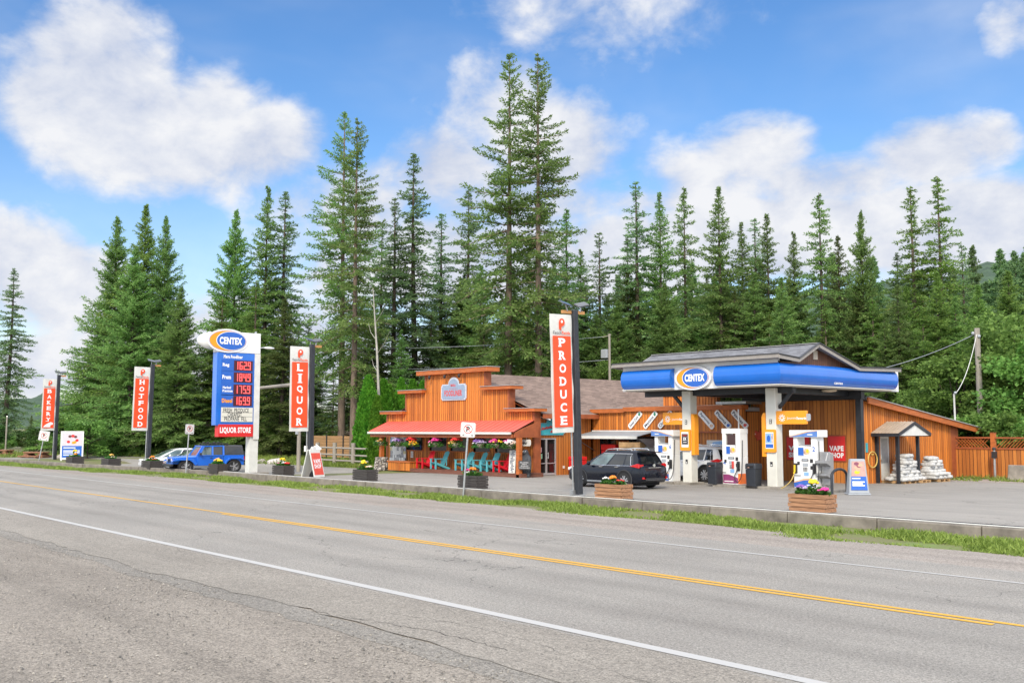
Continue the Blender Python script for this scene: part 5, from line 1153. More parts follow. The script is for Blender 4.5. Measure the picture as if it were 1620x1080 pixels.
for lab, num, z in rows_:
    mb = MB(); mb.box((XS - .03, y0 + .3, z - .36), (XS - .015, y1 - .08, z + .36)); pn = SG('price_panel', mb, BLUE2)
    mb = MB(); mb.box((XS - .012, 26.78, z - .3), (XS + .01, 27.98, z + .3)); L = SG('led_display', mb, LEDB)
    mb = MB(); y = 26.93
    for ch in num:
        if ch == '.': mb.box((XS + .012, y - .07, z - .235), (XS + .02, y - .015, z - .175)); continue
        digit(mb, ch, y if ch != '1' else y - .08, z - .235, .185, .47); y += .265 if ch != '1' else .20
    mb.build('price_digits', LED, L, world=True)
    mb = MB()
    if lab: text(mb, lab, (XS - .014, 26.07 + (.2 if lab == 'Reg' else .26 if lab == 'Prem' else .32), z), YD, ZD, h=.25, w=.42 if lab == 'Reg' else .55 if lab == 'Prem' else .66, bold=.05)
    else: text(mb, 'Marked', (XS - .014, 26.36, z + .1), YD, ZD, h=.15, w=.52, bold=.05); text(mb, 'Premium', (XS - .014, 26.41, z - .1), YD, ZD, h=.15, w=.64, bold=.05)
    SG('grade_name', mb, ORNG if lab == 'Diesel' else LETW, recalc=False)
za, zb_ = at(385, 644.5, X=XS).z, at(385, 667, X=XS).z
mb = MB(); mb.box((XS - .03, y0 + .32, zb_), (XS + .0, y1 - .06, za)); lb = SG('letter_board', mb, mk('cream letter board', (.70, .69, .60), .5, var=.06))
mb = MB(); hh = (za - zb_)
for t_x, f, w, cy in (('FRESH  PRODUCE', .8, 1.62, 26.98), ('CHEAPEST', .5, .9, 26.9), ('PROPANE  FILL', .2, 1.45, 26.96)): text(mb, t_x, (XS + .0, cy, zb_ + hh * f), YD, ZD, w=w, h=.25, bold=.012)
for f in (.36, .65): mb.box((XS + .001, y0 + .36, zb_ + hh * f - .008), (XS + .006, y1 - .1, zb_ + hh * f + .008))
mb.build('letter_board_text', INK, lb, world=True, recalc=False)
zt_, zb2 = at(371, 671, X=XS).z, at(371, 690.5, X=XS).z
mb = MB(); mb.box((XS - .5, y0 + .18, zb2), (XS - .0, y1 - .02, zt_)); lq = SG('liquor_panel', mb, REDP)
mb = MB(); text(mb, 'LIQUOR STORE', (XS + .0, 26.97, (zb2 + zt_) / 2), YD, ZD, w=1.98, h=.40, bold=.045); mb.build('liquor_lettering', LETW, lq, world=True, recalc=False)
mb = MB(); mb.tube([(XS - .3, 28.5, 7.55), (XS - .3, 28.9, 7.62)], .03, 6); mb.ball((XS - .3, 29.2, 7.6), .2, 0, 1, (.5, 1.9, .4)); SG('side_lamp', mb, LAMPW, smooth=.8)
for yy in (25.9, 28.3): mb = MB(); mb.box((XS - .36, yy - .05, 8.42), (XS - .26, yy + .05, 8.56)); SG('lifting_lug', mb, GREYM)

# street lamp behind the LIQUOR banner
q = at(472, 742, Y=31.0); sl = thing('street_lamp', 'grey street lamp with a long level arm behind the LIQUOR banner', 'street lamp', (q.x, 31.0, 0))
zt = at(472, 606, Y=31).z; za_ = at(411, 613, Y=31).x
mb = MB(); mb.tube([(0, 0, 0), (0, 0, zt)], [.13, .10], 10); mb.build('pole', GREYW, sl, smooth=.8)
e = at(410, 613.5, z=zt - .05); ar = MB(); ar.tube([(0, 0, zt - .05), (e.x - q.x, (e.y - 31.0), zt - .05)], [.12, .1], 8); ar.build('arm', GREYW, sl, smooth=.8)
f = .42; mb = MB(); mb.lathe([(.05, .0), (.16, -.1), (.17, -.25), (.06, -.3)], ((e.x - q.x) * f * .2 , (e.y - 31) * f * .2, zt - .1), 10); mb.build('lantern', OFFW, sl, smooth=.6)
mb = MB(); mb.box((-.1, -.2, 2.3), (.1, -.1, 3.4)); mb.build('meter_box', GRYP, sl)

# sandwich board
ab = thing('sandwich_board', 'white sandwich board with a red VAPE SHOP panel by the kerb', 'sign', (-48.25, 27.95, 0), 0)
HB, SP = 1.62, .42
for s in (1, -1):
    n_ = Vector((s * HB, 0, SP)).normalized() if False else None
    ux = Vector((0, 1, 0)) if s > 0 else Vector((0, -1, 0)); uy = Vector((-s * SP, 0, HB)).normalized(); o = Vector((s * SP, 0, 0)); L = HB / uy.z
    mb = MB(); mb.prism([(-.46, 0), (.46, 0), (.46, L - .12), (.2, L - .12), (.14, L + .04), (-.14, L + .04), (-.2, L - .12), (-.46, L - .12)], o, ux, uy, .05); mb.build('panel', OFFW, ab, bevel=.012)
    nn = ux.cross(uy); c = o + nn * .052
    mb = MB(); mb.prism([(-.39, .14), (.39, .14), (.39, L - .32), (-.39, L - .32)], c, ux, uy, .006, 0); text(mb, 'VAPE', c + uy * (L * .5 + .05) , ux, uy, w=.6, h=.24, m=1, bold=.04, off=.010); text(mb, 'SHOP', c + uy * (L * .5 - .22), ux, uy, w=.6, h=.24, m=1, bold=.04, off=.010); mb.build('poster', [mk('coral poster', (.72, .09, .06), .5), LETW], ab, recalc=False)
ab.rotation_euler = (0, 0, rad(22))

# no parking signs
def noparking(label, loc, rz, h, tilt, w=.62):
    t = thing('no_parking_sign', label, 'sign', loc, rz, 'no parking signs along the kerb')
    mb = MB(); mb.tube([(0, 0, -.3), (0, 0, h - .1)], .045, 8); mb.build('post', GREYM, t, smooth=.9)
    M = Matrix.Rotation(0, 4, 'Z'); mb = MB(); o = Vector((0, -.05, h + .15)); mb.prism(rrect(w, w, .07), o, XD, ZD, .012, 0); p_ = mb.build('plate', WHITE, t)
    mb = MB(); f = o + Vector((0, -.013, 0)); u1, u2 = XD, ZD
    for k, pts in enumerate((rrect(w * .93, w * .93, .06),)): mb.prism(pts, f, u1, u2, .002, 1); mb.prism(rrect(w * .89, w * .89, .05), f + Vector((0, -.0025, 0)), u1, u2, .002, 0)
    g = f + Vector((0, -.005, .03)); R = w * .31
    text(mb, 'P', g, u1, u2, h=w * .36, m=1, bold=.05, off=.0015)
    ring = ellipse(R, R, 30); inn = ellipse(R * .83, R * .83, 30)
    n = len(ring); mb.add([g + u1 * a + u2 * b + Vector((0, -.003, 0)) for a, b in ring + inn], [(i, (i + 1) % n, (i + 1) % n + n, i + n) for i in range(n)], 2)
    mb.bar(g + Vector((-R * .6, -.004, R * .6)), g + Vector((R * .6, -.004, -R * .6)), w * .05, .002, 2, (0, 1, 0))
    for s in (1, -1): mb.prism([(s * w * .38, -w * .36), (s * w * .28, -w * .29), (s * w * .28, -w * .43)] if s < 0 else [(s * w * .38, -w * .36), (s * w * .28, -w * .43), (s * w * .28, -w * .29)], f + Vector((0, -.005, 0)), u1, u2, .002, 1); mb.box(f + Vector((s * w * .28 if s > 0 else s * w * .28 - .0, -.007, -w * .38)), f + Vector((s * w * .2, -.0055, -w * .34)), 1)
    mb.build('marking', [WHITE, INK, INKR], p_, recalc=False)
    t.rotation_euler = (rad(tilt[0]), rad(tilt[1]), rz); return t
p1 = at(733, 775, Y=27.15); noparking('leaning no parking sign with arrows in front of the store porch', (p1.x, 27.15, -.28), rad(46), 2.72, (0, 4.0), .64)
p1 = at(299, 744, Y=26.9); noparking('no parking sign seen almost edge on in front of the blue off-roader', (p1.x, 26.7, -.28), rad(100), 2.75, (0, 3.0), .64)
p1 = at(67, 728, Y=27.2); noparking('leaning no parking sign beside the rustic log tables', (p1.x, 26.9, -.28), rad(62), 2.2, (0, 9.0), .85)

# poster board at the far end
p1 = at(113, 727, Y=29.3); pb = thing('poster_board', 'white framed poster board with food picture over blue text, by the BAKERY banner', 'sign', (p1.x, 29.3, -.3), rad(62))
mb = MB(); mb.box((-.95, 0, .25), (.95, .06, 2.75)); 
for s in (-.85, .85): mb.box((s - .05, .0, 0), (s + .05, .06, .25))
mb.build('frame', WHITE, pb)
mb = MB(); mb.box((-.82, -.012, .42), (.82, -.002, 1.45), 0); mb.box((-.82, -.012, 1.45), (.82, -.002, 2.6), 1)
for k in range(9): 
    a = random.Random(k).uniform(0, 6.28); mb.prism(ellipse(.14, .12, 10, .42 * math.cos(a), .3 * math.sin(a)), (0, -.013 - .001 * k, 2.02), XD, ZD, .002, 2 + k % 3)
for k, (w, z) in enumerate(((.5, 1.28), (.68, 1.02), (.68, .86), (.5, .66))): mb.box((-.7, -.016, z - .04), (-.7 + 2 * w, -.0125, z + .04), 5)
mb.build('poster', [BLUE2, mk('lilac print', (.62, .56, .62), .5), ORNG, mk('brown print', (.14, .05, .05), .6), REDP, LETW], pb)

# white arrow sign among the trees
p1 = at(495, 735, Y=31.5); s_ = thing('arrow_sign', 'white arrow sign pointing right behind the LIQUOR banner pole', 'sign', (p1.x, 31.5, 0), rad(45))
mb = MB(); mb.box((-.05, 0, 0), (.05, .08, 1.7)); mb.build('post', GREYW, s_); mb = MB(); mb.prism([(-.6, -.17), (.12, -.17), (.12, -.31), (.5, 0), (.12, .31), (.12, .17), (-.6, .17)], (.05, -.02, 1.42), XD, ZD, .04); mb.build('arrow_board', WHITE, s_)
# red arrow on the canopy post
s_ = thing('arrow_sign', 'red arrow board tilted down on the black corner post', 'sign', (-30.9, 43.9, 2.42)); a = rad(-20); ux = Vector((math.cos(a), 0, math.sin(a))); uy = Vector((-math.sin(a), 0, math.cos(a)))
mb = MB(); mb.prism([(-.85, -.17), (.35, -.17), (.35, -.3), (.8, 0), (.35, .3), (.35, .17), (-.85, .17)], (0, 0, 0), ux, uy, .05); mb.build('arrow_board', mk('faded red paint', (.62, .10, .06), .5), s_)
mb = MB(); mb.bar(ux * -.7 + Vector((0, -.056, 0)), ux * .2 + Vector((0, -.056, 0)), .01, .05); mb.build('print', LETW, s_)

# ================================================================== PLANTERS
def flower_clump(mb, c, rx, ry, h, n, m, rnd, size=.05):
    size *= .78
    for _ in range(int(n * 1.8)):
        a = rnd.uniform(0, 6.28); r = rnd.random() ** .5; mb.ball((c[0] + rx * r * math.cos(a), c[1] + ry * r * math.sin(a), c[2] + h * (1 - r * r * .6) * rnd.uniform(.7, 1.0)), size * rnd.uniform(.7, 1.25), m, 0, (1, 1, .7))
def leaf_clump(mb, c, rx, ry, h, n, rnd, L=.1, m=0):
    for _ in range(n):
        a = rnd.uniform(0, 6.28); r = rnd.random() ** .5; p = Vector((c[0] + rx * r * math.cos(a), c[1] + ry * r * math.sin(a), c[2] + h * rnd.random() * (1 - .5 * r)))
        d = Vector((math.cos(a) + rnd.gauss(0, .6), math.sin(a) + rnd.gauss(0, .6), rnd.uniform(-.1, 1.1))).normalized(); s = d.orthogonal().normalized(); s.rotate(Matrix.Rotation(rnd.uniform(0, 6.28), 3, d)); l = L * rnd.uniform(.6, 1.3)
        mb.add([p, p + d * l * .5 + s * l * .3, p + d * l, p + d * l * .5 - s * l * .3], [(0, 1, 2, 3)], m)
def planter(label, px, py, Y, timber, flowers, seed, L=1.3, D=.65, H=.58, rz=0.0, zoff=0.0, courses=5):
    p = at(px, py, Y=Y); t = thing('planter', label, 'planter', (p.x, Y, zoff), rz, 'timber planters along the kerb'); rnd = random.Random(seed)
    mb = MB(); hc = H / courses
    for k in range(courses):
        j = rnd.uniform(-.012, .012); e = .03 if k % 2 else 0
        for s in (1, -1):
            nseg = 2; 
            mb.box((-L / 2 - e + .004, s * (D / 2 - .04), k * hc + .008), (L / 2 + e - .004, s * (D / 2 + j + .015), (k + 1) * hc - .008)); mb.box((s * L / 2 - .06 * s, -D / 2 + .045, k * hc + .008), (s * L / 2 + j, D / 2 - .045, (k + 1) * hc - .008))
    mb.box((-L / 2 + .06, -D / 2 + .06, .0), (L / 2 - .06, D / 2 - .06, H * .55))
    mb.build('box', timber, t)
    mb = MB(); mb.box((-L / 2 + .06, -D / 2 + .06, H * .56), (L / 2 - .06, D / 2 - .06, H - .05)); mb.build('soil', SOIL, t)
    mb = MB(); leaf_clump(mb, (0, 0, H - .05), L * .42, D * .38, .22, 260, rnd, .11)
    for (col, fx, h, n, sz) in flowers: leaf_clump(mb, (fx * L, 0, H - .05), .13, .12, h, 90, rnd, .12)
    mb.build('foliage', PLNT, t, recalc=False)
    for (col, fx, h, n, sz) in flowers:
        mb = MB(); flower_clump(mb, (fx * L, 0, H + .02 + h * .55), .15, .13, h * .5, n, 0, rnd, sz); mb.build(f'{col}_flowers', FL[col], t, smooth=1.2)
    return t
planter('bare timber planter with tall yellow and pink flowers, right of all planters', 1285.5, 808, 28.35, PLT, [('yellow', .05, .42, 9, .085), ('magenta', .36, .16, 7, .09), ('purple', -.3, .24, 16, .06), ('pink', .2, .12, 6, .05), ('lilac', -.15, .2, 8, .05)], 1, H=.56, courses=4)
planter('bare timber planter with orange flowers in front of the dark SUV', 971, 789, 27.9, PLT, [('orange', -.02, .26, 12, .07), ('white', -.3, .2, 8, .05), ('red', .25, .14, 6, .05), ('lilac', .05, .05, 8, .05)], 2, H=.56, courses=4)
planter('dark timber planter with an orange bloom beside the leaning no parking sign', 748, 772, 28.1, PLD, [('orange', .0, .3, 9, .08), ('white', -.25, .12, 8, .06), ('magenta', -.3, .25, 5, .05)], 3)
planter('dark timber planter with one yellow bloom in front of the stone pier', 577.5, 760, 28.1, PLD, [('yellow', -.12, .4, 7, .08), ('pale', .3, .15, 16, .06), ('pink', -.35, .1, 8, .05), ('amber', .1, .12, 8, .05)], 4)
planter('dark timber planter with yellow, white and red flowers beside the sandwich board', 448, 752, 27.8, PLD, [('yellow', -.08, .38, 7, .08), ('white', .08, .15, 8, .06), ('red', .34, .14, 14, .07), ('pink', -.35, .1, 8, .05)], 5)
planter('dark timber planter heaped with amber flowers in front of the blue off-roader', 344.5, 746, 27.5, PLD, [('amber', -.2, .22, 14, .08), ('yellow', .2, .22, 14, .08), ('amber', .0, .3, 10, .07)], 6, zoff=-.1)
planter('dark timber planter with one orange flower in front of the white car', 240.5, 740, 26.9, PLD, [('orange', .0, .26, 5, .08), ('pale', -.25, .12, 12, .07), ('red', .2, .08, 8, .06)], 7, L=1.5, D=.9, zoff=-.1)
planter('dark timber planter with pale orange flowers alone on the far gravel', 175.5, 735.5, 26.6, PLD, [('amber', .0, .3, 9, .08), ('pale', .2, .1, 8, .06)], 8, L=1.5, D=.9, zoff=-.1)
planter('dark timber planter with yellow flowers in front of the poster board', 118.5, 731, 26.4, PLD, [('yellow', -.05, .5, 10, .09), ('orange', .1, .2, 8, .08)], 9, L=1.5, D=.9, zoff=-.1)

# ================================================================== HANGING BASKETS under the porch gutter
def basket(label, px, flowers, seed):
    p = at(px, 698, Y=36.12); t = thing('hanging_basket', label, 'hanging basket', (p.x, 36.12, 1.72), 0, 'hanging baskets under the porch gutter'); rnd = random.Random(seed)
    mb = MB(); mb.lathe([(.05, -.12), (.17, -.06), (.23, .08), (.2, .1)], n=12); mb.build('bowl', mk('pale basket', (.34, .30, .24), .8, var=.3), t)
    mb = MB()
    for a in (0, 2.1, 4.2): mb.tube([(.2 * math.cos(a), .2 * math.sin(a), .1), (0, 0, .55)], .006, 4)
    mb.tube([(0, 0, .55), (0, 0, .66)], .008, 4); mb.build('chain', PLST, t)
    mb = MB(); leaf_clump(mb, (0, 0, -.12), .36, .36, .36, 260, rnd, .12); mb.build('foliage', PLNT, t, recalc=False)
    for col, dx, dz, n in flowers:
        mb = MB(); flower_clump(mb, (dx, 0, dz), .26, .3, .24, n, 0, rnd, .055); mb.build(f'{col}_flowers', FL[col], t, smooth=1.2)
    t.scale = (1.15, 1.15, 1.12); t.location.z = 1.68; return t
basket('sparse green basket hanging at the left porch post', 602, [('pale', -.1, .0, 10), ('amber', .1, .05, 6)], 1)
basket('faded purple and white flower basket in front of the notice board', 629, [('lilac', -.05, .1, 40), ('pale', -.25, -.1, 12), ('purple', .15, .1, 16)], 2)
basket('red and yellow flower basket beside the notice board', 651, [('red', .0, .18, 50), ('yellow', .2, -.1, 10), ('orange', .1, .0, 12)], 3)
basket('magenta and pink flower basket before the second window', 689, [('magenta', .08, .15, 36), ('pink', -.15, .05, 24), ('white', -.1, -.1, 12)], 4)
basket('red topped flower basket left of the no parking plate', 721, [('red', .05, .18, 40), ('amber', -.2, .0, 14)], 5)
basket('purple and white flower basket right of the no parking plate', 760, [('purple', -.1, .12, 28), ('lilac', .1, .05, 24), ('white', -.2, .0, 10)], 6)
basket('pink and yellow flower basket left of the white one', 784, [('pink', -.1, .1, 22), ('magenta', .05, .15, 20), ('yellow', .2, .1, 14)], 7)
basket('mostly white flower basket beside the right porch post', 808, [('white', .0, .1, 56), ('pale', .1, .05, 18), ('pink', -.15, .15, 8)], 8)

# ================================================================== PORCH FURNITURE
def chair(label, mat):
    t = thing('porch_chair', label, 'chair', (0, 0, 0), 0, 'garden chairs on the porch')
    # local: sitter looks towards -Y
    mb = MB()
    for i in range(6): y = -.30 + .1 * i; z = .36 - .022 * i * 1.2; mb.bar((-.27, y, z), (.27, y, z), .09, .022)
    mb.build('seat', mat, t)
    mb = MB(); d = Vector((0, math.sin(rad(26)), math.cos(rad(26))))
    for i in range(5):
        x = -.22 + .11 * i; L = .80 + .06 * (1 - abs(i - 2) / 2); mb.bar(Vector((x, .24, .20)), Vector((x, .24, .20)) + d * L, .10, .02, up=(0, 1, 0))
    for k in (.25, .6): mb.bar(Vector((-.27, .255, .2)) + d * k, Vector((.27, .255, .2)) + d * k, .03, .05)
    mb.build('backrest', mat, t)
    for s in (1, -1):
        mb = MB(); mb.bar((s * .34, -.36, .56), (s * .34, .42, .56), .13, .025); mb.build('armrest', mat, t)
        mb = MB(); mb.box((s * .31 - .045, -.33, 0), (s * .31 + .045, -.26, .545)); mb.build('leg', mat, t)
        mb = MB(); mb.bar((s * .285, -.30, .34), (s * .285, .60, .0), .03, .11); mb.build('leg', mat, t)
        mb = MB(); mb.bar((s * .34, .36, .2), (s * .34, .36, .55), .05, .03); mb.build('arm_support', mat, t)
    return t
def place(o, px, py, rz, first=False, label=None):
    p = at(px, py, z=.22); y = 36.72
    p = at(px, py, Y=y)
    if label is None: o.location = (p.x, y, .217); o.rotation_euler = (0, 0, rz); return o
    return dup(o, (p.x, y, .217), rz, label)
cr = chair('red garden chair at the left end of the row, beside the bench box', REDC); cr.scale = (1.08, 1.08, 1.1)
ct = chair('turquoise garden chair next to the left red one', TEALC); ct.scale = (1.08, 1.08, 1.1)
place(cr, 671, 741, rad(-6)); place(ct, 693, 742, rad(-12))
place(ct, 733, 743, rad(-4), label='turquoise garden chair behind the no parking post'); place(ct, 753, 744, rad(-14), label='turquoise garden chair just right of the no parking post, left of another turquoise one'); place(ct, 773, 745, rad(-8), label='turquoise garden chair beside the right red one')
place(cr, 793, 746, rad(-12), label='red garden chair at the right end of the row')
bb = thing('bench_box', 'low orange boarded box bench at the left end of the porch', 'bench', (-51.9, 36.5, 0))
mb = MB(); wall_x(mb, -53.15, -50.75, 36.2, .04, .55, thick=.7, pitch=.15, bat=.06, bd=.015); mb.build('box', SID, bb, world=True)
mb = MB(); mb.box((-53.2, 36.14, .55), (-50.7, 36.95, .62)); mb.box((-51.95, 36.17, .02), (-51.87, 36.2, .55)); mb.build('lid', TRIM, bb, world=True)
nb = thing('notice_board', 'notice board crowded with white posters and papers on the porch wall', 'notice board', (-54.25, YF - .03, 1.3)); rnd = random.Random(17)
mb = MB(); mb.box((-.9, -.03, -.78), (.9, -.0, .86)); mb.build('backing', GREYW, nb)
k = 0
for i in range(7):
    for jx in range(7):
        w, h = rnd.uniform(.18, .30), rnd.uniform(.22, .34); x = -.78 + .26 * jx + rnd.uniform(-.05, .05); z = .68 - .225 * i + rnd.uniform(-.05, .05); k += 1
        mb = MB(); mb.box((x - w / 2, -.035 - .0012 * k, z - h / 2), (x + w / 2, -.034 - .0012 * k, z + h / 2)); mb.build('paper', rnd.choice([PAPER, PAPER, PAPER2, PAPER, PAPER2, mk('yellowed paper', (.66, .60, .35), .7), mk('bluish paper', (.35, .42, .58), .7)]) if k % 9 else PAPER2, nb)
nt = thing('wall_notice', 'single white sheet pinned on the boards right of the notice board', 'notice', (-52.75, YF - .03, 1.0)); mb = MB(); mb.box((-.13, -.015, -.2), (.13, .0, .2), 0); mb.build('sheet', PAPER, nt); mb = MB()
for q in range(5): mb.box((-.09, -.018, -.13 + .06 * q), (.09, -.0155, -.11 + .06 * q))
mb.build('print', INK, nt)
ts = thing('tall_sign', 'tall narrow white sign with dark print leaning by the right porch post', 'sign', (-41.35, 36.3, .216))
mb = MB(); mb.box((-.2, 0, 0), (.2, .04, 1.25)); mb.build('board', OFFW, ts); mb = MB()
for q in range(16): mb.box((rnd.uniform(-.17, -.02), -.006, .06 + .073 * q), (rnd.uniform(.02, .17), -.001, .10 + .073 * q))
mb.build('print', INKB, ts); ts.rotation_euler = (rad(-6), 0, rad(20))

# carved bear with its board
def skin(name, verts, edges, radii, mat, parent, sub=2, root=0):
    me = bpy.data.meshes.new(name); me.from_pydata(verts, edges, []); o = bpy.data.objects.new(name, me); COL.objects.link(o)
    m = o.modifiers.new('skin', 'SKIN'); m.use_smooth_shade = True; s = o.modifiers.new('sub', 'SUBSURF'); s.levels = sub; s.render_levels = sub
    sv = me.skin_vertices[0].data
    for i, r_ in enumerate(radii): sv[i].radius = (r_, r_) if not hasattr(r_, '__len__') else r_; sv[i].use_root = (i == root)
    dg = bpy.context.evaluated_depsgraph_get(); me2 = bpy.data.meshes.new_from_object(o.evaluated_get(dg)); bpy.data.objects.remove(o)
    o = bpy.data.objects.new(name, me2); COL.objects.link(o); me2.materials.clear(); me2.materials.append(mat)
    for p in me2.polygons: p.use_smooth = True
    o.parent = parent; CH.setdefault(parent, []).append(o); return o
p = at(832, 755, Y=36.6); bear = thing('bear_carving', 'dark carved standing bear holding a small welcome board by the entrance', 'statue', (p.x, 36.6, 0), rad(25))
V = [(0, 0, .45), (0, 0, .75), (0, -.02, 1.02), (0, -.06, 1.2), (0, -.10, 1.36), (0, -.26, 1.34), (0, -.36, 1.32), (-.17, -.02, .25), (-.18, -.05, .08), (-.19, -.18, .05), (.17, -.02, .25), (.18, -.05, .08), (.19, -.18, .05), (-.24, -.08, 1.05), (-.27, -.22, .86), (-.16, -.34, .80), (.24, -.08, 1.05), (.27, -.22, .86), (.16, -.34, .80), (-.12, -.05, 1.48), (.12, -.05, 1.48)]
Ed = [(0, 1), (1, 2), (2, 3), (3, 4), (4, 5), (5, 6), (0, 7), (7, 8), (8, 9), (0, 10), (10, 11), (11, 12), (2, 13), (13, 14), (14, 15), (2, 16), (16, 17), (17, 18), (4, 19), (4, 20)]
Rr = [.27, .30, .25, .16, .165, .085, .06, .16, .11, .08, .16, .11, .08, .12, .10, .075, .12, .10, .075, .05, .05]
skin('body', V, Ed, Rr, BEARM, bear)
mb = MB(); mb.ball((0, -.395, 1.345), .035, 0, 1); mb.build('nose', INK, bear, smooth=1); 
for s in (1, -1): mb = MB(); mb.ball((s * .07, -.235, 1.41), .02, 0, 1); mb.build('eye', LETW, bear, smooth=1)
mb = MB(); mb.prism(rrect(.75, .48, .06), (.12, -.42, .68), XD, ZD, .05); wb = mb.build('welcome_board', mk('dark slate board', (.06, .06, .06), .7, var=.3), bear); mb = MB()
for q, (w, z) in enumerate(((.5, .82), (.28, .73), (.42, .64), (.56, .54))):
    x = .12 - w / 2
    while x < .12 + w / 2: mb.bar((x, -.475, z - .028), (x + rnd.uniform(-.01, .03), -.475, z + .028), .012, .012); x += .05
mb.build('chalk_marks', LETW, wb)

# ================================================================== FORECOURT
def hose(mb, pts, r=.018, n=24, m=0):
    P_ = [Vector(p) for p in pts]; out_ = []
    for i in range(len(P_) - 1):
        p0, p1, p2, p3 = P_[max(i - 1, 0)], P_[i], P_[i + 1], P_[min(i + 2, len(P_) - 1)]
        for k in range(6):
            t = k / 6; out_.append(.5 * (2 * p1 + (p2 - p0) * t + (2 * p0 - 5 * p1 + 4 * p2 - p3) * t * t + (3 * p1 - p0 - 3 * p2 + p3) * t ** 3))
    out_.append(P_[-1]); mb.tube(out_, r, 6, m)
def pump(num, x0, label, y=37.6, W=1.12, D=.58, header=True, yellow=False, flip=False):
    t = thing('fuel_pump', label, 'fuel pump', (x0 + W / 2, y + D / 2, .11), 0, 'fuel pumps under the canopy'); h = 2.16 if header else 2.5; f = -D / 2
    mb = MB(); a = W / 2
    mb.box((-a, f, 0), (a, -f, 1.28)); mb.box((-a, f, 1.28), (-a + .2, -f, h)); mb.box((a - .26, f, 1.28), (a, -f, h)); mb.box((-a + .2, f + .03, 1.28), (a - .26, -f - .03, 1.62)); mb.build('cabinet', WHITE, t, bevel=.015)
    if not header: mb = MB(); mb.box((-a - .012, f - .012, 2.3), (a + .012, -f + .012, h + .03)); mb.build('top', WHITE, t, bevel=.01)
    if header:
        mb = MB(); mb.box((-a - .13, f - .10, h), (a + .13, -f + .10, h + .30)); hd = mb.build('header', WHITE, t, bevel=.012)
        mb = MB(); L = a + .12; s = -1 if flip else 1
        pts = [(-L * s, .02), (L * s, .02), (L * s, .26), (L * .3 * s, .21), (-L * .35 * s, .10)]; mb.prism(pts if s > 0 else pts[::-1], (0, f - .101, h), XD, ZD, .003, 0); pts2 = [(-L * s, .02), (-L * .35 * s, .10), (L * .3 * s, .21), (L * s, .262), (L * s, .285), (L * .2 * s, .24), (-L * .5 * s, .12), (-L * s, .05)]; mb.prism(pts2 if s > 0 else pts2[::-1], (0, f - .105, h), XD, ZD, .003, 1); mb.box((.2 * s, f - .109, h + .09), (.45 * s, f - .1045, h + .13), 2)
        mb.build('header_print', [mk('mid blue print', (.10, .22, .55), .4), mk('peach stripe', (.75, .42, .22), .5), LETW], hd)
        mb = MB()
        for s in (1,): mb.prism([(-a + .0, .04), (a - .25, .04), (a - .25, .36), (-.1, .33), (-a + .0, .22)], (.0, f - .001, 0), XD, ZD, .004, 0); mb.prism([(-a, .22), (-.1, .33), (a - .25, .36), (a - .25, .44), (-.1, .40), (-a, .26)], (0, f - .001, 0), XD, ZD, .003, 1); mb.box((.05, f - .008, .12), (.3, f - .0055, .16), 2)
        mb.build('skirt_print', [mk('deep blue print', (.04, .13, .48), .4), mk('peach stripe', (.75, .42, .22), .5), LETW], t)
    else:
        mb = MB(); mb.prism([(-a + .03, .05), (a - .15, .05), (a - .15, .30), (-a + .35, .45), (-a + .03, .45)], (0, f - .001, 0), XD, ZD, .004, 0); mb.box((a - .14, f - .006, .03), (a + .005, -f + .004, .5), 1); mb.box((-a + .1, f - .008, .12), (.1, f - .0055, .16), 2); mb.build('skirt_print', [PLUM, mk('bright orange print', (.85, .18, .03), .5), LETW], t)
    mb = MB(); mb.box((-a + .22, f + .0, 1.36), (a - .28, f + .026, 1.78), 0); mb.box((-a + .23, f - .004, 1.38), (-.06, f - .0005, 1.72), 1); mb.prism(ellipse(.17, .14, 14, .08, 1.55), (0, f - .0005, 0), XD, ZD, .003, 2); mb.prism(ellipse(.07, .08, 10, .12, 1.57), (0, f - .004, 0), XD, ZD, .003, 3); mb.build('advert_panel', [LETW, BLUE2, PEACH, YEL], t)
    if header: mb = MB(); mb.box((-a + .2, f + .1, 1.8), (a - .26, f + .13, 1.84)); mb.build('cross_rail', GREYM, t)
    mb = MB(); mb.box((-.16, f - .012, 1.14), (.16, f - .001, 1.24), 0); mb.box((-.13, f - .015, 1.16), (.13, f - .0125, 1.22), 1); mb.box((-.12, f - .012, .92), (.14, f - .001, 1.06), 1); mb.box((-.38, f - .012, .98), (-.26, f - .001, 1.12), 2); mb.box((.24, f - .012, 1.08), (.38, f - .001, 1.24), 2)
    for q in range(3):
        for w in range(3): mb.box((-.09 + .07 * q, f - .012, .72 + .06 * w), (-.04 + .07 * q, f - .001, .76 + .06 * w), 2)
    mb.box((.25, f - .012, .80), (.37, f - .001, .95), 2); mb.box((-.06, f - .014, .53), (.16, f - .001, .68), 3); mb.build('keypad', [PLST, GRYP, PLST, SKYB], t)
    mb = MB(); mb.box((-a + .02, f - .03, .52), (-.22 if yellow else -.3, f - .001, .54)); mb.build('card_reader', PLST, t)
    mb = MB(); text(mb, str(num), (a - .13 if header else -a + .12, f - .001, 1.66 if header else .98), XD, ZD, h=.2, bold=.02); mb.build('pump_number', BLUE2, t, recalc=False)
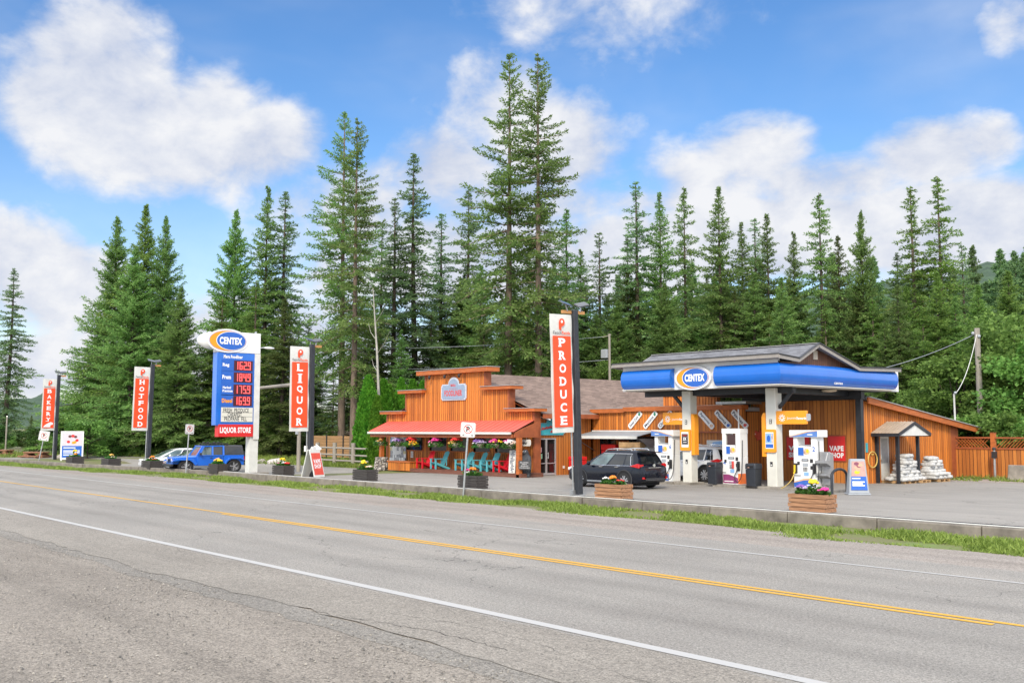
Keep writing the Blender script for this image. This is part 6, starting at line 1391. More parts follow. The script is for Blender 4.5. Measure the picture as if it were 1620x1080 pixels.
    for side in ((1, -1) if yellow else (1,)):
        x = side * (a - .1); c = YEL if side < 0 else PLST
        mb = MB(); mb.box((x - .09, f - .06, .62), (x + .09, f - .001, 1.05), 0); nz = mb.build('nozzle_boot', PLST, t, bevel=.02)
        mb = MB(); mb.bar((x, f - .09, .98), (x, f - .1, .68), .07, .06, 0); mb.bar((x, f - .1, .70), (x, f - .17, .60), .05, .05, 0); mb.bar((x + .03, f - .13, .95), (x + .03, f - .13, .72), .015, .02, 0); mb.build('nozzle', c, nz, bevel=.012)
        mb = MB()
        if side > 0: hose(mb, [(x, f - .1, .66), (x - .1, f - .2, .35), (x + .1, f - .24, .12), (x + .28, f - .2, .45), (x + .24, f - .04, 1.3), (x + .16, f + .1, 2.0)], .02)
        else: hose(mb, [(x, f - .1, .66), (x - .1, f - .25, .3), (x - .5, f - .3, -.02), (x - 1.0, f - .1, -.06), (x - 1.3, f + .1, -.07)], .02)
        mb.build('hose', ROPE if side < 0 else PLST, t, smooth=1)
    return t
pump(6, -32.22, 'fuel pump numbered 6 with a slanted white header, behind the dark SUV', flip=True)
t = pump(4, -28.25, 'white headless fuel pump numbered 4 with a plum skirt between the bins', W=1.0, header=False, y=37.7)
mb = MB(); mb.tube([(.38, -.2, 0), (.38, -.2, 3.4)], .035, 8); mb.build('hose_mast', GREYM, t); mb = MB(); mb.box((.05, -.36, .72), (.16, -.30, 1.05)); mb.build('red_nozzle', INKR, t, bevel=.02)
mb = MB(); mb.box((-.22, -.275, 1.75), (.26, -.262, 2.25)); mb.build('display', mk('display glass', (.06, .03, .03), .2), t)
pump(2, -24.42, 'fuel pump numbered 2 with a yellow nozzle, right of the right column', yellow=True)

def bin_(label, px, py):
    p = at(px, py, Y=37.45); t = thing('litter_bin', label, 'litter bin', (p.x, 37.45, .0), 0, 'dark bins on the forecourt')
    mb = MB(); mb.loft([[(x * k, y * k, z) for x, y in rrect(.54, .54, .05)] for z, k in ((.11, .9), (.85, 1.0))]); mb.build('bin_body', BINM, t, smooth=.5)
    mb = MB(); mb.loft([[(x * k, y * k, z) for x, y in rrect(.56, .56, .06)] for z, k in ((.86, 1.0), (1.04, 1.0), (1.1, .92))]); h = mb.build('hood', BINM, t, smooth=.5)
    mb = MB(); mb.prism([(-.18, .90), (.18, .90), (.18, 1.0), (-.18, 1.0)], (0, -.281, 0), XD, ZD, .004, 0); mb.prism([(-.16, .91), (-.02, .905), (-.05, .95)], (0, -.286, 0), XD, ZD, .003, 1); mb.build('mouth', [RIMD, mk('rubbish', (.5, .3, .25), .7)], h)
    return t
bin_('dark litter bin left of the headless pump, at the left column foot', 1131.5, 768); bin_('dark litter bin between the headless pump and the right column', 1193, 774)

# service cabinet and hoop
p = at(1316, 772, Y=37.7); t = thing('service_cabinet', 'grey steel squeegee cabinet with trays beside the right hand pump', 'cabinet', (p.x - .35, 38.0, .11), 0)
mb = MB(); mb.box((-.2, -.16, .15), (.2, .16, 1.45)); mb.build('cabinet', GRYS, t, bevel=.015); mb = MB(); mb.prism([(0, 0), (.36, .16), (.36, .26), (0, .30)], (.28, -.16, .92), -YD, ZD, .56); mb.build('tray', GRYS, t)
mb = MB(); mb.prism([(0, 0), (.34, .14), (.34, .22), (0, .26)], (.28, -.16, .42), -YD, ZD, .56); mb.build('tray', GRYS, t); mb = MB(); mb.box((-.26, -.24, 1.15), (.26, -.16, 1.55)); mb.build('towel_box', GRYS, t, bevel=.02)
mb = MB(); mb.bar((.15, -.4, 1.15), (.32, -.5, 1.5), .03, .03); mb.build('squeegee', WHITE, t); mb = MB(); mb.box((-.06, -.06, 0), (.06, .06, .15)); mb.build('foot', GRYS, t)
a, b = at(1316.5, 783, z=0), at(1340, 780.5, z=0); t = thing('guard_hoop', 'black bent pipe guard hoop between the pump and the grey poster kiosk', 'bollard', ((a.x + b.x) / 2, (a.y + b.y) / 2, 0))
mb = MB(); d = (b - a) / 2; pts = [-d, -d + Vector((0, 0, .75))] + [Vector((-d.x * math.cos(q), -d.y * math.cos(q), .75 + .26 * math.sin(q))) for q in np.linspace(.2, math.pi - .2, 10)] + [d + Vector((0, 0, .75)), d]; mb.tube(pts, .055, 10); mb.build('hoop', BLACKP, t, smooth=1)
p = at(1357, 782, z=0); t = thing('poster_kiosk', 'tapered grey plastic kiosk sign with a hands and blue text poster', 'sign', (p.x, p.y, 0), rad(42))
HK = 1.42
def kring(z): k = z / HK; w, d = .40 - .11 * k, .32 - .16 * k; return [(-w, -d, z), (w, -d, z), (w, d, z), (-w, d, z)]
mb = MB(); mb.loft([kring(.06), kring(HK)]); mb.build('shell', GRYP, t, bevel=.03); mb = MB(); mb.box((-.44, -.36, 0), (.44, .36, .07)); mb.build('base', GRYP, t, bevel=.02)
uy = Vector((0, .16, HK)).normalized(); ux = XD; o = Vector((0, -.335, .06)); mb = MB()
def trap(z0, z1, m, off): 
    w0, w1 = (.33 - .1 * z0 / HK), (.33 - .1 * z1 / HK); mb.prism([(-w0, z0), (w0, z0), (w1, z1), (-w1, z1)], o + Vector((0, -off, 0)), ux, uy, .003, m)
trap(.14, .68, 0, .004); trap(.68, 1.28, 1, .004)
for k in range(7): rr = random.Random(k + 3); mb.prism(ellipse(.10, .07, 10, rr.uniform(-.12, .12), 1.0 + rr.uniform(-.2, .2)), o + Vector((0, -.009 - .001 * k, 0)), ux, uy, .001, 2 + k % 3)
for w, z in ((.16, .58), (.24, .44), (.2, .37), (.24, .30)): mb.prism([(-.26, z), (-.26 + 2 * w, z), (-.26 + 2 * w, z + .045), (-.26, z + .045)], o + Vector((0, -.009, 0)), ux, uy, .002, 5)
mb.build('poster', [BLUE2, mk('dusky pink print', (.50, .30, .26), .5), mk('skin print', (.66, .36, .24), .5), YEL, mk('wine print', (.22, .06, .10), .5), LETW], t)

# things at the produce hall
def crate(mb, w, d, h, z0=0, m=0):
    for k in range(3): z = z0 + h * k / 3; mb.box((-w / 2, -d / 2, z + .01), (w / 2, -d / 2 + .02, z + h / 3 - .02), m); mb.box((-w / 2, d / 2 - .02, z + .01), (w / 2, d / 2, z + h / 3 - .02), m); mb.box((-w / 2, -d / 2 + .022, z + .01), (-w / 2 + .02, d / 2 - .022, z + h / 3 - .02), m); mb.box((w / 2 - .02, -d / 2 + .022, z + .01), (w / 2, d / 2 - .022, z + h / 3 - .02), m)
    for x in (-w / 2 + .03, w / 2 - .03):
        for y in (-d / 2 + .03, d / 2 - .03): mb.box((x - .025, y - .004 - .002, z0), (x + .025, y + .004, z0 + h), m)
    mb.box((-w / 2 + .021, -d / 2 + .021, z0 + .01), (w / 2 - .021, d / 2 - .021, z0 + .03), m)
p = at(1007, 735, Y=41.6)
for k, lab in enumerate(('big bare timber produce bin under the dark tarpaulin, lower of the two', 'big bare timber produce bin topmost under the dark tarpaulin')):
    t = thing('produce_bin', lab, 'crate', (p.x, 41.6, .0 + .98 * k + .02), 0, 'timber produce bins'); mb = MB(); crate(mb, 1.55, 1.15, .92); mb.build('slats', PALL, t)
t = thing('tarpaulin', 'dark tarpaulin draped over the stacked timber produce bins', 'tarpaulin', (p.x, 41.6, 1.95)); rnd = random.Random(6)
mb = MB(); rows = []
for i in range(9):
    row = []
    for k in range(11):
        x = -1.15 + 2.6 * k / 10; y = -.62 + 1.3 * i / 8; z = .06 + .10 * math.cos(x * 1.1) - .55 * max(0, x - .75) - .12 * max(0, -.6 - x) + rnd.uniform(-.015, .015); row.append((x, y, z))
    rows.append(row)
mb.loft(rows, closed=False, cap=False); mb.build('cloth', mk('brown black tarpaulin', (.06, .05, .045), .7, var=.3), t, smooth=1)
def redbox(name, label, px, py, Y, w, d, h, z0=0):
    p = at(px, py, Y=Y); t = thing(name, label, 'cooler', (p.x, Y, z0)); mb = MB(); mb.box((-w / 2, -d / 2, .04), (w / 2, d / 2, h * .8)); mb.build('body', REDP, t, bevel=.03); mb = MB(); mb.box((-w / 2 - .02, -d / 2 - .02, h * .81), (w / 2 + .02, d / 2 + .02, h)); mb.build('lid', REDP, t, bevel=.03)
    mb = MB(); mb.bar((-w * .3, -d / 2 - .006, h * .45), (w * .3, -d / 2 - .006, h * .5), .01, .06); mb.build('print', LETW, t); mb = MB(); mb.box((-w / 2 + .04, -d / 2 + .04, 0), (w / 2 - .04, d / 2 - .04, .04)); mb.build('foot', RIMD, t)
redbox('ice_cooler', 'red ice cooler against the entrance wall, behind the dark SUV bonnet', 914, 748, 40.9, .9, .6, 1.05)
p = at(906, 748, Y=41.0)
redbox('ice_cooler', 'red upright cooler with white print under the roll out awning', 968, 745, 42.2, 1.1, .6, 1.75)
p = at(1035, 745, Y=41.9); t = thing('storage_tote', 'grey plastic tote on the bins beside the left pump', 'tote', (p.x, 41.9, 0)); mb = MB(); mb.loft([[(x * k, y * k, z) for x, y in rrect(1.1, .9, .12)] for z, k in ((.05, .9), (1.62, 1.0))]); mb.build('shell', mk('warm grey plastic', (.25, .24, .23), .6), t, smooth=.6); mb = MB(); mb.loft([[(x * k, y * k, z) for x, y in rrect(1.16, .96, .12)] for z, k in ((1.63, 1.0), (1.7, .96))]); mb.build('lid', mk('warm grey plastic', (.28, .27, .26), .6), t, smooth=.6)
p = at(1137, 700, Y=41.9); t = thing('stacked_tote', 'white and blue carton stacked behind the white SUV', 'carton', (p.x, 41.9, 1.1)); mb = MB(); mb.box((-.55, -.3, 0), (.55, .3, .95), 0); mb.build('carton', OFFW, t, bevel=.02); mb = MB(); mb.prism([(-.55, .5), (.55, .72), (.55, .93), (-.1, .85)], (0, -.302, 0), XD, ZD, .004); mb.build('print', SKYB, t)
t = thing('display_table', 'trestle table behind the white SUV carrying the carton', 'table', (p.x, 41.9, 0)); mb = MB(); mb.box((-.9, -.4, 1.04), (.9, .4, 1.09)); mb.build('tabletop', GREYW, t)
for x in (-.8, .8):
    for y in (-.33, .33): mb = MB(); mb.box((x - .04, y - .04, 0), (x + .04, y + .04, 1.04)); mb.build('leg', GREYW, t)
t = thing('price_leaflet', 'small white leaflet on the boards left of the loyalty fin', 'notice', (-30.15, 44.26, 2.1)); mb = MB(); mb.box((-.16, -.02, -.22), (.16, 0, .22)); mb.build('sheet', PAPER, t)

# ---------------------------------------------------------------- bags on pallets
def pillow(seed):
    rnd = random.Random(seed); mb = MB(); nu, nv = 14, 8; rows = []
    for i in range(nv + 1):
        ph = -math.pi / 2 + math.pi * i / nv; row = []
        for k in range(nu):
            th = 2 * math.pi * k / nu; ce = lambda c, e: math.copysign(abs(c) ** e, c)
            x = .34 * ce(math.cos(ph), .45) * ce(math.cos(th), .55); y = .22 * ce(math.cos(ph), .45) * ce(math.sin(th), .55); z = .095 * ce(math.sin(ph), .8)
            w = 1 + rnd.uniform(-.06, .06); row.append((x * w, y * w, z * w + .012 * math.sin(x * 22 + seed) * math.cos(y * 19)))
        rows.append(row)
    mb.loft(rows); return mb
def bag(seed):
    o = pillow(seed).build('sack', BAGM, smooth=1.5); tag(o, 'x', 'sack'); return o
protos = [bag(s) for s in (1, 2, 3, 4)]; used = set()
def put_bag(i, loc, rz, label, group, tilt=0, sc=1.0):
    o = protos[i % 4]
    if i % 4 in used: o = o.copy(); COL.objects.link(o)
    used.add(i % 4); o.location = loc; o.rotation_euler = (rad(tilt), rad(tilt * .6), rz); o['label'] = label; o['group'] = group; o.scale = (sc, sc, sc); return o
def pallet(x, y, label, rz=0, w=1.2, d=1.1):
    t = thing('pallet', label, 'pallet', (x, y, 0.0), rz, 'pallets under the sacks')
    mb = MB()
    for k in range(6): yy = -d / 2 + d * k / 5.5; mb.box((-w / 2, yy, .11), (w / 2, yy + .13, .13))
    mb.build('top_boards', PALL, t)
    for yy in (-d / 2 + .04, 0, d / 2 - .04): mb = MB(); mb.box((-w / 2, yy - .045, .022), (w / 2, yy + .045, .108)); mb.build('bearer', PALL, t)
    mb = MB()
    for xx in (-w / 2 + .06, 0, w / 2 - .06): mb.box((xx - .06, -d / 2, 0), (xx + .06, d / 2, .02))
    mb.build('bottom_boards', PALL, t)
rnd = random.Random(30)
def pile(x, y, nx, ny, layers, lab, grp, shrink=.22, sc=1.0, base=.13):
    c = 0
    for L in range(layers):
        kx, ky = max(1, round(nx - L * shrink * 1.6)), max(1, round(ny - L * shrink))
        for i in range(kx):
            for j in range(ky):
                if kx > 2 and ky > 2 and 0 < i < kx - 1 and 0 < j < ky - 1 and L < layers - 1: continue
                put_bag(c, (x + (i - (kx - 1) / 2) * .50 * sc + rnd.uniform(-.06, .06), y + (j - (ky - 1) / 2) * .42 * sc + rnd.uniform(-.05, .05), base + .085 + .148 * sc * L), rnd.uniform(-.35, .35) + (math.pi / 2 if (i + L) % 3 == 0 else 0), lab, grp, rnd.uniform(-7, 7), sc); c += 1
pallet(-24.3, 46.45, 'left timber pallet under the sack heap by the small porch'); pallet(-24.15, 47.7, 'right timber pallet under the sack heap by the small porch', .1); pallet(-24.0, 49.35, 'timber pallet under the round sack heap nearer the fence')
pile(-24.2, 46.95, 2, 5.4, 8, 'white sack in the tall heap beside the small porch posts', 'sacks in the heap by the small porch', .52, 1.05)
pile(-24.0, 49.35, 2.2, 4.2, 7, 'white sack in the round heap between the small porch and the fence', 'sacks in the round heap', .34, 1.05)

# ---------------------------------------------------------------- fence, barrier, gas post
YFN = 54.2
def fence_bay(x0, x1, lat, label):
    t = thing('timber_fence', label, 'fence', ((x0 + x1) / 2, YFN, 0), 0, 'stained timber fence bays')
    mb = MB(); wall_x(mb, x0, x1, YFN, .05, 1.55, thick=.04, pitch=.16, bat=.07, bd=.012); mb.build('boards', SIDD, t, world=True)
    mb = MB(); mb.box((x0, YFN - .05, 1.55), (x1, YFN + .09, 1.64)); mb.box((x0, YFN - .05, 2.12), (x1, YFN + .09, 2.2)); mb.build('rails', TRIMR, t, world=True)
    mb = MB(); s = .17; x = x0 - .5
    while x < x1:
        for sg in (1, -1):
            a = Vector((x, YFN + .02 + .02 * sg, 1.64)); b = Vector((x + .48, YFN + .02 + .02 * sg, 2.12))
            if sg < 0: a, b = Vector((x + .48, a.y, 1.64)), Vector((x, a.y, 2.12))
            if min(a.x, b.x) >= x0 and max(a.x, b.x) <= x1 and (lat or sg > 0): mb.bar(a, b, .035, .012, up=(0, 1, 0))
        x += s
    mb.build('lattice', TRIM, t, world=True)
px = at(1572, 720, Y=YFN).x; fence_bay(-25.1, px - .12, True, 'stained timber fence bay with crossed lattice, joining the shop wall'); fence_bay(px + .12, px + 9, False, 'stained timber fence bay with slanted slats, running out of the picture')
t = thing('fence_post', 'tall stained post rising above the two fence bays', 'post', (px, YFN, 0)); mb = MB(); mb.box((-.11, -.08, 0), (.11, .14, at(1572, 685, Y=YFN).z)); mb.build('post', TRIM, t)
mb = MB(); zz = at(1572, 685, Y=YFN).z; mb.box((-.125, -.095, zz), (.125, .155, zz + .04)); mb.build('cap', TRIMR, t)
px = at(1574, 745, Y=53.6).x; t = thing('gas_post', 'thin grey pipe post with a dark meter before the fence', 'post', (px, 53.6, 0)); mb = MB(); mb.tube([(0, 0, 0), (0, 0, 1.55)], .07, 8); mb.build('pipe', GREYM, t, smooth=1); mb = MB(); mb.box((-.1, -.12, 1.1), (.1, .1, 1.45)); mb.ball((0, 0, 1.58), .1, 0, 1); mb.build('meter', PLST, t)
px = at(1597, 757, Y=52.8).x; t = thing('concrete_barrier', 'pale concrete barrier block with lifting hole at the right picture edge', 'barrier', (px, 52.8, 0)); mb = MB(); mb.loft([[(x, y, z) for y, z in ((-.3, 0), (-.25, .15), (-.12, .8), (.12, .8), (.25, .15), (.3, 0))] for x in (0, 3.0)]); mb.build('block', CONC, t, bevel=.03); mb = MB(); mb.prism(ellipse(.07, .07, 12), (1.0, -.172, .5), XD, ZD, .01); mb.build('lifting_hole', RIMD, t)

# ---------------------------------------------------------------- poles and wires
def pole(label, px, ptop, Y, r0, r1, **k):
    p = at(px, ptop, Y=Y); t = thing('utility_pole', label, 'utility pole', (p.x, Y, 0), 0); mb = MB(); mb.tube([(0, 0, -.2), (0, 0, p.z)], [r0, r1], 10); mb.build('shaft', GREYW, t, smooth=1); return t, p
up, pU = pole('tall weathered utility pole behind the shed roof', 1545.5, 519, 60, .2, .16)
mb = MB(); mb.ball((-.2, -.1, pU.z - .3), .1, 0, 1); mb.ball((.15, -.1, pU.z - .5), .1, 0, 1); mb.build('insulator', GRYP, up)
sp, pS = pole('slim grey utility pole with a meter box behind the brown roof', 964, 528, 62, .12, .1); mb = MB(); z = at(960, 560, Y=62).z; mb.box((-.75, -.3, z - .35), (-.12, .1, z + .4)); mb.build('transformer_box', GRYP, sp, bevel=.03); mb = MB(); mb.bar((-.6, -.2, pS.z - .25), (.2, 0, pS.z - .1), .06, .06); mb.build('cross_arm', GREYW, sp)
pc = at(1511, 667, Y=54.5); pt = at(1510.5, 624, Y=54.5); md = thing('service_mast', 'slim white service mast standing on the shed roof edge', 'mast', (pc.x, 54.5, pc.z - .2)); mb = MB(); mb.tube([(0, 0, 0), (0, 0, pt.z - pc.z + .2), (.1, -.05, pt.z - pc.z + .3)], .05, 8); mb.build('pipe', OFFW, md, smooth=1); mb = MB(); mb.ball((.1, -.05, pt.z - pc.z + .3), .08, 0, 1); mb.build('weather_head', GRYP, md)
def wire(label, a, b, sag, r=.016, mat=None):
    a, b = Vector(a), Vector(b); pts = []
    for i in range(25):
        t = i / 24; p = a.lerp(b, t); p.z -= sag * 4 * t * (1 - t); pts.append(p)
    t = thing('overhead_wire', label, 'wire', a, 0, None); mb = MB(); mb.tube(pts, r, 5); mb.build('strand', mat or GRYP, t, world=True)
wire('white service cable dropping from the tall pole to the slim mast', (pU.x, 60, pU.z - .25), (pt.x + .1, 54.45, pt.z + .1), .5, .02, OFFW)
wire('thin cable from the tall pole running left behind the canopy roof', (pU.x, 60, pU.z - .3), at(1260, 596, Y=62), .8, .022)
wire('upper thin wire crossing the firs to the slim grey pole', at(330, 538, Y=50), (pS.x, 62, pS.z - .2), 1.0, .022)
wire('lower thin wire crossing the firs behind the store front', at(330, 567, Y=50), (pS.x, 62, pS.z - 2.2), 1.0, .022)

# ---------------------------------------------------------------- cables and pipe on the kerb
def along(label, cat, off, r, mat, seed, xa, xb, wob):
    rnd = random.Random(seed); pts = []; x = xa; w = 0
    while x < xb: w = .85 * w + rnd.uniform(-wob, wob); pts.append((x, kerbY(x) + off + w, .022 + r)); x += .8
    t = thing('kerb_cable' if cat == 'cable' else 'kerb_pipe', label, cat, pts[0]); mb = MB(); mb.tube(pts, r, 6); mb.build('run', mat, t, world=True, smooth=1)
along('white plastic pipe lying along the top of the concrete kerb', 'pipe', .17, .016, OFFW, 1, -58, 14, .006)
along('thin black cable wandering beside the white pipe on the kerb', 'cable', .30, .016, PLST, 2, -60, 12, .05)

# ---------------------------------------------------------------- far left: log tables, shelter, fences, stones
def log_table(label, px, py, Y, rz, s=1.0, sub=0):
    p = at(px, py, Y=Y); t = thing('log_table', label, 'picnic table', (p.x, Y, -.3), rz, 'rustic log tables on the verge'); t.scale = (s, s, s)
    mb = MB(); mb.box((-1.1, -.48, .68), (1.1, .48, .82)); mb.build('table_top', LOGW, t, bevel=.03)
    for yy in (-.95, .95): 
        mb = MB(); mb.box((-1.1, yy - .2, .36), (1.1, yy + .2, .48)); mb.build('bench_seat', LOGW, t, bevel=.03)
    for xx in (-.75, .75):
        mb = MB(); mb.tube([(xx, -.5, .34), (xx, .5, .34)], .33, 12); mb.build('log_support', LOGW, t, smooth=.8)
        mb = MB(); mb.tube([(xx, -1.1, .17), (xx, 1.1, .17)], .17, 10); mb.build('cross_log', LOGW, t, smooth=.8)
log_table('rustic log table beside the leaning no parking sign', 57, 724, 28.4, rad(35), 1.0)
log_table('rustic log table cut by the left picture edge', 4, 722, 28.6, rad(25), 1.0)
p = at(8, 725, Y=33); t = thing('stake', 'bare pale stake standing among the bushes at the left edge', 'post', (p.x, 33, -.1)); mb = MB(); mb.tube([(0, 0, 0), (.1, 0, 4.2)], .09, 8); mb.build('shaft', GREYW, t, smooth=1)
mb = MB(); mb.ball((.1, 0, 4.2), .1, 0, 0); mb.build('cap', GREYM, t)
# roofed notice shelter
p = at(308, 720, Y=42); t = thing('trail_shelter', 'small shingled notice shelter among the firs left of the price sign', 'shelter', (p.x, 42, 0), rad(30))
mb = MB()
for x in (-1.1, 1.1): mb.box((x - .09, -.09, 0), (x + .09, .09, 3.0))
mb.build('posts', LOGW, t); mb = MB(); mb.prism([(-.75, 2.85), (.75, 2.85), (0, 3.45)], (-1.75, 0, 0), YD, ZD, 3.5); mb.build('roof', shingle('mossy shingles', (.26, .21, .14), (.12, .10, .06)), t); mb = MB(); mb.box((-1.0, -.06, 1.1), (1.0, .06, 2.3)); mb.build('panel', mk('faded map panel', (.45, .30, .18), .7, var=.5, scale=3), t)
def plank_fence(label, pa, pb, Y0, Y1, h, mat, gap=.02):
    a = at(pa, 720, Y=Y0); b = at(pb, 720, Y=Y1); a.z = b.z = 0; d = b - a; L = d.length; n = max(1, int(L / 2.4)); t = thing('plank_fence', label, 'fence', a, math.atan2(d.y, d.x))
    mb = MB()
    for k in range(7): mb.box((0, -.02, .15 + (h - .2) * k / 7), (L, .02, .15 + (h - .2) * (k + 1) / 7 - gap))
    mb.build('planks', mat, t)
    for k in range(n + 1): x = L * k / n; mb = MB(); mb.box((x - .06, -.09, 0), (x + .06, -.021, h + .05)); mb.build('post', PLST, t)
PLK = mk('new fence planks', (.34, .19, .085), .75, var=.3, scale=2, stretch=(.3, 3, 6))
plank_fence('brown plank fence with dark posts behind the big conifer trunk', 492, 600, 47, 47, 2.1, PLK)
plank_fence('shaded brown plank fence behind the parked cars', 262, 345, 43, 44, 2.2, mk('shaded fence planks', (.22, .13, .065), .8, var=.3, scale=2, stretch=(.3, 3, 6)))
a = at(498, 735, Y=39.3); b = at(600, 735, Y=39.3); t = thing('rail_fence', 'weathered grey post and rail fence beside the cedars', 'fence', (a.x, 39.3, 0)); L = b.x - a.x
mb = MB(); mb.tube([(0, 0, 1.25), (L, 0, 1.2)], .07, 8); mb.build('rail', GREYW, t, smooth=1); mb = MB(); mb.tube([(0, 0, .75), (L, 0, .7)], .07, 8); mb.build('rail', GREYW, t, smooth=1); mb = MB(); mb.tube([(0, 0, .32), (L, 0, .3)], .07, 8); mb.build('rail', GREYW, t, smooth=1)
for f in (.05, .33, .62, .95): mb = MB(); mb.tube([(L * f, -.02, 0), (L * f, -.02, 1.62)], .16, 9); mb.build('post', GREYW, t, smooth=1)
for i, (px, py, Y, s, lab) in enumerate(((439, 728, 37.5, .75, 'flat tan boulder on the grass right of the price sign'), (415, 727, 37.5, .55, 'small pale boulder close behind the price sign column'), (98, 728, 30.5, .6, 'low boulder at the foot of the BAKERY pole'))):
    p = at(px, py, Y=Y); t = thing('boulder', lab, 'rock', (p.x, Y, -.05)); rnd = random.Random(i); bm_ = bmesh.new(); bmesh.ops.create_icosphere(bm_, subdivisions=3, radius=1)
    for v in bm_.verts: v.co *= 1 + .18 * math.sin(v.co.x * 4 + i) * math.cos(v.co.y * 5) + rnd.uniform(-.04, .04); v.co.z *= .55; v.co *= s
    mb = MB(); mb.v = [tuple(v.co) for v in bm_.verts]; mb.f = [tuple(v.index for v in f.verts) for f in bm_.faces]; mb.m = [0] * len(mb.f); bm_.free(); mb.build('stone', [STONE2, STONE, STONE][i], t, smooth=1.0)

# ================================================================== TREES
def mesh_np(name, V, F, mat, smooth=False):
    me = bpy.data.meshes.new(name); V = np.asarray(V, dtype=np.float32); F = np.asarray(F, dtype=np.int32); n = F.shape[1]
    me.vertices.add(len(V)); me.vertices.foreach_set('co', V.ravel()); me.loops.add(F.size); me.loops.foreach_set('vertex_index', F.ravel())
    me.polygons.add(len(F)); me.polygons.foreach_set('loop_start', np.arange(0, F.size, n, dtype=np.int32)); me.polygons.foreach_set('loop_total', np.full(len(F), n, dtype=np.int32))
    me.update(calc_edges=True); me.materials.append(mat); return me
def unit(a): return a / np.maximum(1e-9, np.linalg.norm(a, axis=-1, keepdims=True))
def conifer(seed, H, R, cb, gap=.5, nb=5, sparse=1.0, droop=.25, up=.5, power=.85, ragged=.35, tw=1.0, kite=1.15):
    """returns crown (kite-shaped twigs along drooping branches) and trunk with limbs"""
    rg = np.random.default_rng(seed); V = []; limbs = []
    h = cb * H
    bend = rg.normal(0, .006 * H, 2)
    def axis(z): t = z / H; return np.array([bend[0] * math.sin(t * 2.2), bend[1] * math.sin(t * 1.7), z])
    segs = []
    while h < H * .992:
        t = (h - cb * H) / (H * (1 - cb)); env = R * (1 - t) ** power * min(1.0, .55 + t * 3.5)
        k = max(3, int(round(nb * (1.15 - .35 * t)))); a0 = rg.uniform(0, 6.28)
        for i in range(k):
            if rg.random() > sparse * (1.05 if t > .5 else .92): continue
            L = max(.14, env * (1 + rg.normal(0, ragged))) ; L = min(L, env * 1.45 + .05); az = a0 + 6.283 * i / k + rg.normal(0, .25)
            el = -.28 + (up + .28) * t ** 1.3 + rg.normal(0, .12)
            d = np.array([math.cos(az) * math.cos(el), math.sin(az) * math.cos(el), math.sin(el)]); b = axis(h + rg.uniform(-.2, .2)); segs.append((b, d, L, t))
        h += gap * (1.1 - .45 * t)
    for (b, d, L, t) in segs:
        n = max(3, int(L / .19)); s = np.linspace(.12, 1.0, n); dz = -droop * L * (s ** 1.6) + .16 * L * s ** 3.2
        P = b + d * (L * s)[:, None]; P[:, 2] += dz
        if L > .7: limbs.append((b, b + d * L * .5 + np.array([0, 0, -droop * L * .3]), b + d * L * .88 + np.array([0, 0, -droop * L * .75]), .012 + .012 * L))
        side = unit(np.cross(d, [0, 0, 1.0]))
        for sg in (1, -1, 0):
            l2 = (.10 + .06 * min(1, L) + tw * .40 * L ** .8 * (1 - .80 * s)) * (1 - .22 * t * t) * rg.uniform(.6, 1.25, n) * (1 if sg else .55)
            dv = d * rg.uniform(.6, 1.0, n)[:, None] + side * (sg * rg.uniform(.7, 1.1, n))[:, None] + np.stack([rg.normal(0, .12, n), rg.normal(0, .12, n), rg.normal(-.10 if sg else .45, .2, n)], 1); dv = unit(dv)
            for q in (.08, .34, .60, .84):
                lk = (.13 + .05 * min(1, L) + .11 * l2) * rg.uniform(.75, 1.35, n) * kite; base = P + dv * (l2 * q)[:, None] + rg.normal(0, .035, (n, 3)); base[:, 2] -= .10 * l2 * q
                kd = unit(dv + rg.normal(0, .38, (n, 3)) + np.array([0, 0, -.12])); nrm = unit(np.stack([rg.normal(0, .55, n), rg.normal(0, .55, n), np.ones(n)], 1)); wv = unit(np.cross(kd, nrm)) * (lk * rg.uniform(.17, .28, n))[:, None]
                V.append(np.stack([base, base + kd * (lk * .45)[:, None] + wv, base + kd * lk[:, None], base + kd * (lk * .45)[:, None] - wv], 1).reshape(-1, 3))
    # leader
    for q in range(14):
        z = H * (1 - .012 * q); l = .08 + .026 * q; az = q * 2.4; base = axis(min(z, H)); dv = unit(np.array([math.cos(az), math.sin(az), .55])); wv = np.array([-math.sin(az), math.cos(az), 0]) * l * .2
        V.append(np.array([base, base + dv * l * .5 + wv, base + dv * l, base + dv * l * .5 - wv]))
    V = np.concatenate(V); F = np.arange(len(V)).reshape(-1, 4)
    tb = MB(); r0 = .0105 * H + .05; zs = np.linspace(-.4, H * .99, 14); tb.tube([axis(max(0, z)) if z > 0 else (0, 0, z) for z in zs], [r0 * (1 - .93 * max(0, z) / H) + (.12 * r0 if z < .5 else 0) for z in zs], 8)
    for a, m, e, r in limbs: tb.tube([a, m, e], [r, r * .7, r * .3], 3, cap=False)
    # dead snags below the crown
    if cb > .12:
        for q in range(int(16 * cb * 3)):
            z = rg.uniform(.12, 1) * cb * H; az = rg.uniform(0, 6.28); L = rg.uniform(.5, 1.6); p = axis(z); tb.tube([p, p + np.array([math.cos(az) * L, math.sin(az) * L, -.2 * L])], [.03, .008], 3, cap=False)
    return V, F, tb
TREES = {}
def tree_kind(key, name, cat, seed, crown_mat, bark, **k):
    V, F, tb = conifer(seed, **k); t = thing(name, 'x', cat); H = k['H']
    c = bpy.data.objects.new('crown', mesh_np('crown', V, F, crown_mat)); COL.objects.link(c); c.parent = t; CH.setdefault(t, []).append(c)
    tb.build('trunk', bark, t, smooth=1.2, recalc=False); TREES[key] = (t, H, [0]); return t
tree_kind('tallA', 'conifer', 'tree', 1, NEED, BARK, H=36, R=5.2, cb=.24, gap=.56, nb=5, sparse=.66, droop=.20, up=.75, power=.74, ragged=.5)
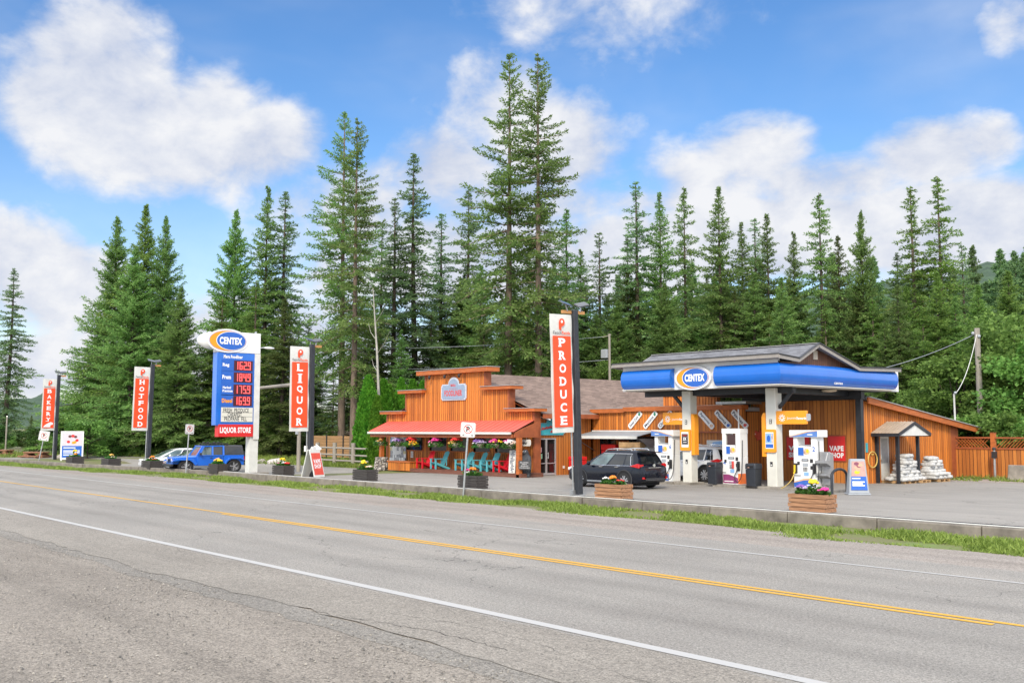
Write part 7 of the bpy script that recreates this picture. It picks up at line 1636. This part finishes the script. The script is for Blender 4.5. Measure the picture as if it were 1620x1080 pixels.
tree_kind('tallB', 'conifer', 'tree', 2, NEED, BARK, H=36, R=4.4, cb=.22, gap=.56, nb=5, sparse=.62, droop=.22, up=.7, power=.72, ragged=.52)
tree_kind('thinA', 'conifer', 'tree', 3, NEEDB, BARKD, H=28, R=3.5, cb=.06, gap=.50, nb=5, sparse=.66, droop=.34, up=.45, power=.80, ragged=.45)
tree_kind('thinB', 'conifer', 'tree', 4, NEEDB, BARKD, H=28, R=3.0, cb=.12, gap=.54, nb=4, sparse=.70, droop=.30, up=.5, power=.74, ragged=.5)
tree_kind('midA', 'conifer', 'tree', 5, NEED, BARKD, H=26, R=4.8, cb=.02, gap=.48, nb=6, sparse=.74, droop=.26, up=.65, power=.95, ragged=.38)
tree_kind('midB', 'conifer', 'tree', 6, NEEDO, BARKD, H=26, R=4.4, cb=.04, gap=.48, nb=6, sparse=.72, droop=.24, up=.65, power=.9, ragged=.42)
tree_kind('midC', 'conifer', 'tree', 11, NEED, BARKD, H=26, R=4.0, cb=.05, gap=.50, nb=5, sparse=.72, droop=.38, up=.45, power=.8, ragged=.5)
tree_kind('fullA', 'conifer', 'tree', 7, NEED, BARKD, H=26, R=6.8, cb=.01, gap=.44, nb=7, sparse=.82, droop=.14, up=.8, power=1.0, ragged=.32)
tree_kind('fullB', 'conifer', 'tree', 8, NEEDG, BARKD, H=26, R=6.4, cb=.015, gap=.44, nb=7, sparse=.82, droop=.18, up=.75, power=1.02, ragged=.36)
tree_kind('larch', 'conifer', 'tree', 9, NEEDG, BARK, H=28, R=3.8, cb=.04, gap=.50, nb=5, sparse=.72, droop=.38, up=.5, power=.8, ragged=.48)
tree_kind('farA', 'conifer', 'tree', 10, NEEDB, BARKD, H=24, R=4.2, cb=.02, gap=.7, nb=6, sparse=.92, droop=.28, up=.5, power=.85, ragged=.38, kite=2.0)
rt = random.Random(77)
def plant(key, px, top, Y, label, w=1.0, group=None, z0=-.05):
    t, H, used_ = TREES[key]; p = at(px, top, Y=Y); s = (p.z - z0) / H; wx = s * w; sc = (wx * rt.uniform(.94, 1.06), wx * rt.uniform(.94, 1.06), s)
    lz = rt.uniform(0, 6.28)
    if used_[0] == 0:
        used_[0] = 1; t.location = (p.x, Y, z0); t.rotation_euler = (0, 0, lz); t.scale = sc; t['label'] = label
        if group: t['group'] = group
        return t
    o = dup(t, (p.x, Y, z0), lz, label, group, sc)
    if not group and 'group' in o: del o['group']
    return o
L_ = plant
# far left
L_('thinA', 17, 424, 38, 'slender dark conifer cut by the left picture edge', 1.25)
L_('fullA', 187, 341, 39, 'leftmost spire of the big conifer clump behind the HOTFOOD banner', .95)
L_('fullB', 236, 324, 41, 'tallest broad conifer of the clump behind the HOTFOOD banner', .95)
L_('fullA', 263, 341, 42, 'right hand spire of the conifer clump behind the HOTFOOD banner', .78)
L_('fullA', 214, 392, 37.5, 'shorter full conifer in front of the clump behind the HOTFOOD banner', 1.2)
L_('fullB', 158, 505, 38.5, 'low spreading conifer between the BAKERY and HOTFOOD banners', 1.7)
L_('fullA', 287, 452, 40, 'shorter conifer filling the right flank of the clump above the parked cars', 1.2)
# behind the price sign
L_('fullA', 374, 330, 48, 'broad pointed conifer rising left of the price sign top', .85)
L_('midA', 425, 295, 51, 'conifer spire above the price sign, left of the slim one', 1.0)
L_('thinA', 459, 300, 53, 'slim conifer spire directly above the LIQUOR banner', 1.2)
L_('larch', 352, 470, 44, 'bright yellow green conifer crowding the left side of the price sign', 1.9)
L_('larch', 404, 440, 46, 'pale green soft conifer behind the right side of the price sign', 1.6)
L_('midB', 447, 470, 47, 'olive conifer behind the street lamp arm', 1.5)
L_('midA', 337, 555, 43.5, 'low conifer behind the shingled notice shelter', 2.2)
# tall twin and the group behind the store
L_('tallA', 548, 178, 50, 'left trunk of the tall twin conifers left of the store', .95)
L_('tallB', 566, 184, 47.2, 'right trunk of the tall twin conifers, its bare bole reaching the plank fence', .95)
L_('thinB', 624, 309, 58, 'thin conifer right of the tall twin, left of the bluish spire', 1.2)
L_('thinB', 606, 350, 60, 'short thin conifer close against the tall twin conifers', 1.2)
L_('thinA', 665, 240, 60, 'bluish conifer spire midway between the two tallest groups', 1.15)
L_('thinB', 700, 334, 66, 'sparse pale conifer between the bluish spire and the dense blue one', 1.2)
L_('thinA', 733, 297, 68, 'dense blue green conifer just left of the tallest pair', 1.25)
L_('tallA', 803, 83, 56, 'left of the two tallest conifers, behind the store roof', 1.0)
L_('tallB', 851, 82, 57, 'right of the two tallest conifers, with a long bare bole', .95)
L_('midC', 895, 324, 66, 'conifer just right of the tallest pair, above the PRODUCE banner', 1.0)
# row behind the forecourt
for key, px, top, Y, lab, w in (
    ('thinB', 948, 364, 72, 'pale thin conifer right of the PRODUCE banner top', 1.3), ('thinB', 1005, 283, 74, 'bare topped thin conifer, first tall one left of the fuel canopy', 1.15),
    ('midA', 1040, 305, 75, 'dark conifer above the left end of the canopy roof', .95), ('midC', 1080, 290, 78, 'narrow topped conifer above the oval canopy badge', .8),
    ('midA', 1140, 295, 75, 'full conifer above the middle of the canopy roof', 1.05), ('thinB', 1192, 343, 82, 'thin pale spire behind the canopy ridge, left of a fuller one', 1.2),
    ('midB', 1215, 335, 77, 'fuller conifer above the canopy ridge', 1.0), ('midA', 1255, 367, 82, 'short dark conifer behind the canopy gable', .95),
    ('midC', 1298, 300, 76, 'pointed conifer above the canopy gable', .95), ('fullA', 1361, 332, 77, 'dense conifer right of the canopy gable', .7),
    ('larch', 1438, 292, 78, 'furry topped light conifer above the shed roof', 1.15), ('larch', 1485, 274, 79, 'tallest conifer on the right, above the service mast', 1.15),
    ('thinB', 1521, 385, 84, 'thin conifer just left of the tall utility pole', 1.3), ('midB', 1327, 372, 80, 'conifer half hidden between the gable spire and the dense one', .95), ('thinA', 1412, 400, 82, 'short conifer close left of the furry topped one', 1.3), ('midA', 1170, 352, 79, 'dark conifer shoulder beside the full canopy conifer', .95), ('thinA', 986, 375, 77, 'small spire left of the bare topped thin conifer', 1.2)):
    L_(key, px, top, Y, lab, w)
# the fill of the wood, by stretches
def fill(n, x0, x1, t0, t1, Y0, Y1, keys, label, group, w=(1.1, 1.5)):
    for i in range(n):
        px = x0 + (x1 - x0) * (i + rt.uniform(.15, .85)) / n; L_(rt.choice(keys), px, rt.uniform(t0, t1), rt.uniform(Y0, Y1), label, rt.uniform(*w), group)
fill(9, 455, 640, 470, 590, 50, 60, ['midA', 'midA', 'midB', 'larch'], 'mid height green conifer in the wood left of the store front', 'conifers filling the wood left of the store')
fill(11, 640, 930, 420, 560, 60, 72, ['midA', 'midB', 'larch', 'midC', 'thinA'], 'mid height green conifer in the wood behind the store roof', 'conifers filling the wood behind the store', (1.2, 1.7))
fill(8, 730, 930, 380, 470, 66, 76, ['midA', 'midA', 'thinA'], 'mid height green conifer in the wood behind the store roof', 'conifers filling the wood behind the store', (1.0, 1.3))
fill(19, 920, 1240, 425, 510, 66, 86, ['midA', 'midB', 'midC', 'larch', 'fullA'], 'mid height green conifer in the wood behind the canopy', 'conifers filling the wood behind the canopy', (1.1, 1.5))
fill(23, 1230, 1680, 420, 505, 66, 90, ['midA', 'midB', 'midC', 'fullB', 'larch'], 'mid height green conifer in the wood behind the shed', 'conifers filling the wood behind the shed', (1.1, 1.5))
fill(16, 1530, 1720, 384, 450, 96, 150, ['farA'], 'small distant conifer on the slope at the right edge', 'distant conifers on the slope', (.8, 1.1))
fill(12, 930, 1660, 395, 440, 110, 160, ['farA'], 'small distant conifer showing between the nearer crowns', 'distant conifers between the crowns', (.9, 1.2))
fill(5, -60, 110, 640, 690, 34, 60, ['midA', 'larch', 'midB'], 'low conifer in the thicket behind the log tables', 'conifers in the thicket behind the log tables', (1.4, 1.9))
fill(4, 255, 350, 590, 640, 45, 50, ['fullA', 'midA'], 'low shaded conifer behind the parked cars', 'conifers behind the parked cars', (1.2, 1.6))

# ---------------------------------------------------------------- columnar cedars, broadleaf bushes, dead birch
def leaf_cloud(rg, pts, size, n, spread):
    V = []
    for (c, r) in pts:
        m = n; d = unit(rg.normal(0, 1, (m, 3))); rr = r * rg.random(m) ** (1 / 2.2); P = np.asarray(c) + d * rr[:, None] * np.array([1, 1, .8])
        dirv = unit(d * .6 + rg.normal(0, .7, (m, 3)) + np.array([0, 0, -.15])); nrm = unit(rg.normal(0, 1, (m, 3)) + np.array([0, 0, .8])); wv = unit(np.cross(dirv, nrm)); l = size * rg.uniform(.6, 1.35, m)
        V.append(np.stack([P, P + dirv * (l * .5)[:, None] + wv * (l * .34)[:, None], P + dirv * l[:, None], P + dirv * (l * .5)[:, None] - wv * (l * .34)[:, None]], 1).reshape(-1, 3))
    V = np.concatenate(V); return V, np.arange(len(V)).reshape(-1, 4)
def cedar_kind(seed, H=8.0, R=.95):
    rg = np.random.default_rng(seed); m = 9000; z = rg.random(m) ** 1.0 * H; prof = R * np.minimum(1, .55 + z / H * 2.2) * np.clip((1 - (z / H) ** 2.6), .03, 1) ** .9; az = rg.uniform(0, 6.283, m)
    lump = 1 + .14 * np.sin(az * 5 + z * 2.3) + .10 * np.sin(az * 3 - z * 1.1 + seed); r = prof * lump * (1 - .35 * rg.random(m) ** 2)
    P = np.stack([np.cos(az) * r, np.sin(az) * r, z], 1); out_ = np.stack([np.cos(az), np.sin(az), np.zeros(m)], 1)
    dirv = unit(out_ * rg.uniform(.15, .7, m)[:, None] + np.array([0, 0, 1.0]) + rg.normal(0, .22, (m, 3))); wv = unit(np.cross(dirv, out_ + rg.normal(0, .5, (m, 3)))); l = .30 * rg.uniform(.6, 1.4, m)
    V = np.stack([P, P + dirv * (l * .5)[:, None] + wv * (l * .26)[:, None], P + dirv * l[:, None], P + dirv * (l * .5)[:, None] - wv * (l * .26)[:, None]], 1).reshape(-1, 3)
    t = thing('cedar', 'x', 'cedar', group='columnar cedars beside the store'); c = bpy.data.objects.new('crown', mesh_np('crown', V, np.arange(len(V)).reshape(-1, 4), CEDM)); COL.objects.link(c); c.parent = t; CH.setdefault(t, []).append(c)
    tb = MB(); tb.tube([(0, 0, -.2), (0, 0, H * .9)], [.13, .02], 7); tb.build('trunk', BARKD, t, recalc=False); TREES['cedar%d' % seed] = (t, H, [0])
cedar_kind(1); cedar_kind(2)
CED = [(583, 597, 40.5, 1.0, 'leftmost tall cedar, at the corner of the porch roof'), (597, 628, 39.4, .9, 'shorter cedar standing before the leftmost tall one'), (607, 603, 42.4, 1.0, 'cedar behind the dead birch, left of the false front'), (616, 612, 43.4, .9, 'cedar just right of the dead birch'), (635, 601, 44.8, .9, 'cedar tip above the lowest left cornice'), (653, 604, 46.5, .9, 'cedar tip left of the middle cornice'), (668, 606, 48, .9, 'rightmost cedar tip against the top cornice'), (569, 655, 41.0, 1.0, 'low bushy cedar at the left foot of the row')]
for i, (px, top, Y, w, lab) in enumerate(CED): L_('cedar%d' % (1 + i % 2), px, top, Y, lab, w * 1.18, 'columnar cedars beside the store')
def broad_kind(key, seed, mat, H, R, leaf=.24, n=230, clumps=46, name='broadleaf_tree', cat='tree'):
    rg = np.random.default_rng(seed); pts = []
    for i in range(clumps):
        z = H * (.16 + .80 * rg.random()); q = (z / H - .5) / .55; rr = R * math.sqrt(max(.04, 1 - q * q)) * rg.uniform(.35, 1.0); a = rg.uniform(0, 6.28); pts.append(((rr * math.cos(a), rr * math.sin(a), z), R * rg.uniform(.22, .42)))
    V, F = leaf_cloud(rg, pts, leaf, n, .8); t = thing(name, 'x', cat)
    c = bpy.data.objects.new('crown', mesh_np('crown', V, F, mat)); COL.objects.link(c); c.parent = t; CH.setdefault(t, []).append(c)
    tb = MB(); tb.tube([(0, 0, -.2), (.05, 0, H * .45), (.0, .05, H * .9)], [.035 * H * .5, .02 * H * .5, .01], 7)
    for (p, r) in pts[::2]: tb.tube([(0, 0, max(.1, p[2] * .55)), tuple(p)], [.05, .015], 4, cap=False)
    tb.build('trunk', BARKD, t, recalc=False); TREES[key] = (t, H, [0])
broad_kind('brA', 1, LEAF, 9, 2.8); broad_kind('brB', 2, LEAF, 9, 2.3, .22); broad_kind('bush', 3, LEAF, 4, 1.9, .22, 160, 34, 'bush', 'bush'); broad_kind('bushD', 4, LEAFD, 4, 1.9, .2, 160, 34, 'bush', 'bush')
for px, top, Y, key, lab, w in ((1590, 500, 63, 'brA', 'bright green broadleaf tree at the right picture edge', 1.1), (1512, 560, 61.5, 'brB', 'bright broadleaf tree behind the service mast', 1.3), (1468, 600, 63, 'brA', 'light green broadleaf tree behind the end of the shed roof', 1.2), (1562, 560, 62, 'brB', 'leafy broadleaf tree right of the tall utility pole', 1.3), (1630, 540, 61.5, 'brA', 'broadleaf tree cut by the right edge above the fence', 1.2), (965, 570, 64, 'brB', 'small bright broadleaf tree beside the slim grey pole', 1.0), (1440, 640, 66, 'brB', 'small broadleaf tree showing over the shed roof', 1.2)):
    L_(key, px, top, Y, lab, w)
for i in range(9): px = 1440 + 215 * (i + rt.random() * .6) / 9; L_('bush', px, rt.uniform(650, 672), rt.uniform(57.5, 60), 'leafy bush in the thicket behind the lattice fence', 1.2, 'bushes behind the lattice fence')
for i, px in enumerate((-14, 10, 36, 62, 84, 140, 108, 160)): L_('bush' if i % 3 else 'bushD', px, (672, 690, 682, 676, 690, 668, 660, 690)[i], 32 + (i * 7 % 5) * 2.2, 'leafy bush in the thicket behind the log tables and BAKERY pole', 1.35, 'bushes at the left roadside')
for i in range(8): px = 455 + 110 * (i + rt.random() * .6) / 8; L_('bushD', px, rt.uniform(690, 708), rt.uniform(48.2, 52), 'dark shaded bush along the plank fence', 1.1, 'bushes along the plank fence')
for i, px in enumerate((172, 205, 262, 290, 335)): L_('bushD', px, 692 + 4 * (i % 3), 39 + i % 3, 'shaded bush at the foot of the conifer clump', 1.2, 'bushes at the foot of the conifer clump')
p = at(603, 735, Y=41.8); top = at(590, 455, Y=41.8); bt = thing('dead_birch', 'thin pale leaning dead birch among the cedars', 'tree', (p.x, 41.8, -.05)); d = top - p
mb = MB(); mb.tube([(0, 0, 0), (d.x * .3 + .1, 0, d.z * .3), (d.x * .65, .1, d.z * .65), (d.x, 0, d.z)], [.13, .11, .08, .03], 7); mb.build('trunk', BARKW, bt, smooth=1); mb = MB()
for f, L, s in ((.62, 1.6, 1), (.7, 1.3, -1), (.8, 1.2, 1), (.88, .8, -1), (.52, 1.0, -1)): mb.tube([(d.x * f, .08, d.z * f), (d.x * f + s * L * .6, .1, d.z * f + L * .5), (d.x * f + s * L, .2, d.z * f + L * 1.1)], [.03, .02, .006], 4, cap=False)
mb.build('limb', BARKW, bt)
